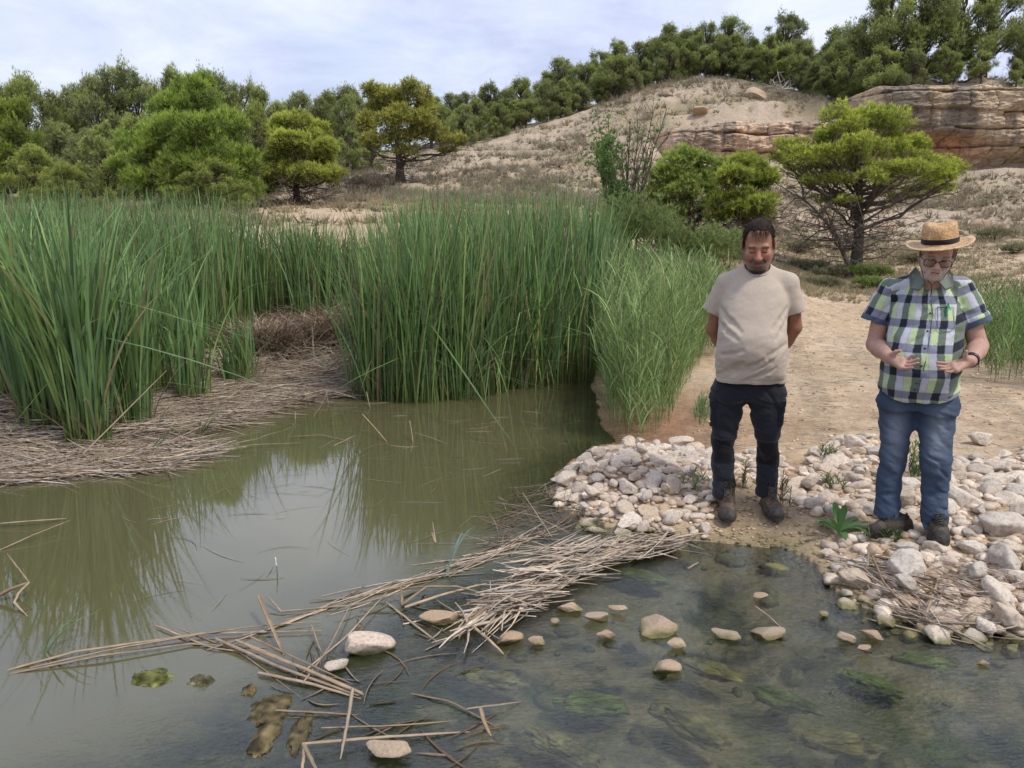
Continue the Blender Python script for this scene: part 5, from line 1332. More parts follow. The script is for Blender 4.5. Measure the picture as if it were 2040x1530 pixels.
ST_ = [([(15, 1335, .0), (150, 1298, .02), (400, 1262, .015), (640, 1256, .01)], .011, 'long tan floating stalk at the lower left, upper one of the sheaf'),
       ([(20, 1342, .0), (200, 1306, .02), (380, 1282, .01), (540, 1292, .0)], .009, 'lower stalk of the long floating sheaf at the lower left'),
       ([(60, 1330, .01), (250, 1288, .03), (500, 1248, .02), (640, 1238, .01)], .007, 'thin top stalk of the long floating sheaf at the lower left'),
       ([(312, 1246, .01), (420, 1290, .01), (520, 1304, .0)], .007, 'bent stalk running down to the right from the long sheaf'),
       ([(515, 1186, .10), (540, 1245, .05), (566, 1306, .0)], .014, 'thick brown stalk leaning upright out of the water'),
       ([(535, 1190, .04), (560, 1218, .01), (700, 1206, .01), (820, 1175, .02)], .008, 'long kinked stalk pointing from the thick brown one towards the drift'),
       ([(430, 1272, .02), (560, 1330, .015), (715, 1386, .01)], .012, 'upper stalk of the fan of broken stalks, muddy end to the right'),
       ([(470, 1275, .03), (600, 1330, .025), (722, 1380, .015)], .012, 'second stalk of the fan of broken stalks'),
       ([(500, 1290, .03), (620, 1338, .03), (725, 1384, .015)], .012, 'third stalk of the fan of broken stalks'),
       ([(515, 1340, .01), (620, 1362, .01), (720, 1392, .0)], .012, 'lowest stalk of the fan of broken stalks'),
       ([(498, 1268, .05), (600, 1316, .04), (700, 1362, .02)], .008, 'thin stalk lying on top of the fan'),
       ([(602, 1482, .03), (760, 1468, .02), (935, 1458, .0)], .010, 'long horizontal stalk near the bottom edge'),
       ([(640, 1450, .01), (800, 1445, .01), (900, 1436, .0)], .006, 'thin stalk parallel above the long horizontal one'),
       ([(703, 1370, .14), (692, 1440, .07), (678, 1512, .0)], .010, 'pale stalk standing steeply out of the water near the bottom'),
       ([(604, 1482, .08), (618, 1510, .06), (634, 1540, .03)], .011, 'short pale split stalk at the bottom edge'),
       ([(606, 1484, .08), (604, 1515, .05), (600, 1545, .03)], .009, 'its twin short stalk forming a V at the bottom edge'),
       ([(957, 1408, .05), (965, 1440, .03), (978, 1466, .0)], .012, 'short thick stub right of the horizontal stalk'),
       ([(545, 1415, .01), (640, 1420, .01), (712, 1424, .0)], .008, 'short level stalk crossing the brown scum'),
       ([(820, 1382, .0), (900, 1398, .01), (1000, 1455, .0)], .007, 'thin stalk pointing to the lower right across the stream'),
       ([(930, 1412, .02), (1000, 1403, .02), (1040, 1398, .0)], .006, 'thin greenish stalk crossing the stub'),
       ([(0, 1043, .02), (60, 1038, .03), (132, 1033, .01)], .010, 'pinkish stalk at the left edge, pointing right over the pond'),
       ([(-10, 1100, .0), (60, 1068, .03), (140, 1036, .05)], .006, 'thin yellow stalk rising to the right at the left edge'),
       ([(-10, 1190, .02), (25, 1172, .06), (58, 1160, .07)], .020, 'thick folded stalk at the left edge'),
       ([(58, 1160, .07), (38, 1180, .05), (28, 1200, .02), (55, 1228, .0)], .009, 'broken tip hanging from the thick folded stalk'),
       ([(58, 1160, .07), (35, 1130, .09), (14, 1102, .12)], .006, 'dark thin spike above the thick folded stalk'),
       ([(152, 918, .03), (240, 830, .28), (332, 738, .60)], .011, 'long pale stalk leaning across the nearest left tussock'),
       ([(220, 895, .02), (330, 820, .20), (350, 806, .22)], .008, 'shorter leaning stalk right of the long pale one'),
       ([(415, 905, .02), (500, 886, .03), (600, 882, .02)], .009, 'whitish stalk reaching into the pond from the left mat'),
       ([(395, 905, .02), (430, 890, .05), (450, 872, .08)], .006, 'short stalk crossing the whitish one'),
       ([(580, 870, .01), (640, 866, .03), (700, 880, .0)], .007, 'arched stalk floating in the middle of the pond'),
       ([(665, 888, .0), (708, 867, .05)], .007, 'short stalk sticking up beside the arched one'),
       ([(722, 825, .16), (745, 850, .08), (772, 882, .0)], .007, 'pale straight stalk slanting into the pond in front of the cattails'),
       ([(816, 838, .14), (820, 860, .07), (823, 882, .0)], .008, 'upright pale stub alone in the pond'),
       ([(828, 862, .05), (860, 872, .03), (893, 885, .0)], .005, 'thin twig lying right of the upright stub'),
       ([(608, 780, .10), (610, 808, .0)], .007, 'left one of two white upright stubs near the cattails'),
       ([(602, 777, .10), (604, 806, .0)], .006, 'right one of two white upright stubs near the cattails'),
       ([(655, 778, .13), (640, 808, .05), (622, 835, .0)], .007, 'white stub leaning left near the cattails'),
       ([(648, 775, .12), (655, 806, .0)], .006, 'white stub crossing the left-leaning one'),
       ([(730, 780, .12), (738, 815, .0)], .008, 'slanting white stub at the foot of the cattails'),
       ([(588, 820, .06), (588, 838, .0)], .006, 'small stub left of the leaning one'),
       ([(802, 1208, .0), (798, 1160, .09)], .012, 'brown sheath standing at the left end of the folded stalk'),
       ([(800, 1205, .02), (850, 1168, .07), (910, 1168, .06), (975, 1185, .03)], .011, 'arched golden stalk of the folded bunch'),
       ([(806, 1210, .02), (880, 1185, .03), (970, 1162, .03)], .014, 'thick brown stalk of the folded bunch'),
       ([(770, 1200, .0), (820, 1240, .01), (872, 1280, .0)], .010, 'dark stalk pointing down right below the folded bunch'),
       ([(718, 1243, .07), (706, 1262, .03)], .015, 'short white stub above the double rock'),
       ([(620, 1245, .04), (640, 1300, .01)], .006, 'thin curved twig left of the double rock'),
       ([(590, 1350, .0), (690, 1268, .03), (770, 1180, .02)], .006, 'long thin dark stalk passing behind the double rock'),
       ([(602, 1362, .02), (655, 1290, .03), (700, 1200, .02)], .006, 'second thin dark stalk crossing the fan'),
       ([(945, 1250, .03), (975, 1275, .03), (1003, 1303, .01)], .011, 'pale stalk at the lower end of the bundle pointing down'),
       ([(905, 1265, .01), (950, 1225, .04), (990, 1190, .08)], .012, 'pale stalk forming the lower left tip of the bundle'),
       ([(1505, 1208, .02), (1530, 1226, .01), (1560, 1254, .0)], .006, 'white forked twig in the reflection of the bearded man'),
       ([(1370, 1133, .02), (1392, 1120, .04)], .010, 'curled brown leaf end right of the bundle'),
       ([(1738, 1108, .12), (1760, 1160, .10), (1800, 1205, .06), (1850, 1235, .02)], .010, 'long flat stalk running down the right bank to the water'),
       ([(1790, 1218, .04), (1860, 1235, .03), (1935, 1250, .02)], .010, 'stalk lying along the right waterline'),
       ([(1868, 1160, .10), (1855, 1195, .08), (1842, 1232, .05)], .011, 'pale short stalk across the right bank stones'),
       ([(1730, 1100, .12), (1728, 1130, .10)], .008, 'short upright white stub on the right bank'),
       ([(1800, 965, .20), (1835, 995, .15)], .009, 'broken stalk between the legs of the man in the hat'),
       ([(350, 1250, .0), (480, 1300, .005), (600, 1390, .0)], .005, 'sunken thin line of a stalk above the algae lumps'),
       ([(1130, 1060, .08), (1060, 1025, .10), (1010, 1018, .10)], .005, 'thin dark twig left of the heap'),
       ([(1100, 1070, .05), (1040, 980, .22)], .004, 'upright dark twig in the shallows'),
       ([(860, 1060, .14), (868, 1085, .12), (862, 1040, .16)], .007, 'brown hooked leaf above the drift')]
for s_ in ST_: stalk(*s_)
stalk([(548, 1110, .10), (551, 1128, .05), (552, 1133, .0)], .006, 'thin white upright gauge stick in the bright patch of the pond', col=(0.75, 0.75, 0.72), name='stick', cat='stick')
# fresh green floating shoots
def shoots(px, py, n, L, ang, label, seed, col=(0.20, 0.32, 0.13), name='green_shoot', spread=0.35, lean=(0.4, 0.9)):
    g = np.random.default_rng(seed); x, y = at_z(px, py, 0)
    B = np.stack([x + g.normal(0, .012, n), y + g.normal(0, .012, n), np.zeros(n)], -1)
    c = np.array(col) * g.uniform(0.8, 1.3, (n, 1))
    V, F, C = blades(B, L * g.uniform(0.6, 1.2, n), ang + g.normal(0, spread, n), g.uniform(*lean, n), g.uniform(0, 0.4, n), 0.009 * np.ones(n), c * np.array([1.3, 1.15, 1]), c, 7, g=g)
    tag(mk(name, V, F, M_BLADE, col=C, smooth=False), label, 'shoot')
shoots(88, 1300, 6, 0.20, 0.6, 'fresh green shoot growing from the long floating sheaf', 1)
shoots(888, 1150, 5, 0.22, 0.9, 'bluish green shoot above the folded bunch', 2, (0.2, 0.3, 0.24))
shoots(300, 905, 7, 0.34, -0.35, 'green blades lying over the tip of the left mat', 3, spread=0.3, lean=(0.8, 1.0))
shoots(395, 870, 8, 0.38, -0.55, 'green blades drooping into the pond from the left mat', 4, (0.13, 0.2, 0.07), spread=0.5, lean=(0.7, 1.0))
# floating algae lumps
def alga(px, py, hw, hd, label, seed, col=(0.12, 0.12, 0.045)):
    g = np.random.default_rng(seed); x, y, r = px2r(px, py, hw); V, F = ico(5)
    u = V * 2.2 + seed
    V = V * (1 + 0.45 * fbm(u[:, 0], u[:, 1], u[:, 2], octs=4, seed=seed) + 0.12 * fbm(u[:, 0] * 5, u[:, 1] * 5, u[:, 2] * 5, octs=3, seed=seed))[:, None]
    V = V * np.array([r, r * hd, 0.034]) + (x, y, -0.016)
    c = np.array(col) * (0.25 + 1.6 * vn(V[:, 0] * 45, V[:, 1] * 45, V[:, 2] * 60) ** 1.5)[:, None]
    tag(mk('algae_lump', V, F, M_STRAW, col=c), label, 'algae')
alga(300, 1352, 46, 0.7, 'flat green algae lump floating at the lower left', 1, (0.13, 0.14, 0.04))
alga(402, 1358, 26, 0.7, 'smaller greyish algae lump right of the green one', 2, (0.14, 0.13, 0.07))
alga(540, 1415, 42, 1.6, 'brown scummy lump caught under the fan of stalks', 3, (0.11, 0.088, 0.042))
alga(525, 1475, 30, 2.2, 'long brown scummy strip near the bottom edge', 4, (0.12, 0.094, 0.045))
alga(600, 1460, 22, 3.2, 'second brown scummy strip beside the V-shaped stalks', 5, (0.10, 0.08, 0.04))
alga(497, 1376, 16, 1.2, 'tiny brown scum patch above the strips', 6, (0.13, 0.10, 0.05))
for i, (px, py, hw) in enumerate([(1270, 1130, 40), (1375, 1420, 55), (1560, 1370, 40), (980, 1330, 40), (1180, 1380, 46), (1410, 1310, 40), (1740, 1340, 40), (1120, 1460, 50), (1850, 1300, 36), (1660, 1450, 50)]):
    x, y, r = px2r(px, py, hw)
    V, F = ico(5); u = V * 2 + i
    V = V * (1 + 0.6 * fbm(u[:, 0], u[:, 1], u[:, 2], octs=4, seed=i))[:, None]
    V = V * np.array([r * 1.5, r * 0.55, 0.03]); a = -0.5 + 0.3 * math.sin(i * 5)
    V = np.stack([V[:, 0] * math.cos(a) - V[:, 1] * math.sin(a), V[:, 0] * math.sin(a) + V[:, 1] * math.cos(a), V[:, 2]], -1) + (x, y, -0.05)
    c = np.array([(0.20, 0.25, 0.04), (0.34, 0.28, 0.10)][i % 2]) * (0.4 + 1.2 * vn(V[:, 0] * 25, V[:, 1] * 25, V[:, 2] * 25))[:, None]
    tag(mk('algae_lump', V, F, M_STRAW, col=c), 'trailing green algae under the dark stream, %s from the left' % ORD[sorted([1270, 1375, 1560, 980, 1180, 1410, 1740, 1120, 1850, 1660]).index(px)], 'algae', 'trailing algae in the stream')

# ------------------------------------------------------------------ small plants by the men
def leaf_mesh(L, W, lift, droop, lobes=5):
    n = 12; t = np.linspace(0, 1, n)
    w = W * np.sin(np.clip(t * 1.05, 0, 1) * PI) ** 0.6 * (0.45 + 0.55 * t) * (1 + 0.22 * np.cos(t * lobes * 2 * PI))
    z = lift * t - droop * t * t
    V = []
    for s, dz in ((-1, .35), (0, 0), (1, .35)):
        V.append(np.stack([t * L, s * w * 0.5, z + dz * w * 0.5], -1))
    V = np.stack(V, 1).reshape(-1, 3)
    F = []
    for i in range(n - 1):
        for j in (0, 1): F.append([i * 3 + j, i * 3 + j + 1, i * 3 + 4 + j, i * 3 + 3 + j])
    return V, np.array(F)
x, y = at_z(1672, 1052, .10)
root = empty('broadleaf_weed', (x, y, gz(x, y) + 0.01))
gw = np.random.default_rng(5)
for i, (a, L) in enumerate([(0.15, .21), (0.6, .19), (1.4, .15), (2.1, .17), (2.9, .13), (3.8, .14), (4.6, .13), (5.4, .14), (0.95, .12), (1.75, .20), (-0.2, .16)]):
    V, F = leaf_mesh(L * 1.0, 0.052, 0.08 + 0.06 * (i % 3), 0.07 + 0.02 * (i % 2))
    V = np.stack([V[:, 0] * math.cos(a) - V[:, 1] * math.sin(a), V[:, 0] * math.sin(a) + V[:, 1] * math.cos(a), V[:, 2]], -1)
    c = np.array([0.085, 0.19, 0.045]) * gw.uniform(0.7, 1.35)
    mk('leaf', V, F, M_BLADE, root, c, smooth=True)
tag(root, 'broad-leaved green weed among the stones between the two men', 'weed')
def sprig(px, py, n, h, label, seed, col=(0.13, 0.19, 0.07), flowers=False, w=0.05, z=0.09):
    g = np.random.default_rng(seed); x, y = at_z(px, py, z); zb = gz(x, y)
    root = empty('wild_plant', (x, y, zb))
    B = np.stack([g.normal(0, w, n), g.normal(0, w, n), np.zeros(n)], -1)
    c = np.array(col) * g.uniform(0.7, 1.3, (n, 1)); az = g.uniform(0, 6.28, n); ln = g.uniform(0.02, .25, n); H = h * g.uniform(0.5, 1.05, n)
    V, F, C = blades(B, H, az, ln, 0 * ln, 0.004 * np.ones(n), c, c, 5, g=g)
    A = Acc(); A.add(V, F, C)
    nl = 12; t = g.uniform(0.1, 1, n * nl); P = np.repeat(B, nl, 0) + np.stack([np.cos(np.repeat(az, nl)) * np.repeat(ln, nl) * t, np.sin(np.repeat(az, nl)) * np.repeat(ln, nl) * t, t * 0.97], -1) * np.repeat(H, nl)[:, None]
    m = n * nl; cl = np.repeat(c, nl, 0) * g.uniform(0.8, 1.3, (m, 1))
    V, F, C = blades(P, 0.05 * g.uniform(.5, 1.3, m), g.uniform(0, 6.28, m), g.uniform(0.3, 0.9, m), 0.2 * np.ones(m), 0.006 * np.ones(m), cl, cl, 3, g=g)
    A.add(V, F, C); A.build('stems', M_BLADE, root, smooth=False)
    if flowers:
        m = 60; k = g.integers(0, len(P), m)
        V, F, C = tufts(P[k], g.normal(0, 1, (m, 3)), 0.012, 0.004, np.tile([0.6, 0.55, 0.4], (m, 1)), 5, 1, g=g)
        mk('flowers', V, F, M_LEAF, root, C, smooth=False)
    tag(root, label, 'plant')
sprig(1826, 972, 34, 0.30, 'bushy green plant with tiny pale flowers seen between the jeans legs', 1, (0.15, 0.22, 0.08), True, 0.055)
sprig(1560, 1008, 5, 0.22, 'thin upright weed right of the right brown boot', 2, (0.16, 0.16, 0.07), False, 0.02)
sprig(1482, 980, 8, 0.20, 'sparse weed between the black trouser legs', 3, (0.17, 0.17, 0.08), False, 0.03)
sprig(1390, 985, 8, 0.10, 'small green weed on the heap left of the black trousers', 4, (0.14, 0.2, 0.08), False, 0.05)
sprig(1650, 925, 9, 0.10, 'small green sprig at the back of the stones between the men', 5, (0.15, 0.2, 0.09), False, 0.04)
sprig(1765, 1080, 7, 0.05, 'tiny dark green sprig in front of the left dark shoe', 6, (0.09, 0.14, 0.05), False, 0.03)
sprig(1650, 975, 12, 0.09, 'low grass sprig leaning over the flat buff slab', 7, (0.17, 0.2, 0.09), False, 0.05)
sprig(1610, 605, 18, 0.10, 'small green tuft on the far part of the dirt path', 8, (0.12, 0.19, 0.07), False, 0.15, z=0.2)

# pale dead branch at the top edge of the hill, and a small dark nest box on the pine trunk
gd = np.random.default_rng(64); A = Acc()
b0 = np.array(at_y(1556, 192, 54.5)); b0[2] = gz(b0[0], b0[1])
for px, py in ((1548, 138), (1535, 158), (1572, 160), (1528, 172), (1580, 176)):
    e = np.array(at_y(px, py, 54.5 + gd.normal(0, .4))); P = wob(b0, e, 7, .05, 0, gd)
    tube(A, P, np.linspace(.055, .015, 7), (.50, .45, .38), 5)
    for _ in range(3):
        q = P[gd.integers(2, 6)]; tube(A, wob(q, q + gd.normal(0, .45, 3), 4, .06, 0, gd), np.linspace(.022, .008, 4), (.46, .41, .34), 4)
tag(A.build('dead_branch', M_BARK), 'pale bare dead branch sticking up at the top edge of the hill', 'branch')
bx_, by_, bz_ = at_y(1701, 430, 21.72)
root = empty('nest_box', (bx_, by_, bz_))
def boxm(name, c, h, col):
    V = np.array([[(-1) ** (i // 4 + 1) * h[0] + c[0], (-1) ** (i // 2 + 1) * h[1] + c[1], (-1) ** (i + 1) * h[2] + c[2]] for i in range(8)])
    return mk(name, V, np.array([[0, 1, 3, 2], [4, 6, 7, 5], [0, 4, 5, 1], [2, 3, 7, 6], [0, 2, 6, 4], [1, 5, 7, 3]]), M_BARK, root, col, smooth=False)
boxm('box', (0, 0, 0), (.075, .07, .12), (.05, .042, .036)); boxm('lid', (0, -.01, .131), (.09, .09, .011), (.06, .05, .04))
tag(root, 'small dark nest box fixed to the trunk of the lime green pine', 'nest box')
# ------------------------------------------------------------------ people: sculpted distance fields turned into meshes
class Field:
    def __init__(s, xs, ys, zs):
        s.x, s.y, s.z = [np.asarray(a, np.float32) for a in (xs, ys, zs)]
        s.d = np.full((len(s.x), len(s.y), len(s.z)), 1.0, np.float32)
    def sl(s, lo, hi):
        i = [slice(max(int(np.searchsorted(a, l)) - 1, 0), min(int(np.searchsorted(a, h)) + 1, len(a))) for a, l, h in zip((s.x, s.y, s.z), lo, hi)]
        return tuple(i), s.x[i[0]][:, None, None], s.y[i[1]][None, :, None], s.z[i[2]][None, None, :]
    def op(s, fn, lo, hi, k=0.01, mode='u'):
        i, X, Y, Z = s.sl(np.array(lo) - k - 0.012, np.array(hi) + k + 0.012)
        if 0 in s.d[i].shape: return
        b = fn(X, Y, Z); a = s.d[i]
        if mode == 's': s.d[i] = smax(a, -b, k)
        elif mode == 'i': s.d[i] = smax(a, b, k)
        else: s.d[i] = smin(a, b, k)
    def cap(s, a, b, ra, rb=None, k=0.01, mode='u', flat=None):
        rb = ra if rb is None else rb
        a = np.array(a, float); b = np.array(b, float); r = max(ra, rb)
        s.op(lambda X, Y, Z: sd_cap(X, Y, Z, a, b, ra, rb, flat), np.minimum(a, b) - r, np.maximum(a, b) + r, k, mode)
    def ell(s, c, r, k=0.01, mode='u', M=None):
        m = max(r)
        s.op(lambda X, Y, Z: sd_ell(X, Y, Z, c, r, M), np.array(c) - m, np.array(c) + m, k, mode)
    def noise(s, fn, lim=0.03):
        idx = np.nonzero(np.abs(s.d) < lim)
        s.d[idx] += fn(s.x[idx[0]], s.y[idx[1]], s.z[idx[2]]).astype(np.float32)
    def mesh(s):
        d = s.d; neg = d < 0
        c = [neg[a:d.shape[0] - 1 + a, b:d.shape[1] - 1 + b, e:d.shape[2] - 1 + e] for a in (0, 1) for b in (0, 1) for e in (0, 1)]
        cnt = np.zeros(c[0].shape, np.int8)
        for q in c: cnt += q
        act = (cnt > 0) & (cnt < 8)
        I = np.array(np.nonzero(act)).T
        vid = np.full(act.shape, -1, np.int32); vid[act] = np.arange(len(I))
        ax = (s.x, s.y, s.z)
        def pos(J): return np.stack([ax[t][J[:, t]] for t in range(3)], -1)
        S = np.zeros((len(I), 3)); N = np.zeros(len(I))
        corners = [np.array((a, b, e)) for a in (0, 1) for b in (0, 1) for e in (0, 1)]
        for p in corners:
            for t in range(3):
                if p[t] == 0:
                    q = p.copy(); q[t] = 1
                    A, B = I + p, I + q
                    da = d[A[:, 0], A[:, 1], A[:, 2]]; db = d[B[:, 0], B[:, 1], B[:, 2]]
                    m = (da < 0) != (db < 0)
                    w = (da[m] / (da[m] - db[m]))[:, None]
                    S[m] += pos(A[m]) * (1 - w) + pos(B[m]) * w; N[m] += 1
        V = S / N[:, None]
        Fs = []
        for t in range(3):
            u, v = (t + 1) % 3, (t + 2) % 3
            s0 = [slice(None)] * 3; s1 = [slice(None)] * 3
            s0[t] = slice(0, -1); s1[t] = slice(1, None)
            for q in (u, v): s0[q] = slice(1, -1); s1[q] = slice(1, -1)
            a, b = neg[tuple(s0)], neg[tuple(s1)]
            J = np.array(np.nonzero(a != b)).T
            fl = a[tuple(J.T)]
            J[:, u] += 1; J[:, v] += 1
            du = np.zeros(3, int); du[u] = 1; dv = np.zeros(3, int); dv[v] = 1
            q = [vid[tuple((J - du * x - dv * y).T)] for x, y in ((0, 0), (1, 0), (1, 1), (0, 1))]
            q = np.stack(q, -1); q[~fl] = q[~fl][:, ::-1]
            Fs.append(q)
        F = np.concatenate(Fs); F = F[(F >= 0).all(1)]
        return V, F

def smin(a, b, k):
    if k <= 0: return np.minimum(a, b)
    h = np.clip(0.5 + 0.5 * (b - a) / k, 0, 1)
    return b + (a - b) * h - k * h * (1 - h)
def smax(a, b, k): return -smin(-a, -b, k)
def sd_cap(X, Y, Z, a, b, ra, rb, flat=None):
    e = b - a; L = float(e @ e) + 1e-12
    px, py, pz = X - a[0], Y - a[1], Z - a[2]
    t = np.clip((px * e[0] + py * e[1] + pz * e[2]) / L, 0, 1)
    qx, qy, qz = px - t * e[0], py - t * e[1], pz - t * e[2]
    if flat is not None: qy = qy / flat
    r = np.sqrt(qx * qx + qy * qy + qz * qz) - (ra + (rb - ra) * t)
    return r
def sd_ell(X, Y, Z, c, r, M=None):
    x, y, z = X - c[0], Y - c[1], Z - c[2]
    if M is not None:
        x, y, z = [M[0][i] * x + M[1][i] * y + M[2][i] * z for i in range(3)]
    k0 = np.sqrt((x / r[0]) ** 2 + (y / r[1]) ** 2 + (z / r[2]) ** 2)
    k1 = np.sqrt((x / r[0] ** 2) ** 2 + (y / r[1] ** 2) ** 2 + (z / r[2] ** 2) ** 2) + 1e-9
    return k0 * (k0 - 1) / k1
def rotm(pitch=0, yaw=0, roll=0):
    return np.array((Matrix.Rotation(yaw, 3, 'Z') @ Matrix.Rotation(pitch, 3, 'X') @ Matrix.Rotation(roll, 3, 'Y')))

def head_sdf(x, y, z, P):
    """x right, y to the back of the head, z up; eye level z = 0"""
    e = lambda c, r: sd_ell(x, y, z, c, r)
    c_ = lambda a, b, ra, rb=None: sd_cap(x, y, z, np.array(a, float), np.array(b, float), ra, ra if rb is None else rb)
    d = e((0, .020, .036), (.073, .094, .080))
    q_ = P.get('fat', 1.0)
    d = smin(d, e((0, -.030, -.040), (.060 * q_, .060, .078)), .03)
    for s in (-1, 1):
        d = smin(d, c_((s * .052 * q_, .012, -.045), (s * .024 * q_, -.058, -.098), .024 * q_, .020 * q_), .022)
        d = smin(d, e((s * .037, -.060, -.026), (.023, .022, .020)), .018)
    d = smin(d, e((0, -.066, -.100), (.026, .024, .021)), .02)
    d = smin(d, e((0, -.068, -.062), (.030, .026, .030)), .018)
    d = smin(d, c_((-.040, -.074, .020), (.040, -.074, .020), .012), .014)
    for s in (-1, 1):
        d = smax(d, -e((s * .031, -.096, .000), (.017, .014, .011)), .012)
        d = smin(d, e((s * .031, -.0735, .000), (.0135, .0135, .0125)), .003)
    d = smin(d, c_((0, -.080, .014), (0, -.108, -.028), .0075, P.get('nose', .0125)), .009)
    for s in (-1, 1):
        d = smin(d, e((s * .0125, -.096, -.033), (.0085, .010, .008)), .006)
        d = smax(d, -c_((s * .022, -.087, -.040), (s * .034, -.078, -.064), .0025), .008)
    mo = P.get('mouth', .0)
    d = smin(d, c_((-.019, -.0865, -.058), (.019, -.0865, -.058), .0055), .006)
    d = smin(d, c_((-.015, -.0865, -.069 - mo), (.015, -.0865, -.069 - mo), .0065), .006)
    d = smax(d, -c_((-.024, -.094, -.0635 - mo * .5), (.024, -.094, -.0635 - mo * .5), .0022 + mo * .45), .003)
    for s in (-1, 1):
        er = smax(e((s * .079, .012, -.004), (.010, .021, .033)), -e((s * .088, .006, -.002), (.008, .012, .021)), .004)
        d = smin(d, er, .008)
    return d

def add_head(fld, c, M, P, scale=1.0):
    def fn(X, Y, Z):
        x, y, z = [(X - c[0]), (Y - c[1]), (Z - c[2])]
        lx, ly, lz = [(M[0][i] * x + M[1][i] * y + M[2][i] * z) / scale for i in range(3)]
        return head_sdf(lx, ly, lz, P) * scale
    fld.op(fn, np.array(c) - .15, np.array(c) + .15, .02)
def to_head(V, c, M, scale=1.0):
    return ((V - c) @ M) / scale

def person_mat(name, rough, nscale, namt, bscale, bstr, bdist, **kw):
    return mat_vcol(name, rough, nscale, namt, bscale, bstr, bdist, **kw)
M_SKIN = mat_vcol('skin', 0.55, 60, 0.10, 250, 0.25, 0.001, spec=0.35, sss=0.12)
M_CLOTH = mat_vcol('cotton', 0.92, 90, 0.07, 700, 0.25, 0.001, spec=0.1, sheen=0.15)
M_DENIM = mat_vcol('denim', 0.9, 160, 0.22, 800, 0.5, 0.001, spec=0.12)
M_SHOE = mat_vcol('worn_leather', 0.75, 60, 0.45, 180, 0.6, 0.003, spec=0.2)
M_HAIR = mat_vcol('hair', 0.7, 200, 0.4, 300, 0.6, 0.002, spec=0.12)
M_DARKP = mat_vcol('dark_plastic', 0.35, 50, 0.05, 0, 0, spec=0.5)

_RC = {}
def rings(prof, z):
    key = id(prof)
    if key not in _RC:
        p = np.array(prof, float); p = p[np.argsort(p[:, 0])]
        zz3 = np.linspace(p[0, 0] - .15, p[-1, 0] + .15, 400); kk = np.exp(-np.linspace(-2.2, 2.2, 61) ** 2); kk /= kk.sum()
        tab = []
        for i in range(1, 5):
            v = np.interp(zz3, p[:, 0], p[:, i]); v2 = np.convolve(np.pad(v, 30, mode='edge'), kk, 'valid'); tab.append(v2)
        _RC[key] = (zz3, tab, prof)
    zz3, tab, _ = _RC[key]
    return [np.interp(z, zz3, t) for t in tab]
def torso_fn(prof, zlo, zhi, power=2.3):
    """prof rows: z, centre x, centre y, half width, half depth"""
    def fn(X, Y, Z):
        cx, cy, a, b = rings(prof, Z)
        q = (np.abs((X - cx) / a) ** power + np.abs((Y - cy) / b) ** power) ** (1 / power)
        d = (q - 1) * np.minimum(a, b) * 0.95
        d = np.maximum(d, Z - zhi); return np.maximum(d, zlo - Z)
    return fn

def lin(lo, hi, st): return np.arange(lo, hi + st, st)
def zgrid(segs):
    out = []
    for a, b, st in segs: out.append(np.arange(a, b, st))
    return np.concatenate(out)

def strands(name, P, D, L, W, C, mat, parent, g, droop=0.0, seg=4):
    """short hairs: P roots, D directions"""
    N = len(P); t = np.linspace(0, 1, seg + 1)[None, :, None]
    D = D / np.linalg.norm(D, axis=1)[:, None]
    Q = P[:, None] + D[:, None] * t * L[:, None, None] + np.array([0, 0, -1.0]) * droop * (t ** 2) * L[:, None, None]
    s = np.cross(D, g.normal(0, 1, (N, 3))); s /= np.linalg.norm(s, axis=1)[:, None] + 1e-9
    w = s[:, None] * W * (1.05 - t)
    V = np.stack([Q - w, Q + w], 2).reshape(-1, 3); k = (seg + 1) * 2
    b = (np.arange(N) * k)[:, None]; i = np.arange(seg)[None] * 2
    F = np.stack([b + i, b + i + 1, b + i + 3, b + i + 2], -1).reshape(-1, 4)
    return mk(name, V, F, mat, parent, np.repeat(C, k, 0), smooth=False)

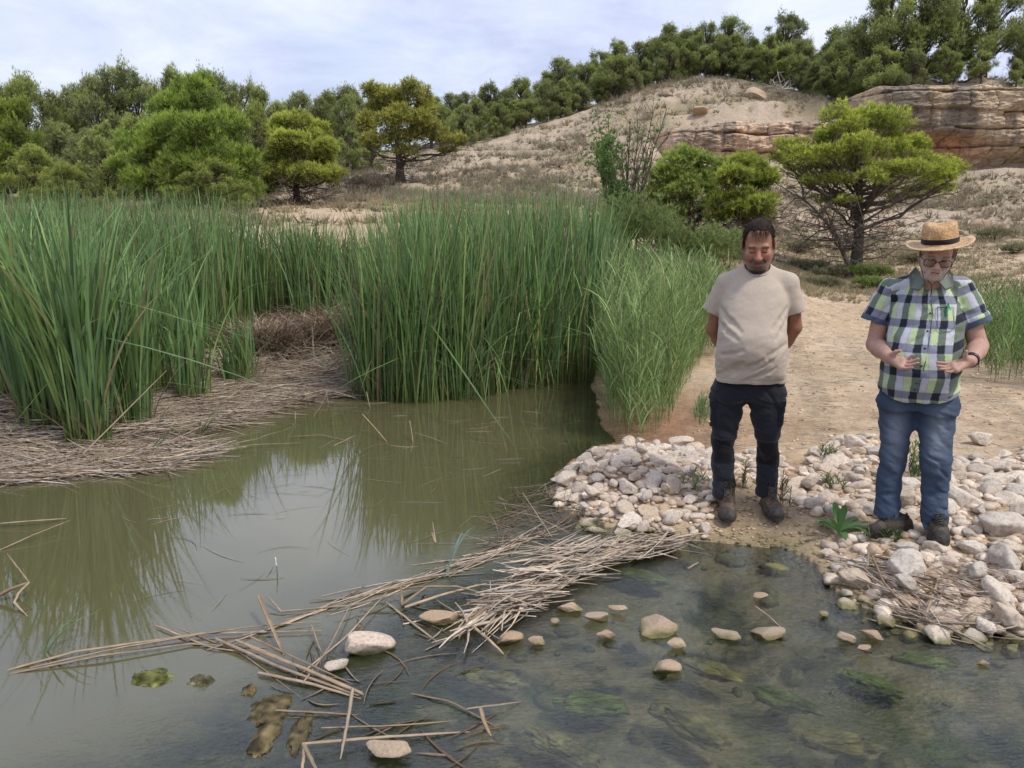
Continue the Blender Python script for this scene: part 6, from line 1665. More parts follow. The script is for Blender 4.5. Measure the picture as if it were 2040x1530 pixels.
def boot(parent, name, toe, ang, mat, cols, high=True, L=0.295, W=0.053, seed=0):
    """toe: local position of the sole under the toe tip; ang: turn about z of a boot pointing to -y"""
    H = 0.175 if high else 0.095
    f = Field(lin(-.075, .075, .0035), lin(-.03, .33, .0035), lin(-.01, H + .03, .0035))
    def sole(X, Y, Z):
        w = np.interp(Y, [0, .03, .10, .19, .26, .295], [.018, .040, W, W * .76, W * .78, W * .45]) * (1 - 0.0 * X)
        d = np.maximum(np.abs(X) - w, np.maximum(-Y, Y - L)); return smax(d, np.abs(Z - .014) - .014, .006)
    f.op(sole, (-.07, -.01, 0), (.07, L + .01, .03), .004)
    f.cap((0, .045, .032), (0, .11, .048), .034, .042, .02); f.cap((0, .11, .048), (0, .19, .062), .042, .040, .02)
    f.cap((0, .19, .045), (0, .262, .045), .040, .034, .02)
    f.ell((0, .042, .034), (.041, .042, .034), .012)
    if high:
        f.cap((0, .215, .06), (0, .222, H), .043, .046, .02)
        f.cap((0, .150, .085), (0, .178, .155), .020, .022, .015)
        f.ell((0, .222, H + .01), (.036, .034, .02), .004, 's')
    else:
        f.cap((0, .205, .05), (0, .22, H), .040, .040, .018)
        f.ell((0, .222, H + .012), (.034, .05, .022), .004, 's')
    f.op(lambda X, Y, Z: -Z + 0 * X + 0 * Y, (-1, -1, -1), (1, 1, 1), .002, 'i')
    f.noise(lambda x, y, z: 0.0028 * fbm(x * 38, y * 38, z * 38, octs=2, seed=seed) * (z > .03) + 0.0022 * np.sign(np.sin(y * 260)) * (z < .012))
    V, F = f.mesh()
    C = np.tile(np.array(cols[0]), (len(V), 1))
    nz = fbm(V[:, 0] * 16, V[:, 1] * 16, V[:, 2] * 16, octs=3, seed=seed + 3)
    C += (np.array(cols[1]) - C) * sstep(-0.1, 0.35, nz)[:, None]
    toecap = (V[:, 1] < .055) | (V[:, 2] < .03)
    C[toecap] = np.array(cols[2]) * (0.8 + 0.5 * sstep(-.3, .4, nz[toecap])[:, None])
    cap2 = V[:, 2] > H * 0.86
    C[cap2] = cols[3]
    ca, sa = math.cos(ang), math.sin(ang)
    def tr(Q):
        Q = np.asarray(Q, float)
        return np.stack([Q[:, 0] * ca - Q[:, 1] * sa, Q[:, 0] * sa + Q[:, 1] * ca, Q[:, 2]], -1) + np.array(toe)
    b = mk(name, tr(V), F, mat, parent, C)
    # laces
    A = Acc(); n = 5 if high else 4
    y0, y1 = (.098, .19) if high else (.085, .165)
    for i in range(n):
        t0, t1 = i / n, (i + 1) / n
        def top(t, s):
            yy = y0 + (y1 - y0) * t
            zz = (.086 + .10 * max(0, t - .25) ** 1.0 * 1.15) if high else (.085 + .028 * t)
            return (s * .020, yy - (.004 if high else 0), zz + (.004 if high else 0.002))
        for s in (-1, 1):
            a_, b_ = np.array(top(t0, s)), np.array(top(t1, -s)); m_ = (a_ + b_) / 2 + (0, -.006, .006)
            tube(A, tr(np.array([a_, m_, b_])), 0.0024, (0.02, 0.018, 0.016), 6)
    e = np.array(top(1, 0)) + (0, -.006, .006)
    for s in (-1, 1):
        tube(A, tr(np.array([e, e + (s * .022, -.014, .006), e + (s * .034, -.026, -.014), e + (s * .020, -.02, -.016), e])), 0.0022, (0.02, 0.018, 0.016), 6)
        tube(A, tr(np.array([e, e + (s * .012, -.022, -.006), e + (s * .022, -.036, -.034)])), 0.002, (0.02, 0.018, 0.016), 6)
    A.build('laces', M_DARKP, b)
    return b

def hand(f, W, wrist, knuckles, mids, tips, tb, tm, tt, r=.0085):
    for kx in knuckles: f.cap(W(*wrist), W(*kx), .019, .0125, .012, flat=0.8)
    for i in range(3): f.cap(W(*knuckles[i]), W(*knuckles[i + 1]), .0115, .0115, .008)
    for kn, md, tp, q in zip(knuckles, mids, tips, (1, 1.03, 0.98, 0.85)):
        f.cap(W(*kn), W(*md), r * 1.12 * q, r * q, .003); f.cap(W(*md), W(*tp), r * q, r * .78 * q, .003)
    f.cap(W(*wrist), W(*tb), .018, .014, .012); f.cap(W(*tb), W(*tm), .013, .0105, .006); f.cap(W(*tm), W(*tt), .0105, .008, .004)

def closed_ring(A, pts, r, col, n=6):
    P = np.concatenate([pts, pts[:2]]); tube(A, P, r, col, n)

class Frame:
    """local axes of a standing person who faces the photographer"""
    def __init__(s, px, py, D):
        d = ray(px, py); n = math.hypot(d[0], d[1]); s.yd = (d[0] / n, d[1] / n); s.xd = (s.yd[1], -s.yd[0]); s.D = D
        s.o = (s.yd[0] * D, s.yd[1] * D); s.z0 = gz(*s.o); s.phi = -math.atan2(s.yd[0], s.yd[1])
        s.O = np.array([s.o[0], s.o[1], s.z0])
    def __call__(s, px, py, dy=0.0):
        d = ray(px, py); t = (s.D + dy) / (d[0] * s.yd[0] + d[1] * s.yd[1])
        return np.array([(d[0] * s.xd[0] + d[1] * s.xd[1]) * t, dy, CAMH + d[2] * t - s.z0])
    def loc(s, p):
        x, y = p[0] - s.o[0], p[1] - s.o[1]
        return np.array([x * s.xd[0] + y * s.xd[1], x * s.yd[0] + y * s.yd[1]])
def at_ground(px, py, up=0.0):
    z = 0.08
    for _ in range(6):
        x, y = at_z(px, py, z + up); z = gz(x, y)
    return x, y, z
# ============ the bearded man in the beige T-shirt =================================
def build_man_one():
    fl, fr_ = at_ground(1449, 1053, .01), at_ground(1549, 1053, .01)
    D1 = math.hypot((fl[0] + fr_[0]) / 2, (fl[1] + fr_[1]) / 2) + .215
    Wd = Frame(1497, 800, D1); O = Wd.O
    root = empty('person', tuple(O), Wd.phi)
    tl, tr_ = Wd.loc(fl), Wd.loc(fr_)
    g = np.random.default_rng(3)
    # ---- body
    hc = Wd(1511, 486, -.045); HM = rotm(R(27), R(2), R(-1)); HS = 1.09
    f = Field(lin(-.36, .40, .0038), lin(-.24, .30, .0038), zgrid([(0.02, 1.44, .0060), (1.44, 1.86, .0030)]))
    add_head(f, hc, HM, {'nose': .0155, 'mouth': .0045, 'fat': 1.10}, HS)
    nb = Wd(1508, 548, .03)
    f.cap(hc + (0, .03, -.05), nb, .058, .066, .02)
    sl, sr = Wd(1441, 568, .03), Wd(1577, 568, .03)
    f.cap(nb - (0, 0, .03), sl - (0, 0, .02), .05, .036, .02); f.cap(nb - (0, 0, .03), sr - (0, 0, .02), .05, .036, .02)
    f.cap(Wd(1502, 590, .02), Wd(1495, 760, .0), .10, .115, .05)
    el, er = Wd(1421, 655, .075), Wd(1583, 652, .075)
    wl, wr = Wd(1462, 728, .185), Wd(1536, 728, .185)
    for s_, e_, w_ in ((sl, el, wl), (sr, er, wr)):
        f.cap(s_ - (0, 0, .03), e_, .043, .041, .01); f.cap(e_, e_ + (w_ - e_) * .35, .041, .040, .01); f.cap(e_ + (w_ - e_) * .3, w_, .040, .027, .01)
    # hands clasped behind the back
    for s, w_ in ((1, wl), (-1, wr)):
        pc = w_ + np.array([s * .055, .01, -.035])
        f.cap(w_, pc, .025, .028, .012, flat=.7)
        for i in range(4):
            k0 = pc + np.array([s * .02, .006 + .004 * (s > 0), .018 - .017 * i]); k1 = k0 + np.array([s * .030, .010, -.012]); k2 = k1 + np.array([s * .012, -.012, -.020])
            f.cap(k0, k1, .0095, .0085, .003); f.cap(k1, k2, .0085, .007, .003)
        f.cap(w_ + (s * .02, 0, .0), pc + (s * .01, .012, .035), .013, .009, .006)
    hips = [(1455, 785), (1525, 785)]; knees = [(1443, 870), (1529, 870)]; feet = [tl, tr_]
    ank = [Wd(1441, 985, .0), Wd(1529, 985, .0)]
    for h, k_, a_px, fo in zip(hips, knees, (1441, 1529), feet):
        a = np.array([Wd(a_px, 985, fo[1] + .225)[0], fo[1] + .225, .16])
        f.cap(Wd(*h), Wd(*k_, -.01), .07, .045, .03); f.cap(Wd(*k_, -.01), a, .045, .03, .01)
        f.cap(a, a + (0, 0, -.10), .034, .028, .01); f.cap(a + (0, 0, -.10), (fo[0], fo[1] + .09, .045), .024, .020, .01)
    V, F = f.mesh()
    H = to_head(V, hc, HM, HS)
    C = np.tile(np.array([0.37, 0.185, 0.115]), (len(V), 1))
    n1 = fbm(V[:, 0] * 30, V[:, 1] * 30, V[:, 2] * 30, octs=3, seed=2)
    C *= (1 + 0.10 * n1)[:, None]
    arm = (V[:, 2] < 1.38); C[arm] *= np.array([0.72, 0.66, 0.62])
    inh = (np.abs(H[:, 0]) < .1) & (H[:, 2] > -.16) & (H[:, 2] < .15) & (np.abs(H[:, 1]) < .13)
    red = np.exp(-((H[:, 0]) / .016) ** 2 - ((H[:, 1] + .105) / .03) ** 2 - ((H[:, 2] + .028) / .02) ** 2) + 0.7 * np.exp(-((np.abs(H[:, 0]) - .04) / .018) ** 2 - ((H[:, 1] + .07) / .03) ** 2 - ((H[:, 2] + .025) / .02) ** 2)
    C = C + (np.array([.46, .19, .13]) - C) * np.clip(red * inh * .6, 0, 1)[:, None]
    jaw = sstep(-.036, -.052, H[:, 2] + 0.25 * np.clip(np.abs(H[:, 0]) - .03, 0, 1) - .25 * np.clip(-.02 - H[:, 1], 0, .04) * 0) * (H[:, 1] < .03) * inh * (H[:, 2] > -.135)
    side = sstep(.046, .056, np.abs(H[:, 0])) * (H[:, 1] < .0) * (H[:, 1] > -.05) * sstep(.02, .0, H[:, 2]) * inh
    upl = np.exp(-((H[:, 2] + .049) / .0085) ** 2) * (np.abs(H[:, 0]) < .024) * (H[:, 1] < -.07) * inh
    jaw = jaw * (0.42 + 0.53 * sstep(.050, .034, np.abs(H[:, 0])))
    b = np.clip(np.maximum(np.maximum(jaw, side * .5), upl * .95) * (0.85 + .5 * n1), 0, .95)
    bc = np.array([0.055, 0.042, 0.036]) + np.array([.12, .11, .10]) * (sstep(.012, .03, np.abs(H[:, 0])) * (H[:, 2] < -.07))[:, None]
    C = C + (bc - C) * b[:, None]
    lips = np.exp(-((H[:, 2] + .066) / .0085) ** 2) * (np.abs(H[:, 0]) < .023) * (H[:, 1] < -.080) * inh
    C = C + (np.array([.40, .17, .13]) - C) * np.clip(lips * .9, 0, 1)[:, None]
    mth_ = (np.abs(H[:, 0]) < .021) & (np.abs(H[:, 2] + .0652) < .0028) & (H[:, 1] < -.075) & inh; C[mth_] = (.10, .03, .025)
    brow = np.exp(-((H[:, 2] - .0215 - .06 * (.03 - np.abs(np.abs(H[:, 0]) - .032))) / .0052) ** 2) * (np.abs(np.abs(H[:, 0]) - .032) < .019) * (H[:, 1] < -.055) * inh
    C = C + (np.array([.04, .028, .022]) - C) * np.clip(brow * .85, 0, 1)[:, None]
    eye = (np.abs(H[:, 2] + .0045) < .0028) & (np.abs(np.abs(H[:, 0]) - .031) < .0115) & (H[:, 1] < -.07) & inh; C[eye] = (.03, .02, .018)
    mk('body', V, F, M_SKIN, root, C)
    # ---- hair
    hf = Field(lin(hc[0] - .11, hc[0] + .11, .003), lin(hc[1] - .13, hc[1] + .15, .003), lin(hc[2] - .13, hc[2] + .16, .003))
    def hair(X, Y, Z):
        x, y, z = X - hc[0], Y - hc[1], Z - hc[2]
        lx, ly, lz = [(HM[0][i] * x + HM[1][i] * y + HM[2][i] * z) / HS for i in range(3)]
        d = sd_ell(lx, ly, lz, (0, .022, .036), (.0775, .0985, .0865))
        line = np.interp(ly, [-.09, -.045, -.030, -.018, .0, .03, .10], [.125, .094, .050, -.012, .016, .0, -.068])
        line = line + 0.030 * np.exp(-((np.abs(lx) - .045) / .016) ** 2) * (ly < -.01) * (lz > .06)
        return smax(d, line - lz, .006)
    hf.op(hair, hc - .12, hc + .16, .0)
    hf.noise(lambda x, y, z: 0.0055 * fbm(x * 75, y * 75, z * 28, octs=2, seed=5) + .002)
    V, F = hf.mesh(); hcol = np.array([0.022, 0.015, 0.012])
    hair_o = mk('hair', V, F, M_HAIR, root, hcol * (0.7 + 0.8 * vn(V[:, 0] * 60, V[:, 1] * 60, V[:, 2] * 60))[:, None])
    k = g.integers(0, len(V), 1500); P = V[k]; Q = to_head(P, hc, HM, HS)
    D = np.stack([Q[:, 0] * 6, -0.5 - 6 * np.clip(Q[:, 1], -.1, .02) * 0, -.35 + 0 * Q[:, 0]], -1) + g.normal(0, .35, (1500, 3))
    D[Q[:, 2] < .06] += (0, .2, -1.0)
    strands('hair_strands', P, D @ HM.T, g.uniform(.015, .034, 1500), .0010, np.tile(hcol * 1.2, (1500, 1)), M_HAIR, hair_o, g, .5)
    # thin fringe falling on the forehead
    m = 110; u = g.uniform(-.035, .045, m); P = np.stack([u, -.055 + g.uniform(-.01, .02, m), .100 + g.uniform(-.012, .006, m) - .12 * np.abs(u)], -1)
    D = np.stack([u * 3 + g.normal(0, .3, m), -np.ones(m), -.7 + g.normal(0, .25, m)], -1)
    strands('fringe', P @ HM.T * HS + hc, D @ HM.T, g.uniform(.02, .045, m), .0011, np.tile(hcol * 1.3, (m, 1)), M_HAIR, hair_o, g, .7)
    # short beard
    V2, _ = Field.mesh(hf)[0:2]
    bf = np.random.default_rng(8); m = 900
    a = bf.uniform(-1.15, 1.15, m); zz2 = bf.uniform(-.118, -.072, m)
    rr2 = .066 + .02 * (zz2 + .1)
    P = np.stack([np.sin(a) * .040 * (1 + (zz2 + .118) * 4), -.052 - np.cos(a) * .034, zz2], -1)
    strands('beard', P @ HM.T * HS + hc, (np.stack([np.sin(a) * .5, -np.cos(a) * .6, -np.ones(m)], -1) + bf.normal(0, .3, (m, 3))) @ HM.T, bf.uniform(.006, .016, m), .0009, np.array([.05, .04, .035]) + np.array([.2, .19, .18]) * (bf.uniform(0, 1, (m, 1)) ** 4), M_HAIR, hair_o, bf, .2)
    # ---- T-shirt
    tx = lambda px, py: Wd(px, py)
    rows = []
    for py, xl, xr, cy, b in ((752, 1422, 1567, -.01, .145), (735, 1424, 1567, -.025, .158), (700, 1428, 1570, -.045, .172), (665, 1430, 1569, -.045, .170), (630, 1432, 1568, -.02, .150), (600, 1434, 1572, .0, .135), (570, 1446, 1566, .02, .118), (545, 1466, 1546, .03, .085), (528, 1484, 1530, .035, .06)):
        a_, b_ = tx(xl, py), tx(xr, py); rows.append((a_[2], (a_[0] + b_[0]) / 2, cy, (b_[0] - a_[0]) / 2, b))
    f = Field(lin(-.36, .40, .0042), lin(-.26, .22, .0042), lin(rows[0][0] - .04, rows[-1][0] + .05, .0042))
    f.op(torso_fn(rows, rows[0][0] - .005, rows[-1][0]), (-.3, -.25, rows[0][0] - .02), (.35, .22, rows[-1][0] + .02), .01)
    f.cap(Wd(1494, 537, .03), Wd(1448, 562, .03), .032, .052, .04); f.cap(Wd(1522, 537, .03), Wd(1571, 562, .03), .032, .052, .04)
    for s_, e_, sg in ((Wd(1446, 568, .03), Wd(1419, 622, .05), -1), (Wd(1569, 568, .03), Wd(1585, 622, .05), 1)):
        ax = (e_ - s_) / np.linalg.norm(e_ - s_)
        slv = Field(f.x, f.y, f.z)
        slv.cap(s_, e_ + ax * .08, .060, .062, 0)
        lo = np.minimum(s_, e_) - .15; hi = np.maximum(s_, e_) + .15
        slv.op(lambda X, Y, Z, e_=e_, ax=ax: (X - e_[0]) * ax[0] + (Y - e_[1]) * ax[1] + (Z - e_[2]) * ax[2], lo, hi, .003, 'i')
        f.d = smin(f.d, slv.d, .022)
        f.cap(e_ - ax * .03, e_ + ax * .05, .050, .052, .004, 's')
        f.cap(e_ - ax * .022 + np.array([0, -.0, 0]), e_ - ax * .018, .001, .001, .001)
    # folds
    for a_, b_, r_ in (((1436, 612), (1478, 655), .010), ((1434, 640), (1470, 668), .008), ((1570, 612), (1540, 650), .010), ((1568, 635), (1548, 668), .008), ((1440, 700), (1480, 690), .006),
                       ((1520, 735), (1556, 690), .006), ((1465, 735), (1520, 715), .006), ((1490, 748), (1545, 725), .006), ((1450, 745), (1480, 715), .006), ((1530, 700), (1566, 680), .006)):
        def surf(p):
            q = Wd(*p); cx, cy, aa, bb = [float(v) for v in rings(rows, q[2])]
            t = np.clip((q[0] - cx) / aa, -.97, .97); q[1] = cy - bb * (1 - abs(t) ** 2.3) ** (1 / 2.3); return q
        A_, B_ = surf(a_), surf(b_); Mi = surf(((a_[0] + b_[0]) / 2, (a_[1] + b_[1]) / 2 + 2))
        f.cap(A_ - (0, .004, 0), Mi - (0, .004, 0), r_ * .5, r_ * .6, .026, 's'); f.cap(Mi - (0, .004, 0), B_ - (0, .005, 0), r_ * .6, r_ * .2, .026, 's')
    z0_ = rows[0][0]
    f.noise(lambda x, y, z: 0.009 * fbm(x * 7 + z * 5, y * 7, z * 13 - x * 6, octs=3, seed=11) * (0.45 + 0.9 * sstep(z0_ + .35, z0_, z)) + 0.008 * np.maximum(0, 1 - 5 * np.abs(fbm(x * 4 + z * 3, y * 3, z * 8 - x * 5, octs=2, seed=15))) * sstep(z0_ + .42, z0_ + .05, z) + 0.0015 * fbm(x * 26, y * 26, z * 30, octs=2, seed=12)
            + .0018 * (np.abs(z - z0_ - .018) < .0022))
    f.cap(nb + (0, -.016, .012), nb + (0, -.03, .09), .064, .074, .006, 's')
    V, F = f.mesh()
    C = np.tile(np.array([0.455, 0.385, 0.315]), (len(V), 1)) * (1 + 0.05 * fbm(V[:, 0] * 9, V[:, 1] * 9, V[:, 2] * 9, octs=3, seed=6))[:, None]
    sh = mk('t_shirt', V, F, M_CLOTH, root, C)
    A = Acc(); th = np.linspace(0, 2 * PI, 29)[:-1]
    cc = nb + (0, -.018, .030)
    closed_ring(A, np.stack([cc[0] + .074 * np.cos(th), cc[1] + .072 * np.sin(th), cc[2] + .030 * np.sin(th) + 0 * th], -1), .0075, (0.42, 0.355, 0.29), 8)
    A.build('collar', M_CLOTH, sh)
    # ---- trousers
    f = Field(lin(-.26, .26, .0045), lin(-.20, .20, .0045), lin(Wd(1500, 990)[2] - .02, Wd(1500, 735)[2], .0045))
    rw = []
    for py, xl, xr, b in ((815, 1424, 1556, .10), (790, 1418, 1563, .118), (770, 1422, 1563, .125), (740, 1426, 1560, .125)):
        a_, b_ = tx(xl, py), tx(xr, py); rw.append((a_[2], (a_[0] + b_[0]) / 2, 0, (b_[0] - a_[0]) / 2, b))
    f.op(torso_fn(rw, Wd(1500, 792)[2], Wd(1500, 738)[2]), (-.3, -.2, .5), (.3, .2, 1.1), .03)
    LG = (((1455, 782, .096), (1444, 862, .074), (1441, 868, .069), (1440, 920, .064), (1440, 978, .058)), ((1523, 782, .098), (1528, 862, .075), (1529, 868, .070), (1529, 920, .064), (1527, 978, .059)))
    for li, L_ in enumerate(LG):
        yb = (tl, tr_)[li][1] + .225
        f.cap(Wd(*L_[0][:2]), Wd(*L_[1][:2], -.01), L_[0][2], L_[1][2], .05, flat=1.15)
        f.cap(Wd(*L_[2][:2], -.01), Wd(*L_[3][:2], yb * .6), L_[2][2], L_[3][2], .006, flat=1.12)
        f.cap(Wd(*L_[3][:2], yb * .6), Wd(*L_[4][:2], yb) - (0, 0, .01), L_[3][2], L_[4][2] + .004, .01, flat=1.15)
    f.cap(Wd(1487, 830), Wd(1489, 800), .004, .012, .03, 's')
    zc = Wd(1440, 985)[2]
    f.op(lambda X, Y, Z: zc - Z + 0 * X + 0 * Y, (-1, -1, zc - .2), (1, 1, zc + .1), .003, 'i')
    for px, w in ((1421, 1), (1560, -1)):          # cargo pockets on the outer thighs
        c = Wd(px + (2 if w > 0 else -4), 822, -.015)
        def bx_(X, Y, Z, c=c):
            q = [np.abs(X - c[0]) - .020, np.abs(Y - c[1]) - .065, np.abs(Z - c[2]) - .072]
            return smax(smax(q[0], q[1], .02), q[2], .02)
        f.op(bx_, c - .1, c + .1, .008)
        def fl_(X, Y, Z, c=c):
            q = [np.abs(X - c[0]) - .0245, np.abs(Y - c[1]) - .069, np.abs(Z - c[2] - .062) - .020]
            return smax(smax(q[0], q[1], .01), q[2], .005)
        f.op(fl_, c - .1, c + .1, .003)
    f.noise(lambda x, y, z: 0.0095 * fbm(x * 9, y * 9, z * 20 + x * 4, octs=3, seed=31) + 0.006 * np.maximum(0, 1 - 5 * np.abs(fbm(x * 5, y * 3, z * 11 + x * 5, octs=2, seed=36))) + .002 * fbm(x * 30, y * 30, z * 40, octs=2, seed=30))
    V, F = f.mesh()
    zk = Wd(1440, 868)[2]; zk2 = Wd(1440, 915)[2]
    C = np.tile(np.array([0.020, 0.021, 0.027]), (len(V), 1))
    C[(V[:, 2] < zk) & (V[:, 2] > zk2)] = (.011, .011, .013)
    C[V[:, 2] < zk2] = (.024, .026, .033)
    C[np.abs(V[:, 2] - zk) < .004] = (.035, .036, .04)
    C += (np.array([.10, .09, .085]) - C) * (sstep(.25, .6, fbm(V[:, 0] * 9, V[:, 1] * 9, V[:, 2] * 9, octs=4, seed=35)) * (V[:, 2] < .35) * .4)[:, None]
    mk('trousers', V, F, M_CLOTH, root, C)
    # ---- boots
    cols = [(.085, .058, .042), (.15, .11, .08), (.055, .05, .045), (.018, .016, .015)]
    for (px, tq, s, an) in ((fl, tl, 0, R(4)), (fr_, tr_, 1, R(14))):
        t = np.array([tq[0], tq[1], gz(px[0], px[1] + .12) - O[2] + .012])
        boot(root, 'boot', t, an, M_SHOE, cols, True, seed=40 + s)
    tag(root, 'bearded man in a beige T-shirt and black trousers looking down with hands behind his back', 'person')
build_man_one()

# ============ the man in the straw hat =============================================
def build_man_two():
    fl, fr_ = at_ground(1730, 1074, .02), at_ground(1872, 1092, .03)
    D2 = math.hypot(fr_[0], fr_[1]) + .28
    Wd = Frame(1830, 800, D2); O = Wd.O; root = empty('person', tuple(O), Wd.phi); g = np.random.default_rng(13)
    tl, tr_ = Wd.loc(fl), Wd.loc(fr_)
    hc = Wd(1868, 503, -.125); HM = rotm(R(27), R(3), R(5)); HS = 1.0
    f = Field(lin(-.44, .48, .0038), lin(-.46, .20, .0038), zgrid([(0.0, .80, .0065), (.80, 1.08, .0034), (1.08, 1.30, .0060), (1.30, 1.80, .0030)]))
    add_head(f, hc, HM, {'nose': .0135, 'mouth': .0015}, HS)
    hb = Wd(1872, 486, -.14); TM = rotm(R(9), 0, R(-3)); hn = TM[:, 2]
    under = lambda X, Y, Z: (X - hb[0]) * hn[0] + (Y - hb[1]) * hn[1] + (Z - hb[2]) * hn[2] - .010
    f.op(under, hc - .16, hc + .2, .002, 'i')
    nb = Wd(1853, 575, .01)
    f.cap(hc + (0, .035, -.05), nb, .055, .064, .02)
    sl, sr = Wd(1765, 578, .02), Wd(1921, 574, .02)
    f.cap(nb - (0, 0, .03), sl - (0, 0, .02), .048, .036, .02); f.cap(nb - (0, 0, .03), sr - (0, 0, .02), .048, .036, .02)
    f.cap(Wd(1845, 620, .02), Wd(1828, 780, .0), .11, .12, .05)
    el, er = Wd(1744, 686, .0), Wd(1949, 690, .0)
    wl, wr = Wd(1772, 714, -.25), Wd(1934, 719, -.24)
    for s_, e_, w_ in ((sl, el, wl), (sr, er, wr)):
        f.cap(s_ - (0, 0, .03), e_, .045, .045, .01); f.cap(e_, e_ + (w_ - e_) * .35, .045, .045, .012); f.cap(e_ + (w_ - e_) * .3, w_, .045, .0275, .012)
    hand(f, Wd, (1772, 714, -.25), [(1797, 716, -.275), (1799, 721, -.292), (1798, 727, -.308), (1794, 732, -.322)], [(1808, 716, -.28), (1813, 722, -.30), (1812, 728, -.318), (1805, 734, -.33)],
         [(1819, 707, -.285), (1829, 715, -.305), (1829, 723, -.325), (1818, 732, -.34)], (1779, 706, -.27), (1785, 701, -.28), (1793, 699, -.287))
    hand(f, Wd, (1934, 719, -.24), [(1902, 723, -.262), (1899, 728, -.280), (1900, 733, -.296), (1905, 738, -.31)], [(1884, 724, -.268), (1882, 731, -.288), (1885, 736, -.305), (1893, 741, -.318)],
         [(1867, 722, -.272), (1868, 729, -.294), (1874, 735, -.312), (1884, 740, -.325)], (1925, 714, -.262), (1923, 707, -.27), (1925, 700, -.278))
    knees = [(1779, 905), (1864, 908)]; hips = [(1788, 815), (1864, 815)]; ank = [Wd(1766, 1020, -.07), Wd(1861, 1040, -.06)]
    for h, k_, a in zip(hips, knees, ank):
        f.cap(Wd(*h), Wd(*k_, -.02), .078, .058, .03); f.cap(Wd(*k_, -.02), a, .058, .04, .01); f.cap(a, a + (0, 0, -.05), .033, .026, .01)
    V, F = f.mesh(); H = to_head(V, hc, HM, HS)
    C = np.tile(np.array([0.50, 0.315, 0.24]), (len(V), 1)); n1 = fbm(V[:, 0] * 30, V[:, 1] * 30, V[:, 2] * 30, octs=3, seed=2)
    C *= (1 + 0.10 * n1)[:, None]
    arm = (V[:, 2] < 1.3); C[arm] = C[arm] * np.array([0.86, 0.80, 0.80])
    inh = (np.abs(H[:, 0]) < .1) & (H[:, 2] > -.16) & (H[:, 2] < .15) & (np.abs(H[:, 1]) < .13)
    red = np.exp(-((H[:, 0]) / .016) ** 2 - ((H[:, 1] + .105) / .03) ** 2 - ((H[:, 2] + .028) / .02) ** 2)
    C = C + (np.array([.52, .25, .20]) - C) * np.clip(red * inh * .6, 0, 1)[:, None]
    jaw = sstep(-.034, -.056, H[:, 2] + 0.2 * np.clip(np.abs(H[:, 0]) - .03, 0, 1)) * (H[:, 1] < .02) * inh * (H[:, 2] > -.13)
    side = sstep(.044, .056, np.abs(H[:, 0])) * (H[:, 1] < .0) * (H[:, 1] > -.05) * sstep(.02, -.01, H[:, 2]) * inh
    b = np.clip(np.maximum(jaw * .72, side * .7) * (0.85 + .5 * n1), 0, .9)
    C = C + (np.array([0.50, 0.46, 0.43]) - C) * (b * .9)[:, None]
    lips = np.exp(-((H[:, 2] + .066) / .0075) ** 2) * (np.abs(H[:, 0]) < .019) * (H[:, 1] < -.080) * inh
    C = C + (np.array([.42, .20, .17]) - C) * np.clip(lips * .95, 0, 1)[:, None]
    mth_ = (np.abs(H[:, 0]) < .016) & (np.abs(H[:, 2] + .0645) < .0022) & (H[:, 1] < -.075) & inh; C[mth_] = (.12, .04, .035)
    eye = (np.abs(H[:, 2] + .004) < .003) & (np.abs(np.abs(H[:, 0]) - .031) < .0115) & (H[:, 1] < -.07) & inh; C[eye] = (.05, .035, .03)
    brow = np.exp(-((H[:, 2] - .021) / .0045) ** 2) * (np.abs(np.abs(H[:, 0]) - .032) < .017) * (H[:, 1] < -.055) * inh
    C = C + (np.array([.16, .13, .11]) - C) * np.clip(brow * .7, 0, 1)[:, None]
    mk('body', V, F, M_SKIN, root, C)
    # grey hair at the sides
    hf = Field(lin(hc[0] - .11, hc[0] + .11, .0035), lin(hc[1] - .13, hc[1] + .15, .0035), lin(hc[2] - .13, hc[2] + .16, .0035))
    def hair(X, Y, Z):
        x, y, z = X - hc[0], Y - hc[1], Z - hc[2]
        lx, ly, lz = [(HM[0][i] * x + HM[1][i] * y + HM[2][i] * z) / HS for i in range(3)]
        d = sd_ell(lx, ly, lz, (0, .022, .036), (.0765, .0975, .083))
        line = np.interp(ly, [-.09, -.05, -.036, -.022, .0, .03, .10], [.11, .085, .04, -.016, .014, .0, -.068])
        return smax(d, line - lz, .006)
    hf.op(hair, hc - .12, hc + .16, .0); hf.op(under, hc - .16, hc + .2, .002, 'i'); hf.noise(lambda x, y, z: 0.002 * fbm(x * 70, y * 70, z * 40, octs=2, seed=5))
    V, F = hf.mesh(); mk('hair', V, F, M_HAIR, root, np.array([.16, .13, .11]) * (0.6 + 0.9 * vn(V[:, 0] * 80, V[:, 1] * 80, V[:, 2] * 80))[:, None])
    # short grey beard
    bf = np.random.default_rng(9); m = 800; a = bf.uniform(-1.3, 1.3, m); zz2 = bf.uniform(-.112, -.066, m)
    P = np.stack([np.sin(a) * .043 * (1 + (zz2 + .11) * 4), -.050 - np.cos(a) * .034, zz2], -1)
    strands('beard', P @ HM.T * HS + hc, (np.stack([np.sin(a) * .5, -np.cos(a) * .6, -np.ones(m)], -1) + bf.normal(0, .3, (m, 3))) @ HM.T, bf.uniform(.004, .010, m), .0009, np.array([.42, .39, .36]) * bf.uniform(.6, 1.3, (m, 1)), M_HAIR, root, bf, .2)
    # ---- glasses
    A = Acc(); L = lambda p: np.asarray(p, float) @ HM.T * HS + hc
    th = np.linspace(0, 2 * PI, 25)[:-1]
